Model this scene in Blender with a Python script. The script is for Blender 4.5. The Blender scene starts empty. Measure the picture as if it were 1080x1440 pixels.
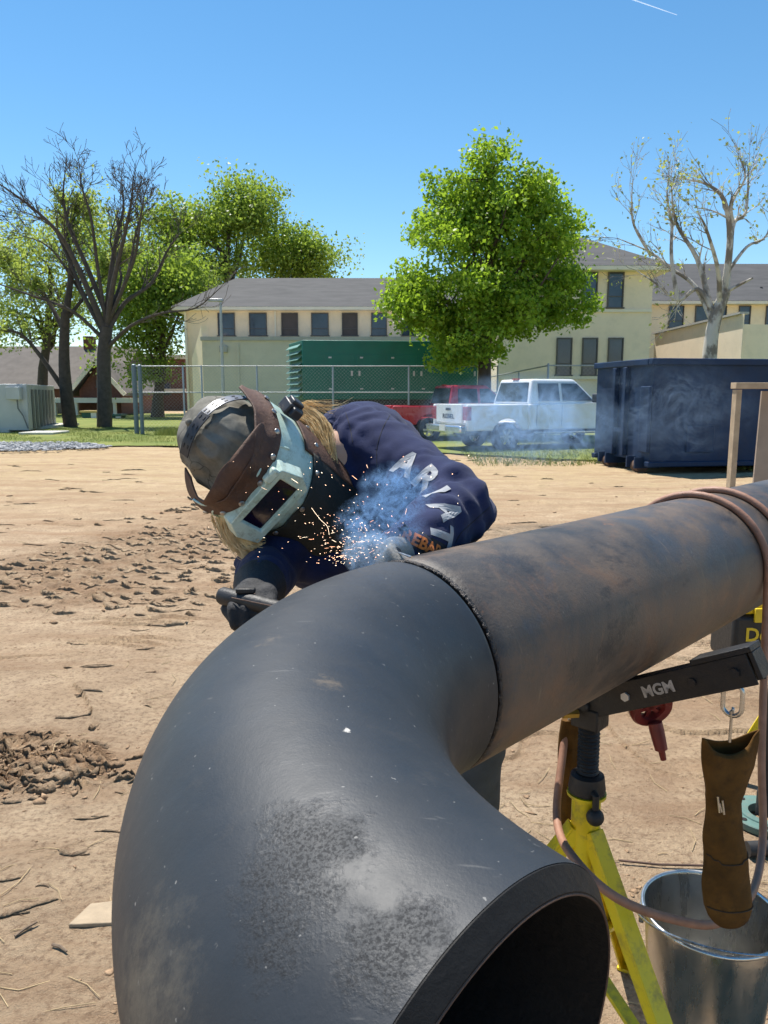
import bpy, bmesh, math, random
import numpy as np
from mathutils import Vector, Matrix
from mathutils.bvhtree import BVHTree

scene = bpy.context.scene
COL = scene.collection
R = math.radians

# ------------------------------------------------------------------ camera, sky, sun, exposure
PITCH = 0.15184
CAM_H = 1.55
cam_data = bpy.data.cameras.new("camera")
cam = bpy.data.objects.new("camera", cam_data)
COL.objects.link(cam)
cam.location = (0, 0, CAM_H)
cam.rotation_euler = (math.pi / 2 - PITCH, 0, 0)
cam_data.sensor_fit = 'HORIZONTAL'
cam_data.sensor_width = 36.0
cam_data.lens = 36.0
cam_data.clip_start = 0.02
cam_data.clip_end = 20000
cam_data.dof.use_dof = True
cam_data.dof.focus_distance = 1.25
cam_data.dof.aperture_fstop = 48.0
scene.camera = cam

SUN_AZ = R(-34)       # left of straight ahead
SUN_EL = R(66)
world = bpy.data.worlds.new("World")
scene.world = world
world.use_nodes = True
wn = world.node_tree
wn.nodes.clear()
sky = wn.nodes.new('ShaderNodeTexSky')
sky.sky_type = 'NISHITA'
sky.sun_disc = False
sky.sun_elevation = SUN_EL
sky.sun_rotation = SUN_AZ
sky.altitude = 300
sky.air_density = 1.0
sky.dust_density = 0.0
sky.ozone_density = 2.0
bg = wn.nodes.new('ShaderNodeBackground')
bg.inputs['Strength'].default_value = 0.105
wo = wn.nodes.new('ShaderNodeOutputWorld')
hs = wn.nodes.new('ShaderNodeHueSaturation')
hs.inputs['Saturation'].default_value = 1.22
hs.inputs['Hue'].default_value = 0.492
wn.links.new(sky.outputs[0], hs.inputs['Color'])
wn.links.new(hs.outputs[0], bg.inputs[0])
wn.links.new(bg.outputs[0], wo.inputs[0])

sun_data = bpy.data.lights.new("sun", 'SUN')
sun_data.energy = 5.0
sun_data.angle = R(0.5)
sun_data.color = (1.0, 0.95, 0.87)
sun = bpy.data.objects.new("sun", sun_data)
COL.objects.link(sun)
SV = Vector((math.sin(SUN_AZ) * math.cos(SUN_EL), math.cos(SUN_AZ) * math.cos(SUN_EL), math.sin(SUN_EL)))
sun.rotation_euler = SV.to_track_quat('Z', 'Y').to_euler()
sun.location = SV * 60

vs = scene.view_settings
vs.view_transform = 'Standard'
vs.look = 'None'
vs.exposure = 0.66
vs.gamma = 1.0
scene.cycles.max_bounces = 8
scene.cycles.diffuse_bounces = 4
scene.cycles.volume_bounces = 1
scene.cycles.volume_step_rate = 1.0
scene.cycles.use_denoising = True
scene.cycles.sample_clamp_indirect = 8.0

# ------------------------------------------------------------------ helpers
_sp, _cp = math.sin(PITCH), math.cos(PITCH)
def ray(u, v):
    xc, yc = (u - 540) / 1080.0, (720 - v) / 1080.0
    return Vector((xc, _cp + yc * _sp, -_sp + yc * _cp))
def at(u, v, D):
    """a point of the place D metres ahead"""
    d = ray(u, v)
    t = D / d.y
    return Vector((d.x * t, D, CAM_H + d.z * t))
def camvec(a, b, c):
    """right, up, toward-viewer -> world"""
    return Vector((a, b * _sp - c * _cp, b * _cp + c * _sp))

def _hash(i, j, k, seed):
    h = (i.astype(np.uint32) * np.uint32(374761393) + j.astype(np.uint32) * np.uint32(668265263)
         + k.astype(np.uint32) * np.uint32(2147483647) + np.uint32(seed) * np.uint32(1274126177))
    h = (h ^ (h >> np.uint32(13))) * np.uint32(1274126177)
    h = h ^ (h >> np.uint32(16))
    return (h & np.uint32(0xffff)).astype(np.float64) / 65535.0
def noise3(P, seed=0):
    P = np.asarray(P, float)
    I = np.floor(P).astype(np.int64)
    f = P - I
    f = f * f * (3 - 2 * f)
    r = 0
    for a in (0, 1):
        for b in (0, 1):
            for c in (0, 1):
                w = (f[:, 0] if a else 1 - f[:, 0]) * (f[:, 1] if b else 1 - f[:, 1]) * (f[:, 2] if c else 1 - f[:, 2])
                r = r + w * _hash(I[:, 0] + a, I[:, 1] + b, I[:, 2] + c, seed)
    return r * 2 - 1
def noise2(x, y, seed=0):
    xi = np.floor(x).astype(np.int64); yi = np.floor(y).astype(np.int64)
    fx = x - xi; fy = y - yi
    fx = fx * fx * (3 - 2 * fx); fy = fy * fy * (3 - 2 * fy)
    z = np.zeros_like(xi)
    r = ((1 - fx) * (1 - fy) * _hash(xi, yi, z, seed) + fx * (1 - fy) * _hash(xi + 1, yi, z, seed)
         + (1 - fx) * fy * _hash(xi, yi + 1, z, seed) + fx * fy * _hash(xi + 1, yi + 1, z, seed))
    return r * 2 - 1
def fbm2(x, y, n=4, seed=0):
    a, t = 1.0, 0
    for i in range(n):
        t = t + a * noise2(x, y, seed + i * 7)
        x = x * 2.03 + 11.3; y = y * 2.03 + 5.7; a *= 0.5
    return t

def tag(o, label=None, cat=None, group=None, kind=None):
    if label: o["label"] = label
    if cat: o["category"] = cat
    if group: o["group"] = group
    if kind: o["kind"] = kind
    return o
_inv = {}
def thing(name, loc, label, cat, group=None):
    o = bpy.data.objects.new(name, None)
    COL.objects.link(o)
    o.location = loc
    o.empty_display_size = 0.1
    _inv[o.name] = Vector(loc)
    return tag(o, label, cat, group)
def link(name, me, mats, parent=None, smooth=False):
    o = bpy.data.objects.new(name, me)
    COL.objects.link(o)
    if not isinstance(mats, (list, tuple)): mats = [mats]
    for m in mats: me.materials.append(m)
    if smooth:
        me.polygons.foreach_set('use_smooth', [True] * len(me.polygons))
    if parent is not None:
        o.parent = parent
        root = parent
        while root.parent: root = root.parent
        if parent is root:
            o.matrix_parent_inverse = Matrix.Translation(-_inv[root.name]) if root.name in _inv else Matrix.Identity(4)
        # deeper levels: the parent mesh itself sits at the identity in its own space
    return o
def np_mesh(name, V, F):
    me = bpy.data.meshes.new(name)
    V = np.asarray(V, np.float32); F = np.asarray(F, np.int32)
    n = F.shape[1]
    me.vertices.add(len(V)); me.vertices.foreach_set('co', V.ravel())
    me.loops.add(F.size); me.loops.foreach_set('vertex_index', F.ravel())
    me.polygons.add(len(F))
    me.polygons.foreach_set('loop_start', np.arange(0, F.size, n, dtype=np.int32))
    me.update(calc_edges=True)
    me.validate()
    return me

class MB:
    def __init__(s):
        s.v = []; s.f = []; s.m = []; s.mi = 0
    def add(s, vs, fs):
        o = len(s.v)
        s.v += [tuple(p) for p in vs]
        for f in fs:
            s.f.append(tuple(i + o for i in f)); s.m.append(s.mi)
        return s
    def box(s, c, size, M=None):
        c = Vector(c); hx, hy, hz = size[0] / 2, size[1] / 2, size[2] / 2
        P = [Vector((x, y, z)) for x in (-hx, hx) for y in (-hy, hy) for z in (-hz, hz)]
        if M is not None: P = [M @ p for p in P]
        return s.add([p + c for p in P], [(0, 1, 3, 2), (4, 6, 7, 5), (0, 4, 5, 1), (2, 3, 7, 6), (0, 2, 6, 4), (1, 5, 7, 3)])
    def frame_bar(s, p0, p1, w, h, up=(0, 0, 1)):
        """rectangular bar; w across, h along up"""
        p0, p1 = Vector(p0), Vector(p1); d = (p1 - p0).normalized()
        up = Vector(up)
        if abs(d.dot(up)) > 0.98: up = Vector((0, 1, 0))
        sd = d.cross(up).normalized(); u = sd.cross(d)
        a, b = sd * w / 2, u * h / 2
        P = [p0 - a - b, p0 + a - b, p0 + a + b, p0 - a + b, p1 - a - b, p1 + a - b, p1 + a + b, p1 - a + b]
        return s.add(P, [(0, 1, 2, 3), (7, 6, 5, 4), (0, 4, 5, 1), (1, 5, 6, 2), (2, 6, 7, 3), (3, 7, 4, 0)])
    def tube(s, pts, r, n=12, caps=True, closed=False):
        pts = [Vector(p) for p in pts]
        rs = r if isinstance(r, (list, tuple)) else [r] * len(pts)
        o = []; nrm = None; N = len(pts)
        for i, p in enumerate(pts):
            if closed: d = pts[(i + 1) % N] - pts[i - 1]
            else: d = pts[min(i + 1, N - 1)] - pts[max(i - 1, 0)]
            if d.length < 1e-9: d = Vector((0, 0, 1))
            d.normalize()
            if nrm is None:
                nrm = d.orthogonal().normalized()
            else:
                nrm = (nrm - d * nrm.dot(d))
                nrm = nrm.normalized() if nrm.length > 1e-6 else d.orthogonal().normalized()
            b = d.cross(nrm)
            for k in range(n):
                t = 2 * math.pi * k / n
                o.append(p + (nrm * math.cos(t) + b * math.sin(t)) * rs[i])
        f = []
        M = N if closed else N - 1
        for i in range(M):
            j = (i + 1) % N
            for k in range(n):
                k2 = (k + 1) % n
                f.append((i * n + k, i * n + k2, j * n + k2, j * n + k))
        if caps and not closed:
            f.append(tuple(range(n - 1, -1, -1))); f.append(tuple((N - 1) * n + k for k in range(n)))
        return s.add(o, f)
    def lathe(s, prof, M=None, n=32, cap0=False, cap1=False):
        """prof: (r,z) list around local z"""
        M = M or Matrix.Identity(4)
        o = [M @ Vector((r * math.cos(2 * math.pi * k / n), r * math.sin(2 * math.pi * k / n), z)) for r, z in prof for k in range(n)]
        f = []
        for i in range(len(prof) - 1):
            for k in range(n):
                k2 = (k + 1) % n
                f.append((i * n + k, i * n + k2, (i + 1) * n + k2, (i + 1) * n + k))
        if cap0: f.append(tuple(range(n - 1, -1, -1)))
        if cap1: f.append(tuple((len(prof) - 1) * n + k for k in range(n)))
        return s.add(o, f)
    def prism(s, poly, ext, M=None):
        """poly: list of Vectors (planar), extruded by vector ext"""
        P = [Vector(p) for p in poly]; e = Vector(ext); n = len(P)
        Q = P + [p + e for p in P]
        if M is not None: Q = [M @ q for q in Q]
        f = [tuple(range(n - 1, -1, -1)), tuple(range(n, 2 * n))]
        for i in range(n):
            j = (i + 1) % n
            f.append((i, j, n + j, n + i))
        return s.add(Q, f)
    def sphere(s, c, r, n=12, m=8, M=None):
        c = Vector(c); rr = r if isinstance(r, (tuple, list)) else (r, r, r)
        o = []
        for i in range(m + 1):
            a = math.pi * i / m
            for k in range(n):
                b = 2 * math.pi * k / n
                q = Vector((rr[0] * math.sin(a) * math.cos(b), rr[1] * math.sin(a) * math.sin(b), rr[2] * math.cos(a)))
                if M is not None: q = M @ q
                o.append(c + q)
        f = []
        for i in range(m):
            for k in range(n):
                k2 = (k + 1) % n
                if i == 0: f.append((k, n + k, n + k2))
                elif i == m - 1: f.append((i * n + k, (i + 1) * n + k, i * n + k2))
                else: f.append((i * n + k, (i + 1) * n + k, (i + 1) * n + k2, i * n + k2))
        return s.add(o, f)
    def mesh(s, name):
        me = bpy.data.meshes.new(name)
        me.from_pydata(s.v, [], s.f)
        me.validate()
        bm = bmesh.new(); bm.from_mesh(me)
        bmesh.ops.recalc_face_normals(bm, faces=bm.faces)
        bm.to_mesh(me); bm.free()
        return me
    def build(s, name, mats, parent=None, smooth=False, bevel=0, seg=2):
        me = s.mesh(name)
        if s.m and max(s.m) > 0 and len(s.m) == len(me.polygons):
            me.polygons.foreach_set('material_index', s.m)
        o = link(name, me, mats, parent, smooth)
        if smooth and not bevel:
            try: me.set_sharp_from_angle(angle=R(40))
            except Exception: pass
        if bevel:
            b = o.modifiers.new('bevel', 'BEVEL'); b.width = bevel; b.segments = seg; b.limit_method = 'ANGLE'; b.angle_limit = R(35)
            me.polygons.foreach_set('use_smooth', [True] * len(me.polygons))
            try: me.set_sharp_from_angle(angle=R(35))
            except Exception: pass
        return o

# ------------------------------------------------------------------ materials
def new_mat(name):
    m = bpy.data.materials.new(name); m.use_nodes = True
    nt = m.node_tree; b = nt.nodes['Principled BSDF']
    return m, nt, b
def nd(nt, typ, **kw):
    n = nt.nodes.new(typ)
    for k, v in kw.items():
        if k in n.inputs.keys(): n.inputs[k].default_value = v
        else: setattr(n, k, v)
    return n
def ramp(nt, fac, stops):
    c = nt.nodes.new('ShaderNodeValToRGB')
    e = c.color_ramp.elements
    while len(e) < len(stops): e.new(0.5)
    for el, (p, col) in zip(e, stops):
        el.position = p
        if not isinstance(col, (tuple, list)): col = (col, col, col)
        el.color = (*col[:3], 1)
    nt.links.new(fac, c.inputs[0])
    return c
def noise_node(nt, vec, scale, detail=6, rough=0.6, stretch=None, dist=0):
    if stretch:
        mp = nt.nodes.new('ShaderNodeMapping'); mp.inputs['Scale'].default_value = stretch
        nt.links.new(vec, mp.inputs[0]); vec = mp.outputs[0]
    n = nt.nodes.new('ShaderNodeTexNoise')
    n.inputs['Scale'].default_value = scale; n.inputs['Detail'].default_value = detail
    n.inputs['Roughness'].default_value = rough; n.inputs['Distortion'].default_value = dist
    nt.links.new(vec, n.inputs['Vector'])
    return n.outputs['Fac']
def mixc(nt, fac, a, b, mode='MIX'):
    n = nt.nodes.new('ShaderNodeMix'); n.data_type = 'RGBA'; n.blend_type = mode
    for val, idx in ((fac, 0), (a, 6), (b, 7)):
        if hasattr(val, 'is_linked') or hasattr(val, 'links'): nt.links.new(val, n.inputs[idx])
        elif idx == 0: n.inputs[0].default_value = val
        else: n.inputs[idx].default_value = (*val[:3], 1)
    return n.outputs[2]
def math_n(nt, op, a, b=None, clamp=False):
    n = nt.nodes.new('ShaderNodeMath'); n.operation = op; n.use_clamp = clamp
    for i, v in enumerate((a, b)):
        if v is None: continue
        if hasattr(v, 'links'): nt.links.new(v, n.inputs[i])
        else: n.inputs[i].default_value = v
    return n.outputs[0]
def bump(nt, bsdf, h, strength=0.3, dist=0.01):
    n = nt.nodes.new('ShaderNodeBump'); n.inputs['Strength'].default_value = strength; n.inputs['Distance'].default_value = dist
    nt.links.new(h, n.inputs['Height']); nt.links.new(n.outputs[0], bsdf.inputs['Normal'])
def geo_pos(nt):
    return nt.nodes.new('ShaderNodeNewGeometry').outputs['Position']
def M(name, c, rough=0.6, metal=0.0, var=0.25, scale=6.0, bmp=0.0, bscale=None, dirt=None, dirt_amt=0.5, spec=0.5, coat=0.0, bdist=0.01):
    """plain procedural material: base colour broken up by two noises, optional dirt tint, optional bump"""
    m, nt, b = new_mat(name)
    P = geo_pos(nt)
    n1 = noise_node(nt, P, scale, 6, 0.65)
    c = Vector(c)
    lo = tuple(max(0, x * (1 - var)) for x in c); hi = tuple(min(1, x * (1 + var)) for x in c)
    col = ramp(nt, n1, [(0.3, lo), (0.7, hi)]).outputs[0]
    if dirt:
        n2 = noise_node(nt, P, scale * 2.7, 8, 0.7)
        f = ramp(nt, n2, [(0.5, 0.0), (0.72, dirt_amt)]).outputs[0]
        col = mixc(nt, f, col, dirt)
    nt.links.new(col, b.inputs['Base Color'])
    rr = ramp(nt, noise_node(nt, P, scale * 4, 4), [(0.3, max(0, rough - 0.08)), (0.7, min(1, rough + 0.08))]).outputs[0]
    nt.links.new(rr, b.inputs['Roughness'])
    b.inputs['Metallic'].default_value = metal
    b.inputs['Specular IOR Level'].default_value = spec
    b.inputs['Coat Weight'].default_value = coat
    if bmp: bump(nt, b, noise_node(nt, P, bscale or scale * 8, 6, 0.7), bmp, bdist)
    return m

# ================================================================== THE SETTING
# ---- ground: one sheet, fine near the camera, reaching the horizon
def base_height(x, y):
    h = 0.016 * fbm2(x * 0.7, y * 0.7, 3, 3) + 0.006 * fbm2(x * 3.5, y * 3.5, 4, 17) + 0.0030 * fbm2(x * 16, y * 16, 3, 31)
    # little dried-mud ledges that run across: terraces with a sharp near lip
    q = 3.2 * noise2(x * 0.55 + 0.25 * noise2(x * 2.3, y * 2.3, 5), y * 1.15 + 0.2 * noise2(x * 4, y * 4, 6), 41) + 1.1 * y
    fr_ = q - np.floor(q)
    led = np.clip(noise2(x * 1.3, y * 1.9, 61) * 1.6 - 0.10, 0, 1)
    h = h + 0.026 * led * (1 - fr_) ** 3
    return h * (1 - 0.75 * np.exp(-(np.hypot((x - 0.9) / 1.1, (y - 1.8) / 1.0)) ** 4)), None
def track_height(x, y):
    """old tyre tracks: columns of pressed lugs, each a crust with a sharp near edge"""
    tx, ty = 0.337, 0.9415
    wx = x + 0.05 * noise2(x * 3, y * 3, 15) + 0.015 * noise2(x * 11, y * 11, 16); wy = y + 0.08 * noise2(x * 2.2 + 7, y * 2.2, 17) + 0.03 * noise2(x * 9, y * 9, 18)
    s = wx * tx + wy * ty
    p = wx * ty - wy * tx
    lane = np.clip(1.0 * noise2(p * 1.15 + 0.3, s * 0.16, 19) + 0.80 + 0.8 * noise2(x * 1.1, y * 1.1, 20), 0, 1)
    area = np.clip((s - 3.9) / 0.9, 0, 1) * np.clip((11.5 - s) / 3.0, 0, 1) * np.clip((p + 6.2) / 0.8, 0, 1) * np.clip((-2.6 - p) / 0.7, 0, 1)
    m = np.clip(lane * area * 1.6 - 0.25, 0, 1)
    cw = 0.19
    col = np.floor(p / cw); fp = p / cw - col
    ph = _hash(col.astype(np.int64), col.astype(np.int64) * 0, col.astype(np.int64) * 0, 5)
    ss = s / 0.235 + ph * 1.0 + 0.30 * (2 * fp - 1) ** 2
    row = np.floor(ss); fs = ss - row
    on = _hash(col.astype(np.int64), row.astype(np.int64), row.astype(np.int64) * 0, 9)
    lug = np.where(on > 0.22, (1 - fs) ** 1.6, 0.12) * np.clip(4 * np.minimum(fp, 1 - fp), 0, 1) ** 0.4 * (0.5 + 0.7 * on)
    return m * (0.020 * lug + 0.018 * noise2(x * 9, y * 9, 56) + 0.012 * noise2(x * 22, y * 22, 55)), m
def churn_mask(x, y):
    d = np.hypot((x + 1.50) / 0.40, (y - 3.02) / 0.27) + 0.40 * noise2(x * 4.5, y * 4.5, 77) + 0.18 * noise2(x * 14, y * 14, 78)
    return np.clip((1.15 - d) * 2.2, 0, 1)
def dirt_height(x, y):
    h, _ = base_height(x, y)
    t, _ = track_height(x, y)
    mk = churn_mask(x, y)
    # broken crust plates: terraces of a warped noise
    q = 2.6 * noise2(x * 4.2 + 0.3 * noise2(x * 9, y * 9, 85), y * 5.6, 81) + 3.0 * y + 0.6 * noise2(x * 13, y * 13, 86)
    pl = (1 - (q - np.floor(q))) ** 2
    c = mk * (0.034 * pl + 0.012 * np.abs(noise2(x * 18, y * 18, 83)) + 0.008 * noise2(x * 45, y * 45, 84) - 0.006)
    return h + t + c

def ring_radii():
    r = [0.25]
    while r[-1] < 3500:
        q = r[-1]
        r.append(q * (1.03 if q < 1.3 else 1.0023 if q < 10 else 1.008 if q < 30 else 1.035 if q < 100 else 1.16))
    return np.array(r)
rr = ring_radii()
dense = np.arange(-38, 38.01, 0.145)
angs = np.radians(np.concatenate([np.arange(-180, -38, 4.0), dense, np.arange(42, 180, 4.0)]))
RG, AG = np.meshgrid(rr, angs, indexing='ij')
GX, GY = RG * np.sin(AG), RG * np.cos(AG)
GZ = np.zeros_like(GX)
near = (RG > 1.0) & (RG < 34)
gx, gy = GX[near], GY[near]
GZ[near] = dirt_height(gx, gy) * np.clip((34 - RG[near]) / 14, 0, 1)
nr, na = GX.shape
idx = np.arange(nr * na).reshape(nr, na)
i2 = np.roll(idx, -1, axis=1)
F = np.stack([idx[:-1], idx[1:], i2[1:], i2[:-1]], -1).reshape(-1, 4)
# centre cap
V = np.stack([GX, GY, GZ], -1).reshape(-1, 3)

m_dirt, nt, b = new_mat("packed_dirt")
P = geo_pos(nt)
big = noise_node(nt, P, 0.45, 6, 0.6, dist=0.4)
mid = noise_node(nt, P, 3.2, 8, 0.7)
c = mixc(nt, ramp(nt, big, [(0.35, 0.0), (0.68, 1.0)]).outputs[0], (0.455, 0.325, 0.205), (0.575, 0.440, 0.295))
c = mixc(nt, ramp(nt, mid, [(0.42, 0.65), (0.62, 0.0)]).outputs[0], c, (0.35, 0.245, 0.155))
fine = noise_node(nt, P, 42, 8, 0.75)
c = mixc(nt, ramp(nt, fine, [(0.36, 0.85), (0.52, 0.0)]).outputs[0], c, (0.215, 0.140, 0.088))
c = mixc(nt, ramp(nt, noise_node(nt, P, 130, 4, 0.7), [(0.62, 0.0), (0.72, 0.6)]).outputs[0], c, (0.60, 0.50, 0.38))
# dry straw thatch farther out
sx = nt.nodes.new('ShaderNodeSeparateXYZ'); nt.links.new(P, sx.inputs[0])
far = nt.nodes.new('ShaderNodeMapRange'); far.inputs[1].default_value = 8.5; far.inputs[2].default_value = 15
nt.links.new(sx.outputs['Y'], far.inputs[0])
straw = ramp(nt, noise_node(nt, P, 5.0, 8, 0.75, stretch=(0.5, 1.6, 1)), [(0.38, 0.0), (0.6, 0.75)]).outputs[0]
c = mixc(nt, math_n(nt, 'MULTIPLY', far.outputs[0], straw), c, (0.46, 0.355, 0.19))
stk = ramp(nt, noise_node(nt, P, 1.7, 7, 0.7, stretch=(0.22, 1.3, 1), dist=0.5), [(0.48, 0.0), (0.64, 0.75)]).outputs[0]
c = mixc(nt, stk, c, (0.315, 0.200, 0.118))
# damp darker soil in the churned spots (mid-scale stains)
st = ramp(nt, noise_node(nt, P, 1.15, 5, 0.6, dist=0.8), [(0.60, 0.0), (0.72, 0.55)]).outputs[0]
c = mixc(nt, st, c, (0.27, 0.175, 0.11))
at_ = nt.nodes.new('ShaderNodeAttribute'); at_.attribute_name = 'churn'
c = mixc(nt, math_n(nt, 'MULTIPLY', at_.outputs['Fac'], ramp(nt, noise_node(nt, P, 9, 6, 0.7), [(0.3, 1.0), (0.65, 0.25)]).outputs[0]), c, (0.225, 0.140, 0.082))
nt.links.new(c, b.inputs['Base Color'])
b.inputs['Roughness'].default_value = 0.95
b.inputs['Specular IOR Level'].default_value = 0.15
hh = math_n(nt, 'ADD', noise_node(nt, P, 30, 8, 0.75), math_n(nt, 'MULTIPLY', noise_node(nt, P, 170, 4, 0.7), 0.45))
bump(nt, b, hh, 1.0, 0.022)
gm = np_mesh("ground", V, F)
fx, fy = GX.ravel(), GY.ravel()
ch = np.zeros(len(fx)); nm = near.ravel()
_, tm = track_height(fx[nm], fy[nm])
ch[nm] = np.clip(np.maximum(tm * 0.8, churn_mask(fx[nm], fy[nm])), 0, 1)
ca_ = gm.attributes.new('churn', 'FLOAT', 'POINT'); ca_.data.foreach_set('value', ch.astype(np.float32))
ground = link("ground", gm, m_dirt, None, True)
tag(ground, "sunlit packed tan dirt yard with dried tyre ruts", None, None, "structure")

def gz(x, y):
    return float(dirt_height(np.array([x]), np.array([y]))[0]) * min(1, max(0, (34 - math.hypot(x, y)) / 14))

# ---- clods, pebbles and straw lying on the dirt
rng = np.random.default_rng(5)
def clod_mesh(name, C, S):
    t = (1 + 5 ** 0.5) / 2
    ico = np.array([(-1, t, 0), (1, t, 0), (-1, -t, 0), (1, -t, 0), (0, -1, t), (0, 1, t), (0, -1, -t), (0, 1, -t), (t, 0, -1), (t, 0, 1), (-t, 0, -1), (-t, 0, 1)]) / 1.9
    fi = np.array([(0, 11, 5), (0, 5, 1), (0, 1, 7), (0, 7, 10), (0, 10, 11), (1, 5, 9), (5, 11, 4), (11, 10, 2), (10, 7, 6), (7, 1, 8), (3, 9, 4), (3, 4, 2), (3, 2, 6), (3, 6, 8), (3, 8, 9), (4, 9, 5), (2, 4, 11), (6, 2, 10), (8, 6, 7), (9, 8, 1)])
    n = len(C)
    a = rng.uniform(0, 6.28, n); ca, sa = np.cos(a), np.sin(a)
    sc = S[:, None] * rng.uniform(0.5, 1.7, (n, 3)) * np.array([1.3, 1.0, 0.5])
    Pv = ico[None] * sc[:, None] * rng.uniform(0.5, 1.4, (n, 12, 1))
    X = Pv[..., 0] * ca[:, None] - Pv[..., 1] * sa[:, None]; Y = Pv[..., 0] * sa[:, None] + Pv[..., 1] * ca[:, None]
    Q = np.stack([X, Y, Pv[..., 2]], -1) + C[:, None]
    Fq = (fi[None] + (np.arange(n) * 12)[:, None, None]).reshape(-1, 3)
    return np_mesh(name, Q.reshape(-1, 3), Fq)
def on_ground(x, y, dz=0.0):
    return np.stack([x, y, dirt_height(x, y) * np.clip((34 - np.hypot(x, y)) / 14, 0, 1) + dz], -1)
m_clod = M("soil_clod", (0.33, 0.22, 0.135), 0.95, 0, 0.35, 40, 0.5, 120, spec=0.1)
xs = []; ss = []
a = rng.normal(0, 1, (650, 2)) * (0.19, 0.12) + (-1.48, 3.02); xs.append(a); ss.append(rng.gamma(1.3, 0.0026, len(a)) + 0.002)
a = rng.normal(0, 1, (60, 2)) * (0.10, 0.06) + (0.86, 2.25); xs.append(a); ss.append(rng.gamma(2, 0.002, len(a)) + 0.002)
t_ = rng.uniform(4, 11, 1300); q_ = rng.normal(-4.2, 0.75, 1300)
a = np.stack([t_ * 0.337 + q_ * 0.9415, t_ * 0.9415 - q_ * 0.337], -1); xs.append(a); ss.append(rng.gamma(1.1, 0.0045, len(a)) + 0.003)
rad = np.exp(rng.uniform(math.log(1.3), math.log(14), 1600)); an = rng.uniform(-0.62, 0.62, 1600)
a = np.stack([rad * np.sin(an), rad * np.cos(an)], -1); xs.append(a); ss.append((rng.gamma(1.3, 0.0022, len(a)) + 0.0015) * (0.6 + rad * 0.12))
XY = np.concatenate(xs); SS = np.concatenate(ss)
o = link("soil_clods", clod_mesh("soil_clods", on_ground(XY[:, 0], XY[:, 1], SS * 0.12), SS), m_clod)
tag(o, "loose crumbs and clods of dried soil over the yard", "soil", None, "stuff")

m_straw = M("dry_straw", (0.42, 0.31, 0.17), 0.9, 0, 0.4, 9)
mb = MB()
rnd = random.Random(4)
for i in range(420):
    rad = math.exp(rnd.uniform(math.log(1.5), math.log(9))); an = rnd.uniform(-0.6, 0.6)
    x, y = rad * math.sin(an), rad * math.cos(an)
    L = rnd.uniform(0.012, 0.06) * (1 + rad * 0.1); th = rnd.uniform(0, 3.14)
    z = gz(x, y) + 0.003
    k = rnd.uniform(-0.3, 0.3)
    p0 = Vector((x - L * math.cos(th), y - L * math.sin(th), z)); p2 = Vector((x + L * math.cos(th), y + L * math.sin(th), z + 0.003))
    p1 = (p0 + p2) / 2 + Vector((-math.sin(th), math.cos(th), 0.05)) * L * k
    mb.tube([p0, p1, p2], [0.0008 + 0.0002 * rad] * 3, 4)
tag(mb.build("plant_litter", m_straw), "bits of dry straw and twigs scattered on the dirt", "straw", None, "stuff")

m_pale = M("pale_stone", (0.37, 0.285, 0.19), 0.9, 0, 0.15, 25, 0.4, 60)
c0 = at(140, 1292, 2.09)
t = MB(); poly = [Vector((c0.x + x, 2.09 + y, 0.0)) for x, y in ((-0.075, -0.045), (0.10, -0.035), (0.105, 0.055), (0.02, 0.062), (-0.045, 0.05))]
t.prism(poly, (0, 0, 0.013 + gz(c0.x, 2.09)))
tag(t.build("stone_slab", m_pale, bevel=0.003), "flat pale square stone lying on the dirt left of the elbow", "stone")
m_twig = M("grey_twig", (0.21, 0.15, 0.10), 0.9, 0, 0.3, 40, 0.4)
for (u, v, D, a, L, lab) in ((38, 1322, 2.02, 1.0, 0.035, "short dead twig on the dirt at lower left edge"), (85, 1352, 1.95, -0.5, 0.03, "thin forked twig on the dirt below the pale stone")):
    c0 = at(u, v, D); z = gz(c0.x, c0.y) + 0.006
    t = MB(); dx, dy = math.cos(a) * L, math.sin(a) * L
    t.tube([(c0.x - dx, c0.y - dy, z), (c0.x, c0.y + 0.003, z + 0.003), (c0.x + dx, c0.y + dy, z + 0.001)], [0.004, 0.005, 0.003], 6)
    t.tube([(c0.x, c0.y, z), (c0.x + dy * 0.5, c0.y + dx * 0.4, z + 0.001)], [0.003, 0.001], 5)
    tag(t.build("twig", m_twig, None, True), lab, "twig")

# ---- crusted lugs left by tyres, and thin curled mud ledges: each a lip with a steep near side
def lips(items, seed):
    g = np.random.default_rng(seed); V_ = []; F_ = []; n = 12
    for (x, y, w, h, L, dx, dy, bow) in items:
        sx_, sy_ = dy, -dx                     # across
        o = len(V_); wob = np.cumsum(g.normal(0, 0.16, n)); wob -= wob.mean()
        for k in range(n):
            f = k / (n - 1) * 2 - 1
            a = f * w / 2; b_ = bow * (f * f) * w + wob[k] * h * 0.9
            hh_ = h * max(0.0, (1 - f ** 4)) * g.uniform(0.35, 1.25)
            Lk = L * g.uniform(0.7, 1.3)
            px, py = x + sx_ * a + dx * b_, y + sy_ * a + dy * b_
            V_.append((px + dx * 0.012, py + dy * 0.012, -h * 0.9)); V_.append((px, py, hh_))
            V_.append((px + dx * 0.4 * Lk, py + dy * 0.4 * Lk, hh_ * 0.42 + g.normal(0, 0.06) * h)); V_.append((px + dx * Lk, py + dy * Lk, -h * 0.35))
        for k in range(n - 1):
            for j in range(3):
                q = o + k * 4 + j; F_.append((q, q + 4, q + 5, q + 1))
    V_ = np.array(V_)
    V_[:, 2] += dirt_height(V_[:, 0], V_[:, 1]) * np.clip((34 - np.hypot(V_[:, 0], V_[:, 1])) / 14, 0, 1)
    return V_, F_
g = np.random.default_rng(23)
items = []
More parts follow.
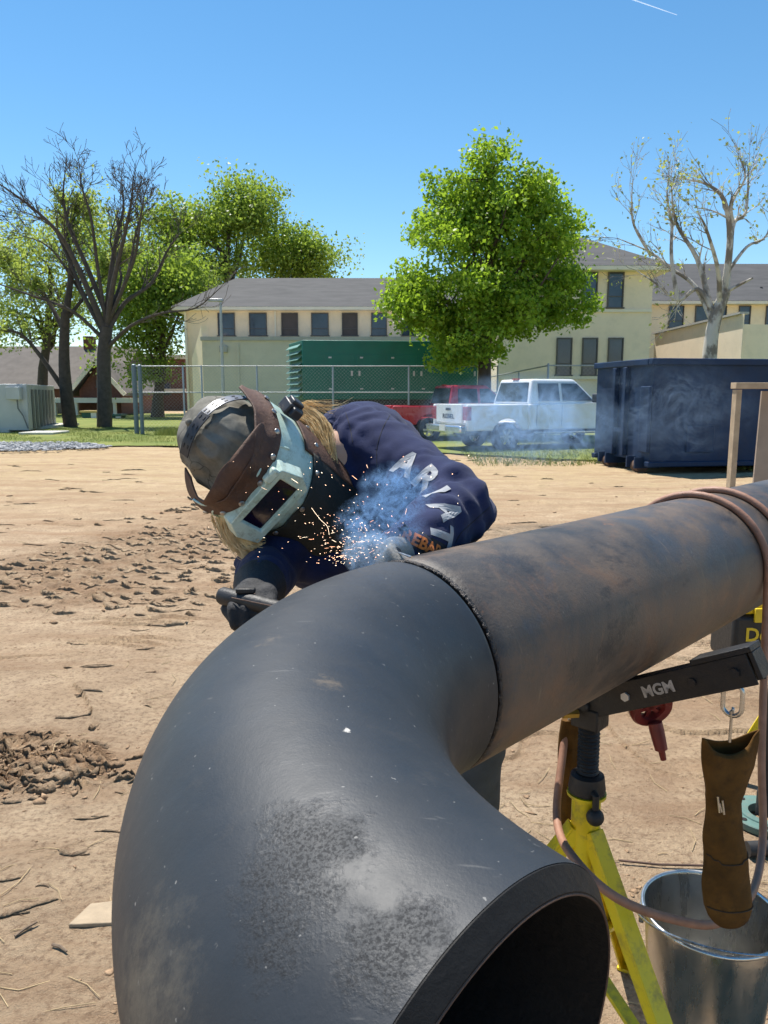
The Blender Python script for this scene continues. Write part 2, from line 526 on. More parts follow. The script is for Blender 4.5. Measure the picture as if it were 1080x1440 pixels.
for lane in range(9):
    pc_ = -6.1 + lane * 0.42 + g.normal(0, 0.05)
    for row in range(42):
        s_ = 4.2 + row * 0.185 + g.normal(0, 0.03)
        for c_ in (-0.5, 0.5):
            p_ = pc_ + c_ * 0.20 + 0.10 * math.sin(s_ * 0.7 + lane) + g.normal(0, 0.015)
            s2 = s_ + (0.11 if c_ > 0 else 0)
            x, y = s2 * 0.337 + p_ * 0.9415, s2 * 0.9415 - p_ * 0.337
            keep = float(noise2(np.array([x * 0.75 + 3]), np.array([y * 0.75]), 19)[0]) + 0.28 + 0.25 * (lane in (2, 3, 4, 5))
            if g.random() > keep * 1.25 or y > 11: continue
            items.append((x, y, g.uniform(0.07, 0.22), g.uniform(0.012, 0.040), g.uniform(0.06, 0.14), 0.337 + g.normal(0, 0.18), 0.9415, g.uniform(0.05, 0.3)))
for k in range(230):
    r_ = math.exp(g.uniform(math.log(2.2), math.log(19))); an = g.uniform(-0.55, 0.05 if r_ < 4 else 0.45)
    x, y = r_ * math.sin(an), r_ * math.cos(an)
    if math.hypot(x - 0.9, y - 1.8) < 1.1: continue
    items.append((x, y, g.uniform(0.02, 0.10) * (0.5 + r_ * 0.32), g.uniform(0.003, 0.008) * (0.6 + r_ * 0.16), g.uniform(0.03, 0.09) * (0.5 + r_ * 0.2), g.normal(0, 0.25), 1.0, g.uniform(-0.25, 0.25)))
for k in range(90):
    x, y = -1.50 + g.normal(0, 0.21), 3.02 + g.normal(0, 0.12)
    items.append((x, y, g.uniform(0.03, 0.16), g.uniform(0.008, 0.026), g.uniform(0.05, 0.13), g.normal(0, 0.4), 1.0, g.uniform(-0.3, 0.3)))
V_, F_ = lips(items, 2)
tag(link("mud_crust", np_mesh("mud_crust", V_, F_), m_dirt), "crusted tyre lug marks and curled mud edges on the dirt", "mud", None, "stuff")

# ---- grass verge, gravel patch
m_grass, nt, b = new_mat("grass")
P = geo_pos(nt)
c = mixc(nt, ramp(nt, noise_node(nt, P, 0.5, 5, 0.6), [(0.35, 0.0), (0.65, 1.0)]).outputs[0], (0.115, 0.165, 0.035), (0.22, 0.235, 0.062))
c = mixc(nt, ramp(nt, noise_node(nt, P, 7, 6, 0.7), [(0.5, 0.0), (0.7, 0.6)]).outputs[0], c, (0.28, 0.25, 0.10))
nt.links.new(c, b.inputs['Base Color']); b.inputs['Roughness'].default_value = 0.9; b.inputs['Specular IOR Level'].default_value = 0.2
bump(nt, b, noise_node(nt, P, 30, 5), 0.8, 0.04)
def sheet(name, pts, mat, z, label, n=40, jag=0.5, seed=1):
    """a flat patch with an uneven edge, 4 mm above what lies below"""
    out = []
    for i in range(len(pts)):
        a = Vector(pts[i]); b_ = Vector(pts[(i + 1) % len(pts)])
        for k in range(n):
            p = a.lerp(b_, k / n)
            w = jag * float(noise2(np.array([p.x * 0.9]), np.array([p.y * 0.9]), seed)[0]) + jag * 0.5 * float(noise2(np.array([p.x * 3.1]), np.array([p.y * 3.1]), seed + 3)[0])
            out.append((p.x, p.y + w, z))
    mb = MB(); mb.add(out, [tuple(range(len(out)))])
    o = mb.build(name, mat)
    return tag(o, label, None, None, "structure")
# far ground (flat from here on) carries the lawn
sheet("lawn", [(-60, 27.5), (-14, 23.8), (-7.0, 22.8), (-2.0, 22.6), (0.8, 20.2), (6.2, 17.2), (9, 15.2), (40, 15.2), (60, 62), (-60, 62)], m_grass, 0.045, "green grass verge along the far side of the yard", 40, 0.45, 3)
def blades(n, region, hmin, hmax, seed):
    g = np.random.default_rng(seed)
    x0, x1, y0, y1 = region
    X = g.uniform(x0, x1, n * 2); Y = g.uniform(y0, y1, n * 2)
    k = (noise2(X * 0.8, Y * 0.8, 9) > -0.35)
    X, Y = X[k][:n], Y[k][:n]; n = len(X)
    H = g.uniform(hmin, hmax, n); a = g.uniform(0, 6.28, n); w = 0.006 + 0.006 * g.random(n)
    lx, ly = g.normal(0, 0.35, n) * H, g.normal(0, 0.35, n) * H
    Z = np.full(n, 0.03)
    v0 = np.stack([X - np.cos(a) * w, Y - np.sin(a) * w, Z], -1); v1 = np.stack([X + np.cos(a) * w, Y + np.sin(a) * w, Z], -1)
    v2 = np.stack([X + lx, Y + ly, Z + H], -1)
    return np.stack([v0, v1, v2], 1).reshape(-1, 3), np.arange(n * 3).reshape(n, 3)
parts = [blades(26000, (-18, 0, 22.8, 36), 0.03, 0.11, 1), blades(9000, (2, 14, 16.4, 21), 0.03, 0.12, 2), blades(4000, (-8.5, -5.0, 28.5, 30.4), 0.1, 0.35, 3), blades(1800, (5, 12, 14.4, 16.2), 0.02, 0.09, 8)]
Vg = []; Fg = []; off = 0
for v_, f_ in parts:
    Vg.append(v_); Fg.append(f_ + off); off += len(v_)
m_blade, nt, b = new_mat("grass_blade")
P = geo_pos(nt)
c = mixc(nt, noise_node(nt, P, 3, 4), (0.11, 0.18, 0.03), (0.27, 0.27, 0.08))
nt.links.new(c, b.inputs['Base Color']); b.inputs['Roughness'].default_value = 0.7
tr = nt.nodes.new('ShaderNodeBsdfTranslucent'); nt.links.new(c, tr.inputs[0])
mx = nt.nodes.new('ShaderNodeMixShader'); mx.inputs[0].default_value = 0.4
nt.links.new(b.outputs[0], mx.inputs[1]); nt.links.new(tr.outputs[0], mx.inputs[2]); nt.links.new(mx.outputs[0], nt.nodes['Material Output'].inputs[0])
tag(link("grass", np_mesh("grass", np.concatenate(Vg), np.concatenate(Fg)), m_blade), "short green grass blades on the verge", "grass", None, "stuff")

m_grav = M("grey_gravel", (0.30, 0.30, 0.30), 0.95, 0, 0.4, 14, 0.8, 40)
sheet("gravel_patch", [(-26, 20.6), (-12, 20.6), (-8.0, 22.0), (-9.0, 24.0), (-26, 25.5)], m_grav, 0.055, "grey gravel patch at the far left edge of the yard", 40, 0.35, 8)
g = np.random.default_rng(12)
n = 2600
X = g.uniform(-16, -7.9, n); Y = g.uniform(20.4, 24.6, n)
k = (Y < 24.2) & (X < -7.6 - np.abs(Y - 22) * 0.9)
C = np.stack([X[k], Y[k], np.full(k.sum(), 0.075)], -1)
m_stone = M("gravel_stone", (0.33, 0.33, 0.335), 0.9, 0, 0.45, 9)
tag(link("gravel", clod_mesh("gravel", C, g.uniform(0.02, 0.055, len(C))), m_stone), "loose grey stones of the gravel patch", "gravel", None, "stuff")
m_conc = M("concrete", (0.52, 0.50, 0.44), 0.9, 0, 0.15, 4, 0.3, 40)
p = at(63, 611, 30.0)
t = MB(); t.box((p.x, 30.0, 0.06), (1.3, 1.6, 0.14)); tag(t.build("concrete_pad", m_conc, bevel=0.02), "small pale concrete pad set in the grass", "concrete pad")

# ---- materials for buildings
m_cream = M("cream_stucco", (0.93, 0.76, 0.55), 0.9, 0, 0.06, 0.8, 0.15, 30, dirt=(0.55, 0.48, 0.34), dirt_amt=0.25)
m_cream2 = M("tan_stucco", (0.88, 0.74, 0.56), 0.9, 0, 0.06, 0.7, 0.15, 30, dirt=(0.50, 0.45, 0.34), dirt_amt=0.25)
m_greyw = M("grey_beige_stucco", (0.64, 0.59, 0.48), 0.9, 0, 0.07, 0.6, 0.15, 30, dirt=(0.40, 0.38, 0.32), dirt_amt=0.3)
m_trim = M("cream_trim", (0.84, 0.75, 0.60), 0.7, 0, 0.06, 2)
m_coping = M("grey_coping", (0.42, 0.41, 0.38), 0.7, 0, 0.1, 2)
m_roof, nt, b = new_mat("asphalt_shingle")
P = geo_pos(nt)
c = ramp(nt, noise_node(nt, P, 1.2, 8, 0.7, stretch=(0.5, 1, 3)), [(0.3, (0.045, 0.045, 0.046)), (0.7, (0.085, 0.083, 0.083))]).outputs[0]
nt.links.new(c, b.inputs['Base Color']); b.inputs['Roughness'].default_value = 0.9
w_ = nt.nodes.new('ShaderNodeTexWave'); w_.inputs['Scale'].default_value = 3.0; w_.bands_direction = 'Z'; w_.inputs['Distortion'].default_value = 0.4
nt.links.new(P, w_.inputs[0]); bump(nt, b, w_.outputs['Fac'], 0.25, 0.03)
m_glass = M("window_glass", (0.035, 0.055, 0.095), 0.12, 0, 0.5, 0.7, spec=0.6)
m_blind = M("brown_blind", (0.075, 0.055, 0.05), 0.5, 0, 0.2, 3)
m_wframe = M("dark_window_frame", (0.10, 0.09, 0.085), 0.6, 0, 0.1, 3)
m_brick = M("red_brick", (0.17, 0.075, 0.055), 0.9, 0, 0.25, 5, 0.3, 12)
m_roofb = M("brown_shingle", (0.125, 0.108, 0.098), 0.9, 0, 0.2, 1.5, 0.3, 8)
m_white = M("white_paint", (0.78, 0.76, 0.72), 0.6, 0, 0.05, 3)

def window(parent, u0, u1, v0, v1, D, pane_mat=None, fw=0.05, sash=True):
    """window in a wall facing the yard (-Y) whose plane is at y = D"""
    a = at(u0, v1, D); c_ = at(u1, v0, D)
    x0, x1, z0, z1 = a.x, c_.x, a.z, c_.z
    mb = MB(); y = D - 0.03
    mb.box(((x0 + x1) / 2, y, z1 - fw / 2), (x1 - x0, 0.10, fw)); mb.box(((x0 + x1) / 2, y - 0.015, z0 + fw / 2), (x1 - x0 + 0.12, 0.13, fw))
    for x in (x0 + fw / 2, x1 - fw / 2): mb.box((x, y, (z0 + z1) / 2), (fw, 0.10, z1 - z0 - 2 * fw))
    if sash: mb.box(((x0 + x1) / 2, y + 0.01, z0 + (z1 - z0) * 0.33), (x1 - x0 - 2 * fw, 0.06, fw * 0.7))
    w = mb.build("window", m_wframe, parent)
    pm = MB(); pm.box(((x0 + x1) / 2, D - 0.012, (z0 + z1) / 2), (x1 - x0 - 2 * fw, 0.016, z1 - z0 - 2 * fw))
    pm.build("pane", pane_mat or m_glass, w)
    return w
def hip_roof(parent, x0, x1, y0, y1, ze, zr, rx0, rx1, ov=0.6, th=0.18, mat=None):
    ry = (y0 + y1) / 2
    e = [Vector((x0 - ov, y0 - ov, ze)), Vector((x1 + ov, y0 - ov, ze)), Vector((x1 + ov, y1 + ov, ze)), Vector((x0 - ov, y1 + ov, ze))]
    r0, r1 = Vector((rx0, ry, zr)), Vector((rx1, ry, zr))
    mb = MB()
    mb.add(e + [r0, r1], [(0, 1, 5, 4), (1, 2, 5), (2, 3, 4, 5), (3, 0, 4)])
    rf = mb.build("roof", mat or m_roof, parent)
    f = MB(); dz = Vector((0, 0, -th))
    lo = [p + dz for p in e]; hi = [p + Vector((0, 0, -0.012)) for p in e]
    f.add(lo + hi, [(0, 1, 2, 3), (0, 4, 5, 1), (1, 5, 6, 2), (2, 6, 7, 3), (3, 7, 4, 0)])
    f.build("eaves", m_trim, rf)
    return rf

# ---- long cream building on the left
DL = 45.0
x0 = at(262, 500, DL).x; x1 = at(738, 500, DL).x; ze = at(400, 433, DL).z
bl = thing("school_building", (x0, DL, 0), "long cream two storey building with grey hip roof behind the green generator", "building")
mb = MB(); mb.box(((x0 + x1) / 2, DL + 6, ze / 2), (x1 - x0, 12, ze)); mb.build("wall", m_cream, bl)
hip_roof(bl, x0, x1 + 6, DL, DL + 12, ze + 0.02, at(400, 391, DL + 6).z, at(332, 391, DL + 6).x, x1 + 4)
for i, (u0, u1) in enumerate(((307, 330), (351, 375), (396, 419), (438, 462), (481, 503), (522, 544), (565, 587), (607, 629))):
    window(bl, u0, u1, 440, 473, DL, m_blind if i in (2, 4) else m_glass)
# flat-roofed lower storey in front
DA = 42.0
ax0 = at(285, 500, DA).x; ax1 = at(735, 500, DA).x; za = at(400, 479, DA).z
mb = MB(); mb.box(((ax0 + ax1) / 2, (DA + DL) / 2 - 0.01, za / 2), (ax1 - ax0, DL - DA, za)); mb.build("lower_wall", m_greyw, bl)
mb = MB(); mb.box(((ax0 + ax1) / 2, (DA + DL) / 2 - 0.05, za + 0.10), (ax1 - ax0 + 0.15, DL - DA + 0.1, 0.2)); mb.build("coping", m_coping, bl)
mb = MB(); mb.box((x0 + 0.05, DL - 0.08, ze / 2), (0.12, 0.12, ze - 0.4)); mb.build("downspout", m_trim, bl)
mb = MB(); mb.box((at(403, 500, DL).x - 0.6, DL - 0.06, ze - 1.2), (0.09, 0.09, 2.1)); mb.build("downspout", m_trim, bl)
# raking side parapet at the left corner
pA, pB = at(269, 478, 44.6), at(283, 458, 42.2)
mb = MB(); mb.prism([Vector((pA.x, 44.6, 0)), Vector((pB.x, 42.2, 0)), Vector((pB.x, 42.2, pB.z)), Vector((pA.x, 44.6, pA.z - 1.0))], (0.35, 0, 0)); mb.build("side_parapet", m_cream, bl)
# wall lamp and conduit
q = at(315, 491, DA)
mb = MB(); mb.box((q.x, DA - 0.12, q.z), (0.42, 0.2, 0.36)); mb.build("wall_lamp", m_coping, bl, bevel=0.04)
mb = MB(); q2 = at(335, 500, DA); mb.frame_bar((q2.x, DA - 0.05, 0.4), (q2.x, DA - 0.05, za - 0.2), 0.11, 0.08); mb.build("conduit", m_greyw, bl)

# ---- two-storey block on the right
DR = 38.0
x0 = at(700, 500, DR).x; x1 = at(913, 500, DR).x; ze = at(860, 377, DR).z
br = thing("corner_block", (x0, DR, 0), "tall tan two storey block with tall windows behind the leafy tree", "building")
mb = MB(); mb.box(((x0 + x1) / 2, DR + 6, ze / 2), (x1 - x0, 12, ze)); mb.build("wall", m_cream2, br)
hip_roof(br, x0, x1, DR, DR + 12, ze + 0.02, at(790, 326, DR + 6).z, at(745, 340, DR + 6).x, at(792, 340, DR + 6).x, 0.7, 0.2)
for (u0, u1, v0, v1) in ((853, 878, 382, 434), (817, 841, 382, 434), (781, 805, 475, 529), (817, 841, 475, 529), (853, 877, 475, 529)):
    window(br, u0, u1, v0, v1, DR, fw=0.06)
zb = at(860, 437, DR).z
mb = MB(); mb.box(((x0 + x1) / 2, DR - 0.03, zb), (x1 - x0, 0.10, 0.14)); mb.build("belt_course", m_trim, br)
zb = at(860, 531, DR).z
mb = MB(); mb.box(((x0 + x1) / 2, DR - 0.04, zb), (x1 - x0, 0.12, 0.16)); mb.build("sill_course", m_trim, br)
# ---- far right wing
DW = 47.0
x0 = at(905, 500, DW).x; x1 = at(1330, 500, DW).x; ze = at(980, 425, DW).z
bw = thing("rear_wing", (x0, DW, 0), "cream rear wing with grey roof at the far right behind the bare sycamore", "building")
mb = MB(); mb.box(((x0 + x1) / 2, DW + 6, ze / 2), (x1 - x0, 12, ze)); mb.build("wall", m_cream, bw)
hip_roof(bw, x0 - 8, x1, DW, DW + 12, ze + 0.02, at(980, 371, DW + 6).z, x0 - 4, x1 - 5)
for (u0, u1) in ((939, 962), (976, 997), (1003, 1022), (1037, 1056), (1075, 1098)):
    window(bw, u0, u1, 430, 462, DW)
mb = MB(); q = at(1070, 412, DW + 1.5); mb.tube([(q.x, q.y, q.z - 0.5), (q.x, q.y, q.z + 0.35)], 0.08, 8); mb.build("roof_vent", m_wframe, bw)
# ---- parapet walls in front of that wing
A_, B_, C_ = at(921, 470, 45.5), at(1046, 441, 37.5), at(1250, 456, 39.0)
pw = thing("stair_wall", (B_.x, B_.y, 0), "pale stucco wall catching the sycamore shadow above the blue dumpster", "wall")
mb = MB(); mb.prism([Vector((A_.x, A_.y, 0)), Vector((B_.x, B_.y, 0)), Vector((B_.x, B_.y, B_.z)), Vector((A_.x, A_.y, A_.z))], (0.18, 0.3, 0)); mb.build("raking_wall", m_cream2, pw)
mb = MB(); mb.prism([Vector((B_.x + 0.2, B_.y + 0.35, 0)), Vector((C_.x, C_.y, 0)), Vector((C_.x, C_.y, C_.z - 0.1)), Vector((B_.x + 0.2, B_.y + 0.35, C_.z - 0.1))], (0, 0.3, 0)); mb.build("front_wall", m_cream2, pw)
mb = MB(); mb.frame_bar(A_ + Vector((0.1, 0.15, 0.05)), B_ + Vector((0.1, 0.15, 0.05)), 0.5, 0.1); mb.build("coping", m_coping, pw)

# ---- brick house far left
bh = thing("brick_house", (-30, 62, 0), "red brick house with brown gable roofs behind the left trees", "house")
xl, xr = at(-60, 560, 62).x, at(118, 560, 62).x
zl = at(50, 545, 62).z
mb = MB(); mb.box(((xl + xr) / 2, 67, zl / 2), (xr - xl, 10, zl)); mb.build("wall", m_brick, bh)
mb = MB(); zt = at(50, 487, 67).z
mb.add([(xl - 1, 61.2, zl - 0.1), (xr + 3, 61.2, zl - 0.1), (xr + 3, 67, zt), (xl - 1, 67, zt), (xl - 1, 73, zl - 0.1), (xr + 3, 73, zl - 0.1)], [(0, 1, 2, 3), (3, 2, 5, 4), (0, 3, 4), (1, 5, 2)])
mb.build("roof", m_roofb, bh)
gx0, gx1 = at(112, 560, 59).x, at(170, 560, 59).x; gxm = (gx0 + gx1) / 2; zg = at(140, 549, 59).z; zp = at(140, 511, 59).z
mb = MB(); mb.prism([Vector((gx0, 59, 0)), Vector((gx1, 59, 0)), Vector((gx1, 59, zg)), Vector((gxm, 59, zp)), Vector((gx0, 59, zg))], (0, 9, 0)); mb.build("gable_wall", m_brick, bh)
mb = MB()
for sx_, xe in ((-1, gx0 - 0.6), (1, gx1 + 0.6)):
    mb.add([(gxm, 58.2, zp + 0.25), (xe, 58.2, zg - 0.2), (xe, 68, zg - 0.2), (gxm, 68, zp + 0.25), (gxm, 58.2, zp + 0.03), (xe, 58.2, zg - 0.42), (xe, 68, zg - 0.42), (gxm, 68, zp + 0.03)], [(0, 1, 2, 3), (4, 5, 6, 7), (0, 1, 5, 4), (1, 2, 6, 5)])
rf = mb.build("gable_roof", m_roofb, bh)
mb = MB()
for xe in (gx0 - 0.6, gx1 + 0.6):
    mb.frame_bar((gxm, 58.15, zp + 0.12), (xe, 58.15, zg - 0.33), 0.08, 0.3)
mb.build("verge_board", m_trim, rf)
zpch = at(140, 563, 57).z
mb = MB(); mb.box(((gx0 + gx1) / 2 - 2, 58.0, zpch), (gx1 - gx0 + 7, 2.4, 0.35)); mb.build("porch_beam", m_trim, bh)
for u in (78, 108, 162):
    q = at(u, 580, 57); mb = MB(); mb.box((q.x, 57, zpch / 2), (0.22, 0.22, zpch)); mb.build("porch_post", m_trim, bh)
for (u0, u1, v0, v1) in ((80, 92, 565, 598), (14, 30, 552, 578), (48, 62, 552, 578), (136, 146, 534, 545)):
    window(bh, u0, u1, v0, v1, 61.8 if u0 < 112 else 58.8, fw=0.08)
q = at(126, 480, 67); mb = MB(); mb.box((q.x, 67, q.z - 1.6), (0.8, 0.8, 4)); mb.build("chimney", m_brick, bh)
bh2 = thing("far_brick_building", (-24, 75, 0), "dark brick building with white bands beyond the fence corner posts", "building")
xa, xb = at(160, 560, 75).x, at(262, 560, 75).x
mb = MB(); mb.box(((xa + xb) / 2, 79, 2.6), (xb - xa, 8, 5.2)); mb.build("wall", m_brick, bh2)
mb = MB(); mb.box(((xa + xb) / 2, 74.85, 1.9), (xb - xa, 0.25, 0.4)); mb.box(((xa + xb) / 2, 74.85, 5.1), (xb - xa + 0.4, 0.4, 0.4)); mb.build("band", m_trim, bh2)
for (u0, u1) in ((172, 184), (200, 212), (226, 240)): window(bh2, u0, u1, 538, 556, 75, fw=0.1)
# small bins and a van under the far porch
m_dkgreen = M("bin_green", (0.02, 0.10, 0.07), 0.5, 0, 0.2, 3)
m_binlid = M("bin_lid", (0.75, 0.50, 0.18), 0.6, 0, 0.1, 3)
for (u0, u1, v0, v1, lab, lid) in ((117, 139, 580, 601, "green waste bin with orange lid beside the bare tree trunk", m_binlid), (157, 168, 585, 600, "small green waste bin right of the bare tree trunk", m_dkgreen)):
    a_, c_ = at(u0, v1, 50), at(u1, v0, 50)
    e = thing("waste_bin", (a_.x, 50, 0), lab, "bin")
    hgt = c_.z
    mb = MB(); mb.prism([Vector((a_.x, 50, 0.05)), Vector((c_.x, 50, 0.05)), Vector((c_.x + 0.08, 50, hgt)), Vector((a_.x - 0.08, 50, hgt))], (0, 1.1, 0)); mb.build("body", m_dkgreen, e)
    mb = MB(); mb.box(((a_.x + c_.x) / 2, 50.5, hgt + 0.06), (c_.x - a_.x + 0.25, 1.3, 0.12)); mb.build("lid", lid, e)
    mb = MB(); mb.box(((a_.x + c_.x) / 2 + 0.2, 49.97, hgt * 0.45), (0.35, 0.03, 0.4)); mb.build("sticker", m_white, e)

# ---- grey air handling unit at the far left
m_hvac = M("galvanised_grey", (0.42, 0.44, 0.44), 0.5, 0.3, 0.08, 2)
m_hvacd = M("dark_louvre", (0.12, 0.13, 0.13), 0.6, 0, 0.2, 3)
DH = 31.0
hx0, hx1, hz = at(-40, 560, DH).x, at(38, 560, DH).x, at(20, 540, DH).z
hb = at(76, 545, 38.0)
hv = thing("air_handling_unit", (hx1, DH, 0), "grey metal air handling unit on the ground at the far left edge", "air handler")
sk = Vector((hb.x - hx1, 7.0, 0))
mb = MB(); mb.prism([Vector((hx0, DH, 0.12)), Vector((hx1, DH, 0.12)), Vector((hx1, DH, hz)), Vector((hx0, DH, hz))], sk); mb.build("casing", m_hvac, hv, bevel=0.02)
mb = MB(); mb.box(((hx0 + hx1) / 2 + sk.x / 2, DH + 3.5, 0.08), (hx1 - hx0 + 0.3, 7.2, 0.16)); mb.build("base_pad", m_conc, hv)
for k in range(7):
    for zz, hh_ in ((0.62 * hz, 0.55 * hz), (0.22 * hz, 0.28 * hz)):
        f0 = 0.12 + 0.12 * k
        c_ = Vector((hx1, DH, 0)) + sk * (f0 + 0.045); dn = sk.normalized()
        nrm = Vector((dn.y, -dn.x, 0))
        mb = MB(); p0 = c_ - dn * 0.28 + nrm * 0.02; p1 = c_ + dn * 0.28 + nrm * 0.02
        mb.add([p0 + Vector((0, 0, zz - hh_ / 2)), p1 + Vector((0, 0, zz - hh_ / 2)), p1 + Vector((0, 0, zz + hh_ / 2)), p0 + Vector((0, 0, zz + hh_ / 2))] , [(0, 1, 2, 3)])
        mb.add([q_ - nrm * 0.015 for q_ in [p0 + Vector((0, 0, zz - hh_ / 2)), p1 + Vector((0, 0, zz - hh_ / 2)), p1 + Vector((0, 0, zz + hh_ / 2)), p0 + Vector((0, 0, zz + hh_ / 2))]], [(0, 1, 2, 3)])
        mb.build("louvre", m_hvacd, hv)
q = at(22, 553, DH); mb = MB(); mb.box((q.x, DH - 0.14, q.z), (0.55, 0.28, 0.5)); mb.build("control_box", m_hvac, hv, bevel=0.02)
mb = MB(); mb.tube([(q.x + 0.1, DH - 0.12, q.z - 0.2), (q.x + 0.12, DH - 0.14, q.z - 0.6), (q.x + 0.3, DH - 0.12, q.z - 0.9), (q.x + 0.45, DH - 0.1, 0.2)], 0.03, 6); mb.build("cable", m_hvacd, hv)

# ---- lamp pole in front of the long building
q = at(310, 424, 40)
lp = thing("lamp_pole", (q.x, 40, 0), "thin grey lamp pole in front of the cream building corner", "lamp pole")
m_pole = M("galvanised_pole", (0.45, 0.46, 0.47), 0.45, 0.5, 0.1, 3)
mb = MB(); mb.tube([(q.x, 40, 0), (q.x, 40, q.z)], [0.1, 0.06], 10); mb.build("pole", m_pole, lp, True)
mb = MB(); mb.box((q.x - 0.25, 40, q.z + 0.06), (0.75, 0.3, 0.14)); mb.build("lamp_head", m_pole, lp, bevel=0.03)

# ---- chain-link fences
m_chain = M("galvanised_wire", (0.40, 0.41, 0.42), 0.5, 0.4, 0.1, 5)
m_postb = M("blue_grey_post", (0.15, 0.19, 0.23), 0.5, 0.3, 0.1, 5)
def fence(P, heights, posts, label, mid=False, mesh_step=0.14, pr=0.035):
    P = [Vector(p) for p in P]
    e = thing("chain_link_fence", (P[0].x, P[0].y, 0), label, "fence")
    mb = MB(); mb.tube([p + Vector((0, 0, h)) for p, h in zip(P, heights)], 0.024, 8); mb.build("top_rail", m_chain, e, True)
    if mid:
        mb = MB(); mb.tube([p + Vector((0, 0, h * mid)) for p, h in zip(P, heights)], 0.022, 8); mb.build("middle_rail", m_chain, e, True)
    for (x, y, h, r_) in posts:
        mb = MB(); mb.tube([(x, y, 0), (x, y, h), (x, y, h + 0.03)], [r_, r_, r_ * 0.5], 10); mb.build("post", m_postb if r_ > 0.05 else m_chain, e, True)
    w = MB()
    for a, b_, ha, hb_ in zip(P[:-1], P[1:], heights[:-1], heights[1:]):
        L = (b_ - a).length; h = (ha + hb_) / 2 - 0.03; n = int(L / mesh_step)
        d = (b_ - a) / L
        for i in range(-int(h / mesh_step), n):
            for sg in (1, -1):
                s0 = i * mesh_step; s1 = s0 + h
                z0, z1 = 0.06, h
                c0, c1 = max(s0, 0), min(s1, L)
                if c1 <= c0: continue
                za_ = z0 + (c0 - s0) / h * (z1 - z0); zb_ = z0 + (c1 - s0) / h * (z1 - z0)
                if sg < 0: za_, zb_ = z1 + z0 - za_, z1 + z0 - zb_
                p0 = a + d * c0 + Vector((0, 0.004 * sg, za_)); p1 = a + d * c1 + Vector((0, 0.004 * sg, zb_))
                w.tube([p0, p1], 0.0022, 3, caps=False)
    tag(w.build("wire_mesh", m_chain, e), kind="stuff")
    return e
q0 = at(188, 515, 30.0); zt = q0.z
q1 = at(575, 515, 30.0); q2 = at(700, 515, 30)
fence([(q0.x, 30, 0), (q1.x, 30, 0), (q2.x, 30, 0)], [zt, zt, zt],
      [(q0.x, 30, zt + 0.05, 0.09), (at(196, 515, 29.6).x, 29.6, zt + 0.02, 0.075), (at(257, 515, 30).x, 30, zt, 0.035), (at(283, 515, 30).x, 30, zt, 0.035), (at(361, 515, 30).x, 30, zt, 0.035), (at(468, 515, 30).x, 30, zt, 0.035), (q1.x, 30, zt, 0.035), (q2.x, 30, zt, 0.035)],
      "long chain link fence with thick corner posts in front of the generator", mid=0.62)
qa, qb = at(690, 530, 33), at(771, 514, 27.5)
fence([(qa.x, 33, 0), (qb.x, 27.5, 0), (at(860, 514, 27.5).x, 27.6, 0)], [qa.z, qb.z, qb.z], [(qb.x, 27.5, qb.z + 0.05, 0.04), (at(731, 520, 30).x, 30.2, (qa.z + qb.z) / 2, 0.03)],
      "short chain link fence behind the white pickup", mesh_step=0.16)

# ---- green generator container
m_gen = M("generator_green", (0.003, 0.13, 0.10), 0.5, 0, 0.12, 1.5, dirt=(0.015, 0.16, 0.125), dirt_amt=0.3)
m_genl = M("louvre_green", (0.15, 0.30, 0.26), 0.5, 0, 0.1, 3)
m_black = M("black_steel", (0.018, 0.018, 0.02), 0.5, 0, 0.3, 5)
gA, gB = at(425, 478, 31.5), at(664, 478, 32.5)
gL = at(405, 487, 33.8)
gen = thing("generator_container", (gA.x, 32, 0), "large green generator container with louvred end behind the fence", "generator")
zb0, zt0 = at(425, 562, 31.5).z, gA.z
dep = Vector((gL.x - gA.x, 2.6, 0))
mb = MB(); A3, B3 = Vector((gA.x, 31.5, 0)), Vector((gB.x, 32.4, 0))
Z = lambda z: Vector((0, 0, z))
def quadbox(mb, a, b_, d, z0, z1):
    P = [a, b_, b_ + d, a + d]
    mb.add([p + Z(z0) for p in P] + [p + Z(z1) for p in P], [(0, 3, 2, 1), (4, 5, 6, 7), (0, 1, 5, 4), (1, 2, 6, 5), (2, 3, 7, 6), (3, 0, 4, 7)])
quadbox(mb, A3, B3, dep, zb0, zt0); mb.build("enclosure", m_gen, gen, bevel=0.03)
mb = MB(); quadbox(mb, A3 + Vector((0.12, 0.1, 0)), B3 + Vector((-0.1, 0.1, 0)), dep * 0.93, 0.25, zb0 - 0.004); mb.build("fuel_tank", m_black, gen)
dd = (B3 - A3).normalized()
for s_ in (0.6, 3.4, 6.2):
    mb = MB(); c_ = A3 + dd * s_; quadbox(mb, c_, c_ + dd * 0.4, dep, 0, 0.246); mb.build("skid", m_conc, gen)
dn = dep.normalized(); nl = Vector((-dn.y, dn.x, 0)) if dn.x < 0 else Vector((-1, 0, 0))
nl = Vector((-1, -0.25, 0)).normalized()
for k in range(9):
    z_ = zb0 + 0.25 + k * (zt0 - zb0 - 0.4) / 8
    mb = MB(); p0 = A3 + dep * 0.06 + nl * 0.03; p1 = A3 + dep * 0.94 + nl * 0.03
    mb.add([p0 + Z(z_), p1 + Z(z_), p1 + nl * 0.14 + Z(z_ - 0.12), p0 + nl * 0.14 + Z(z_ - 0.12), p0 + Z(z_ - 0.03), p1 + Z(z_ - 0.03), p1 + nl * 0.14 + Z(z_ - 0.15), p0 + nl * 0.14 + Z(z_ - 0.15)],
           [(0, 1, 2, 3), (4, 7, 6, 5), (0, 3, 7, 4), (2, 1, 5, 6), (3, 2, 6, 7)])
    mb.build("louvre", m_genl, gen)
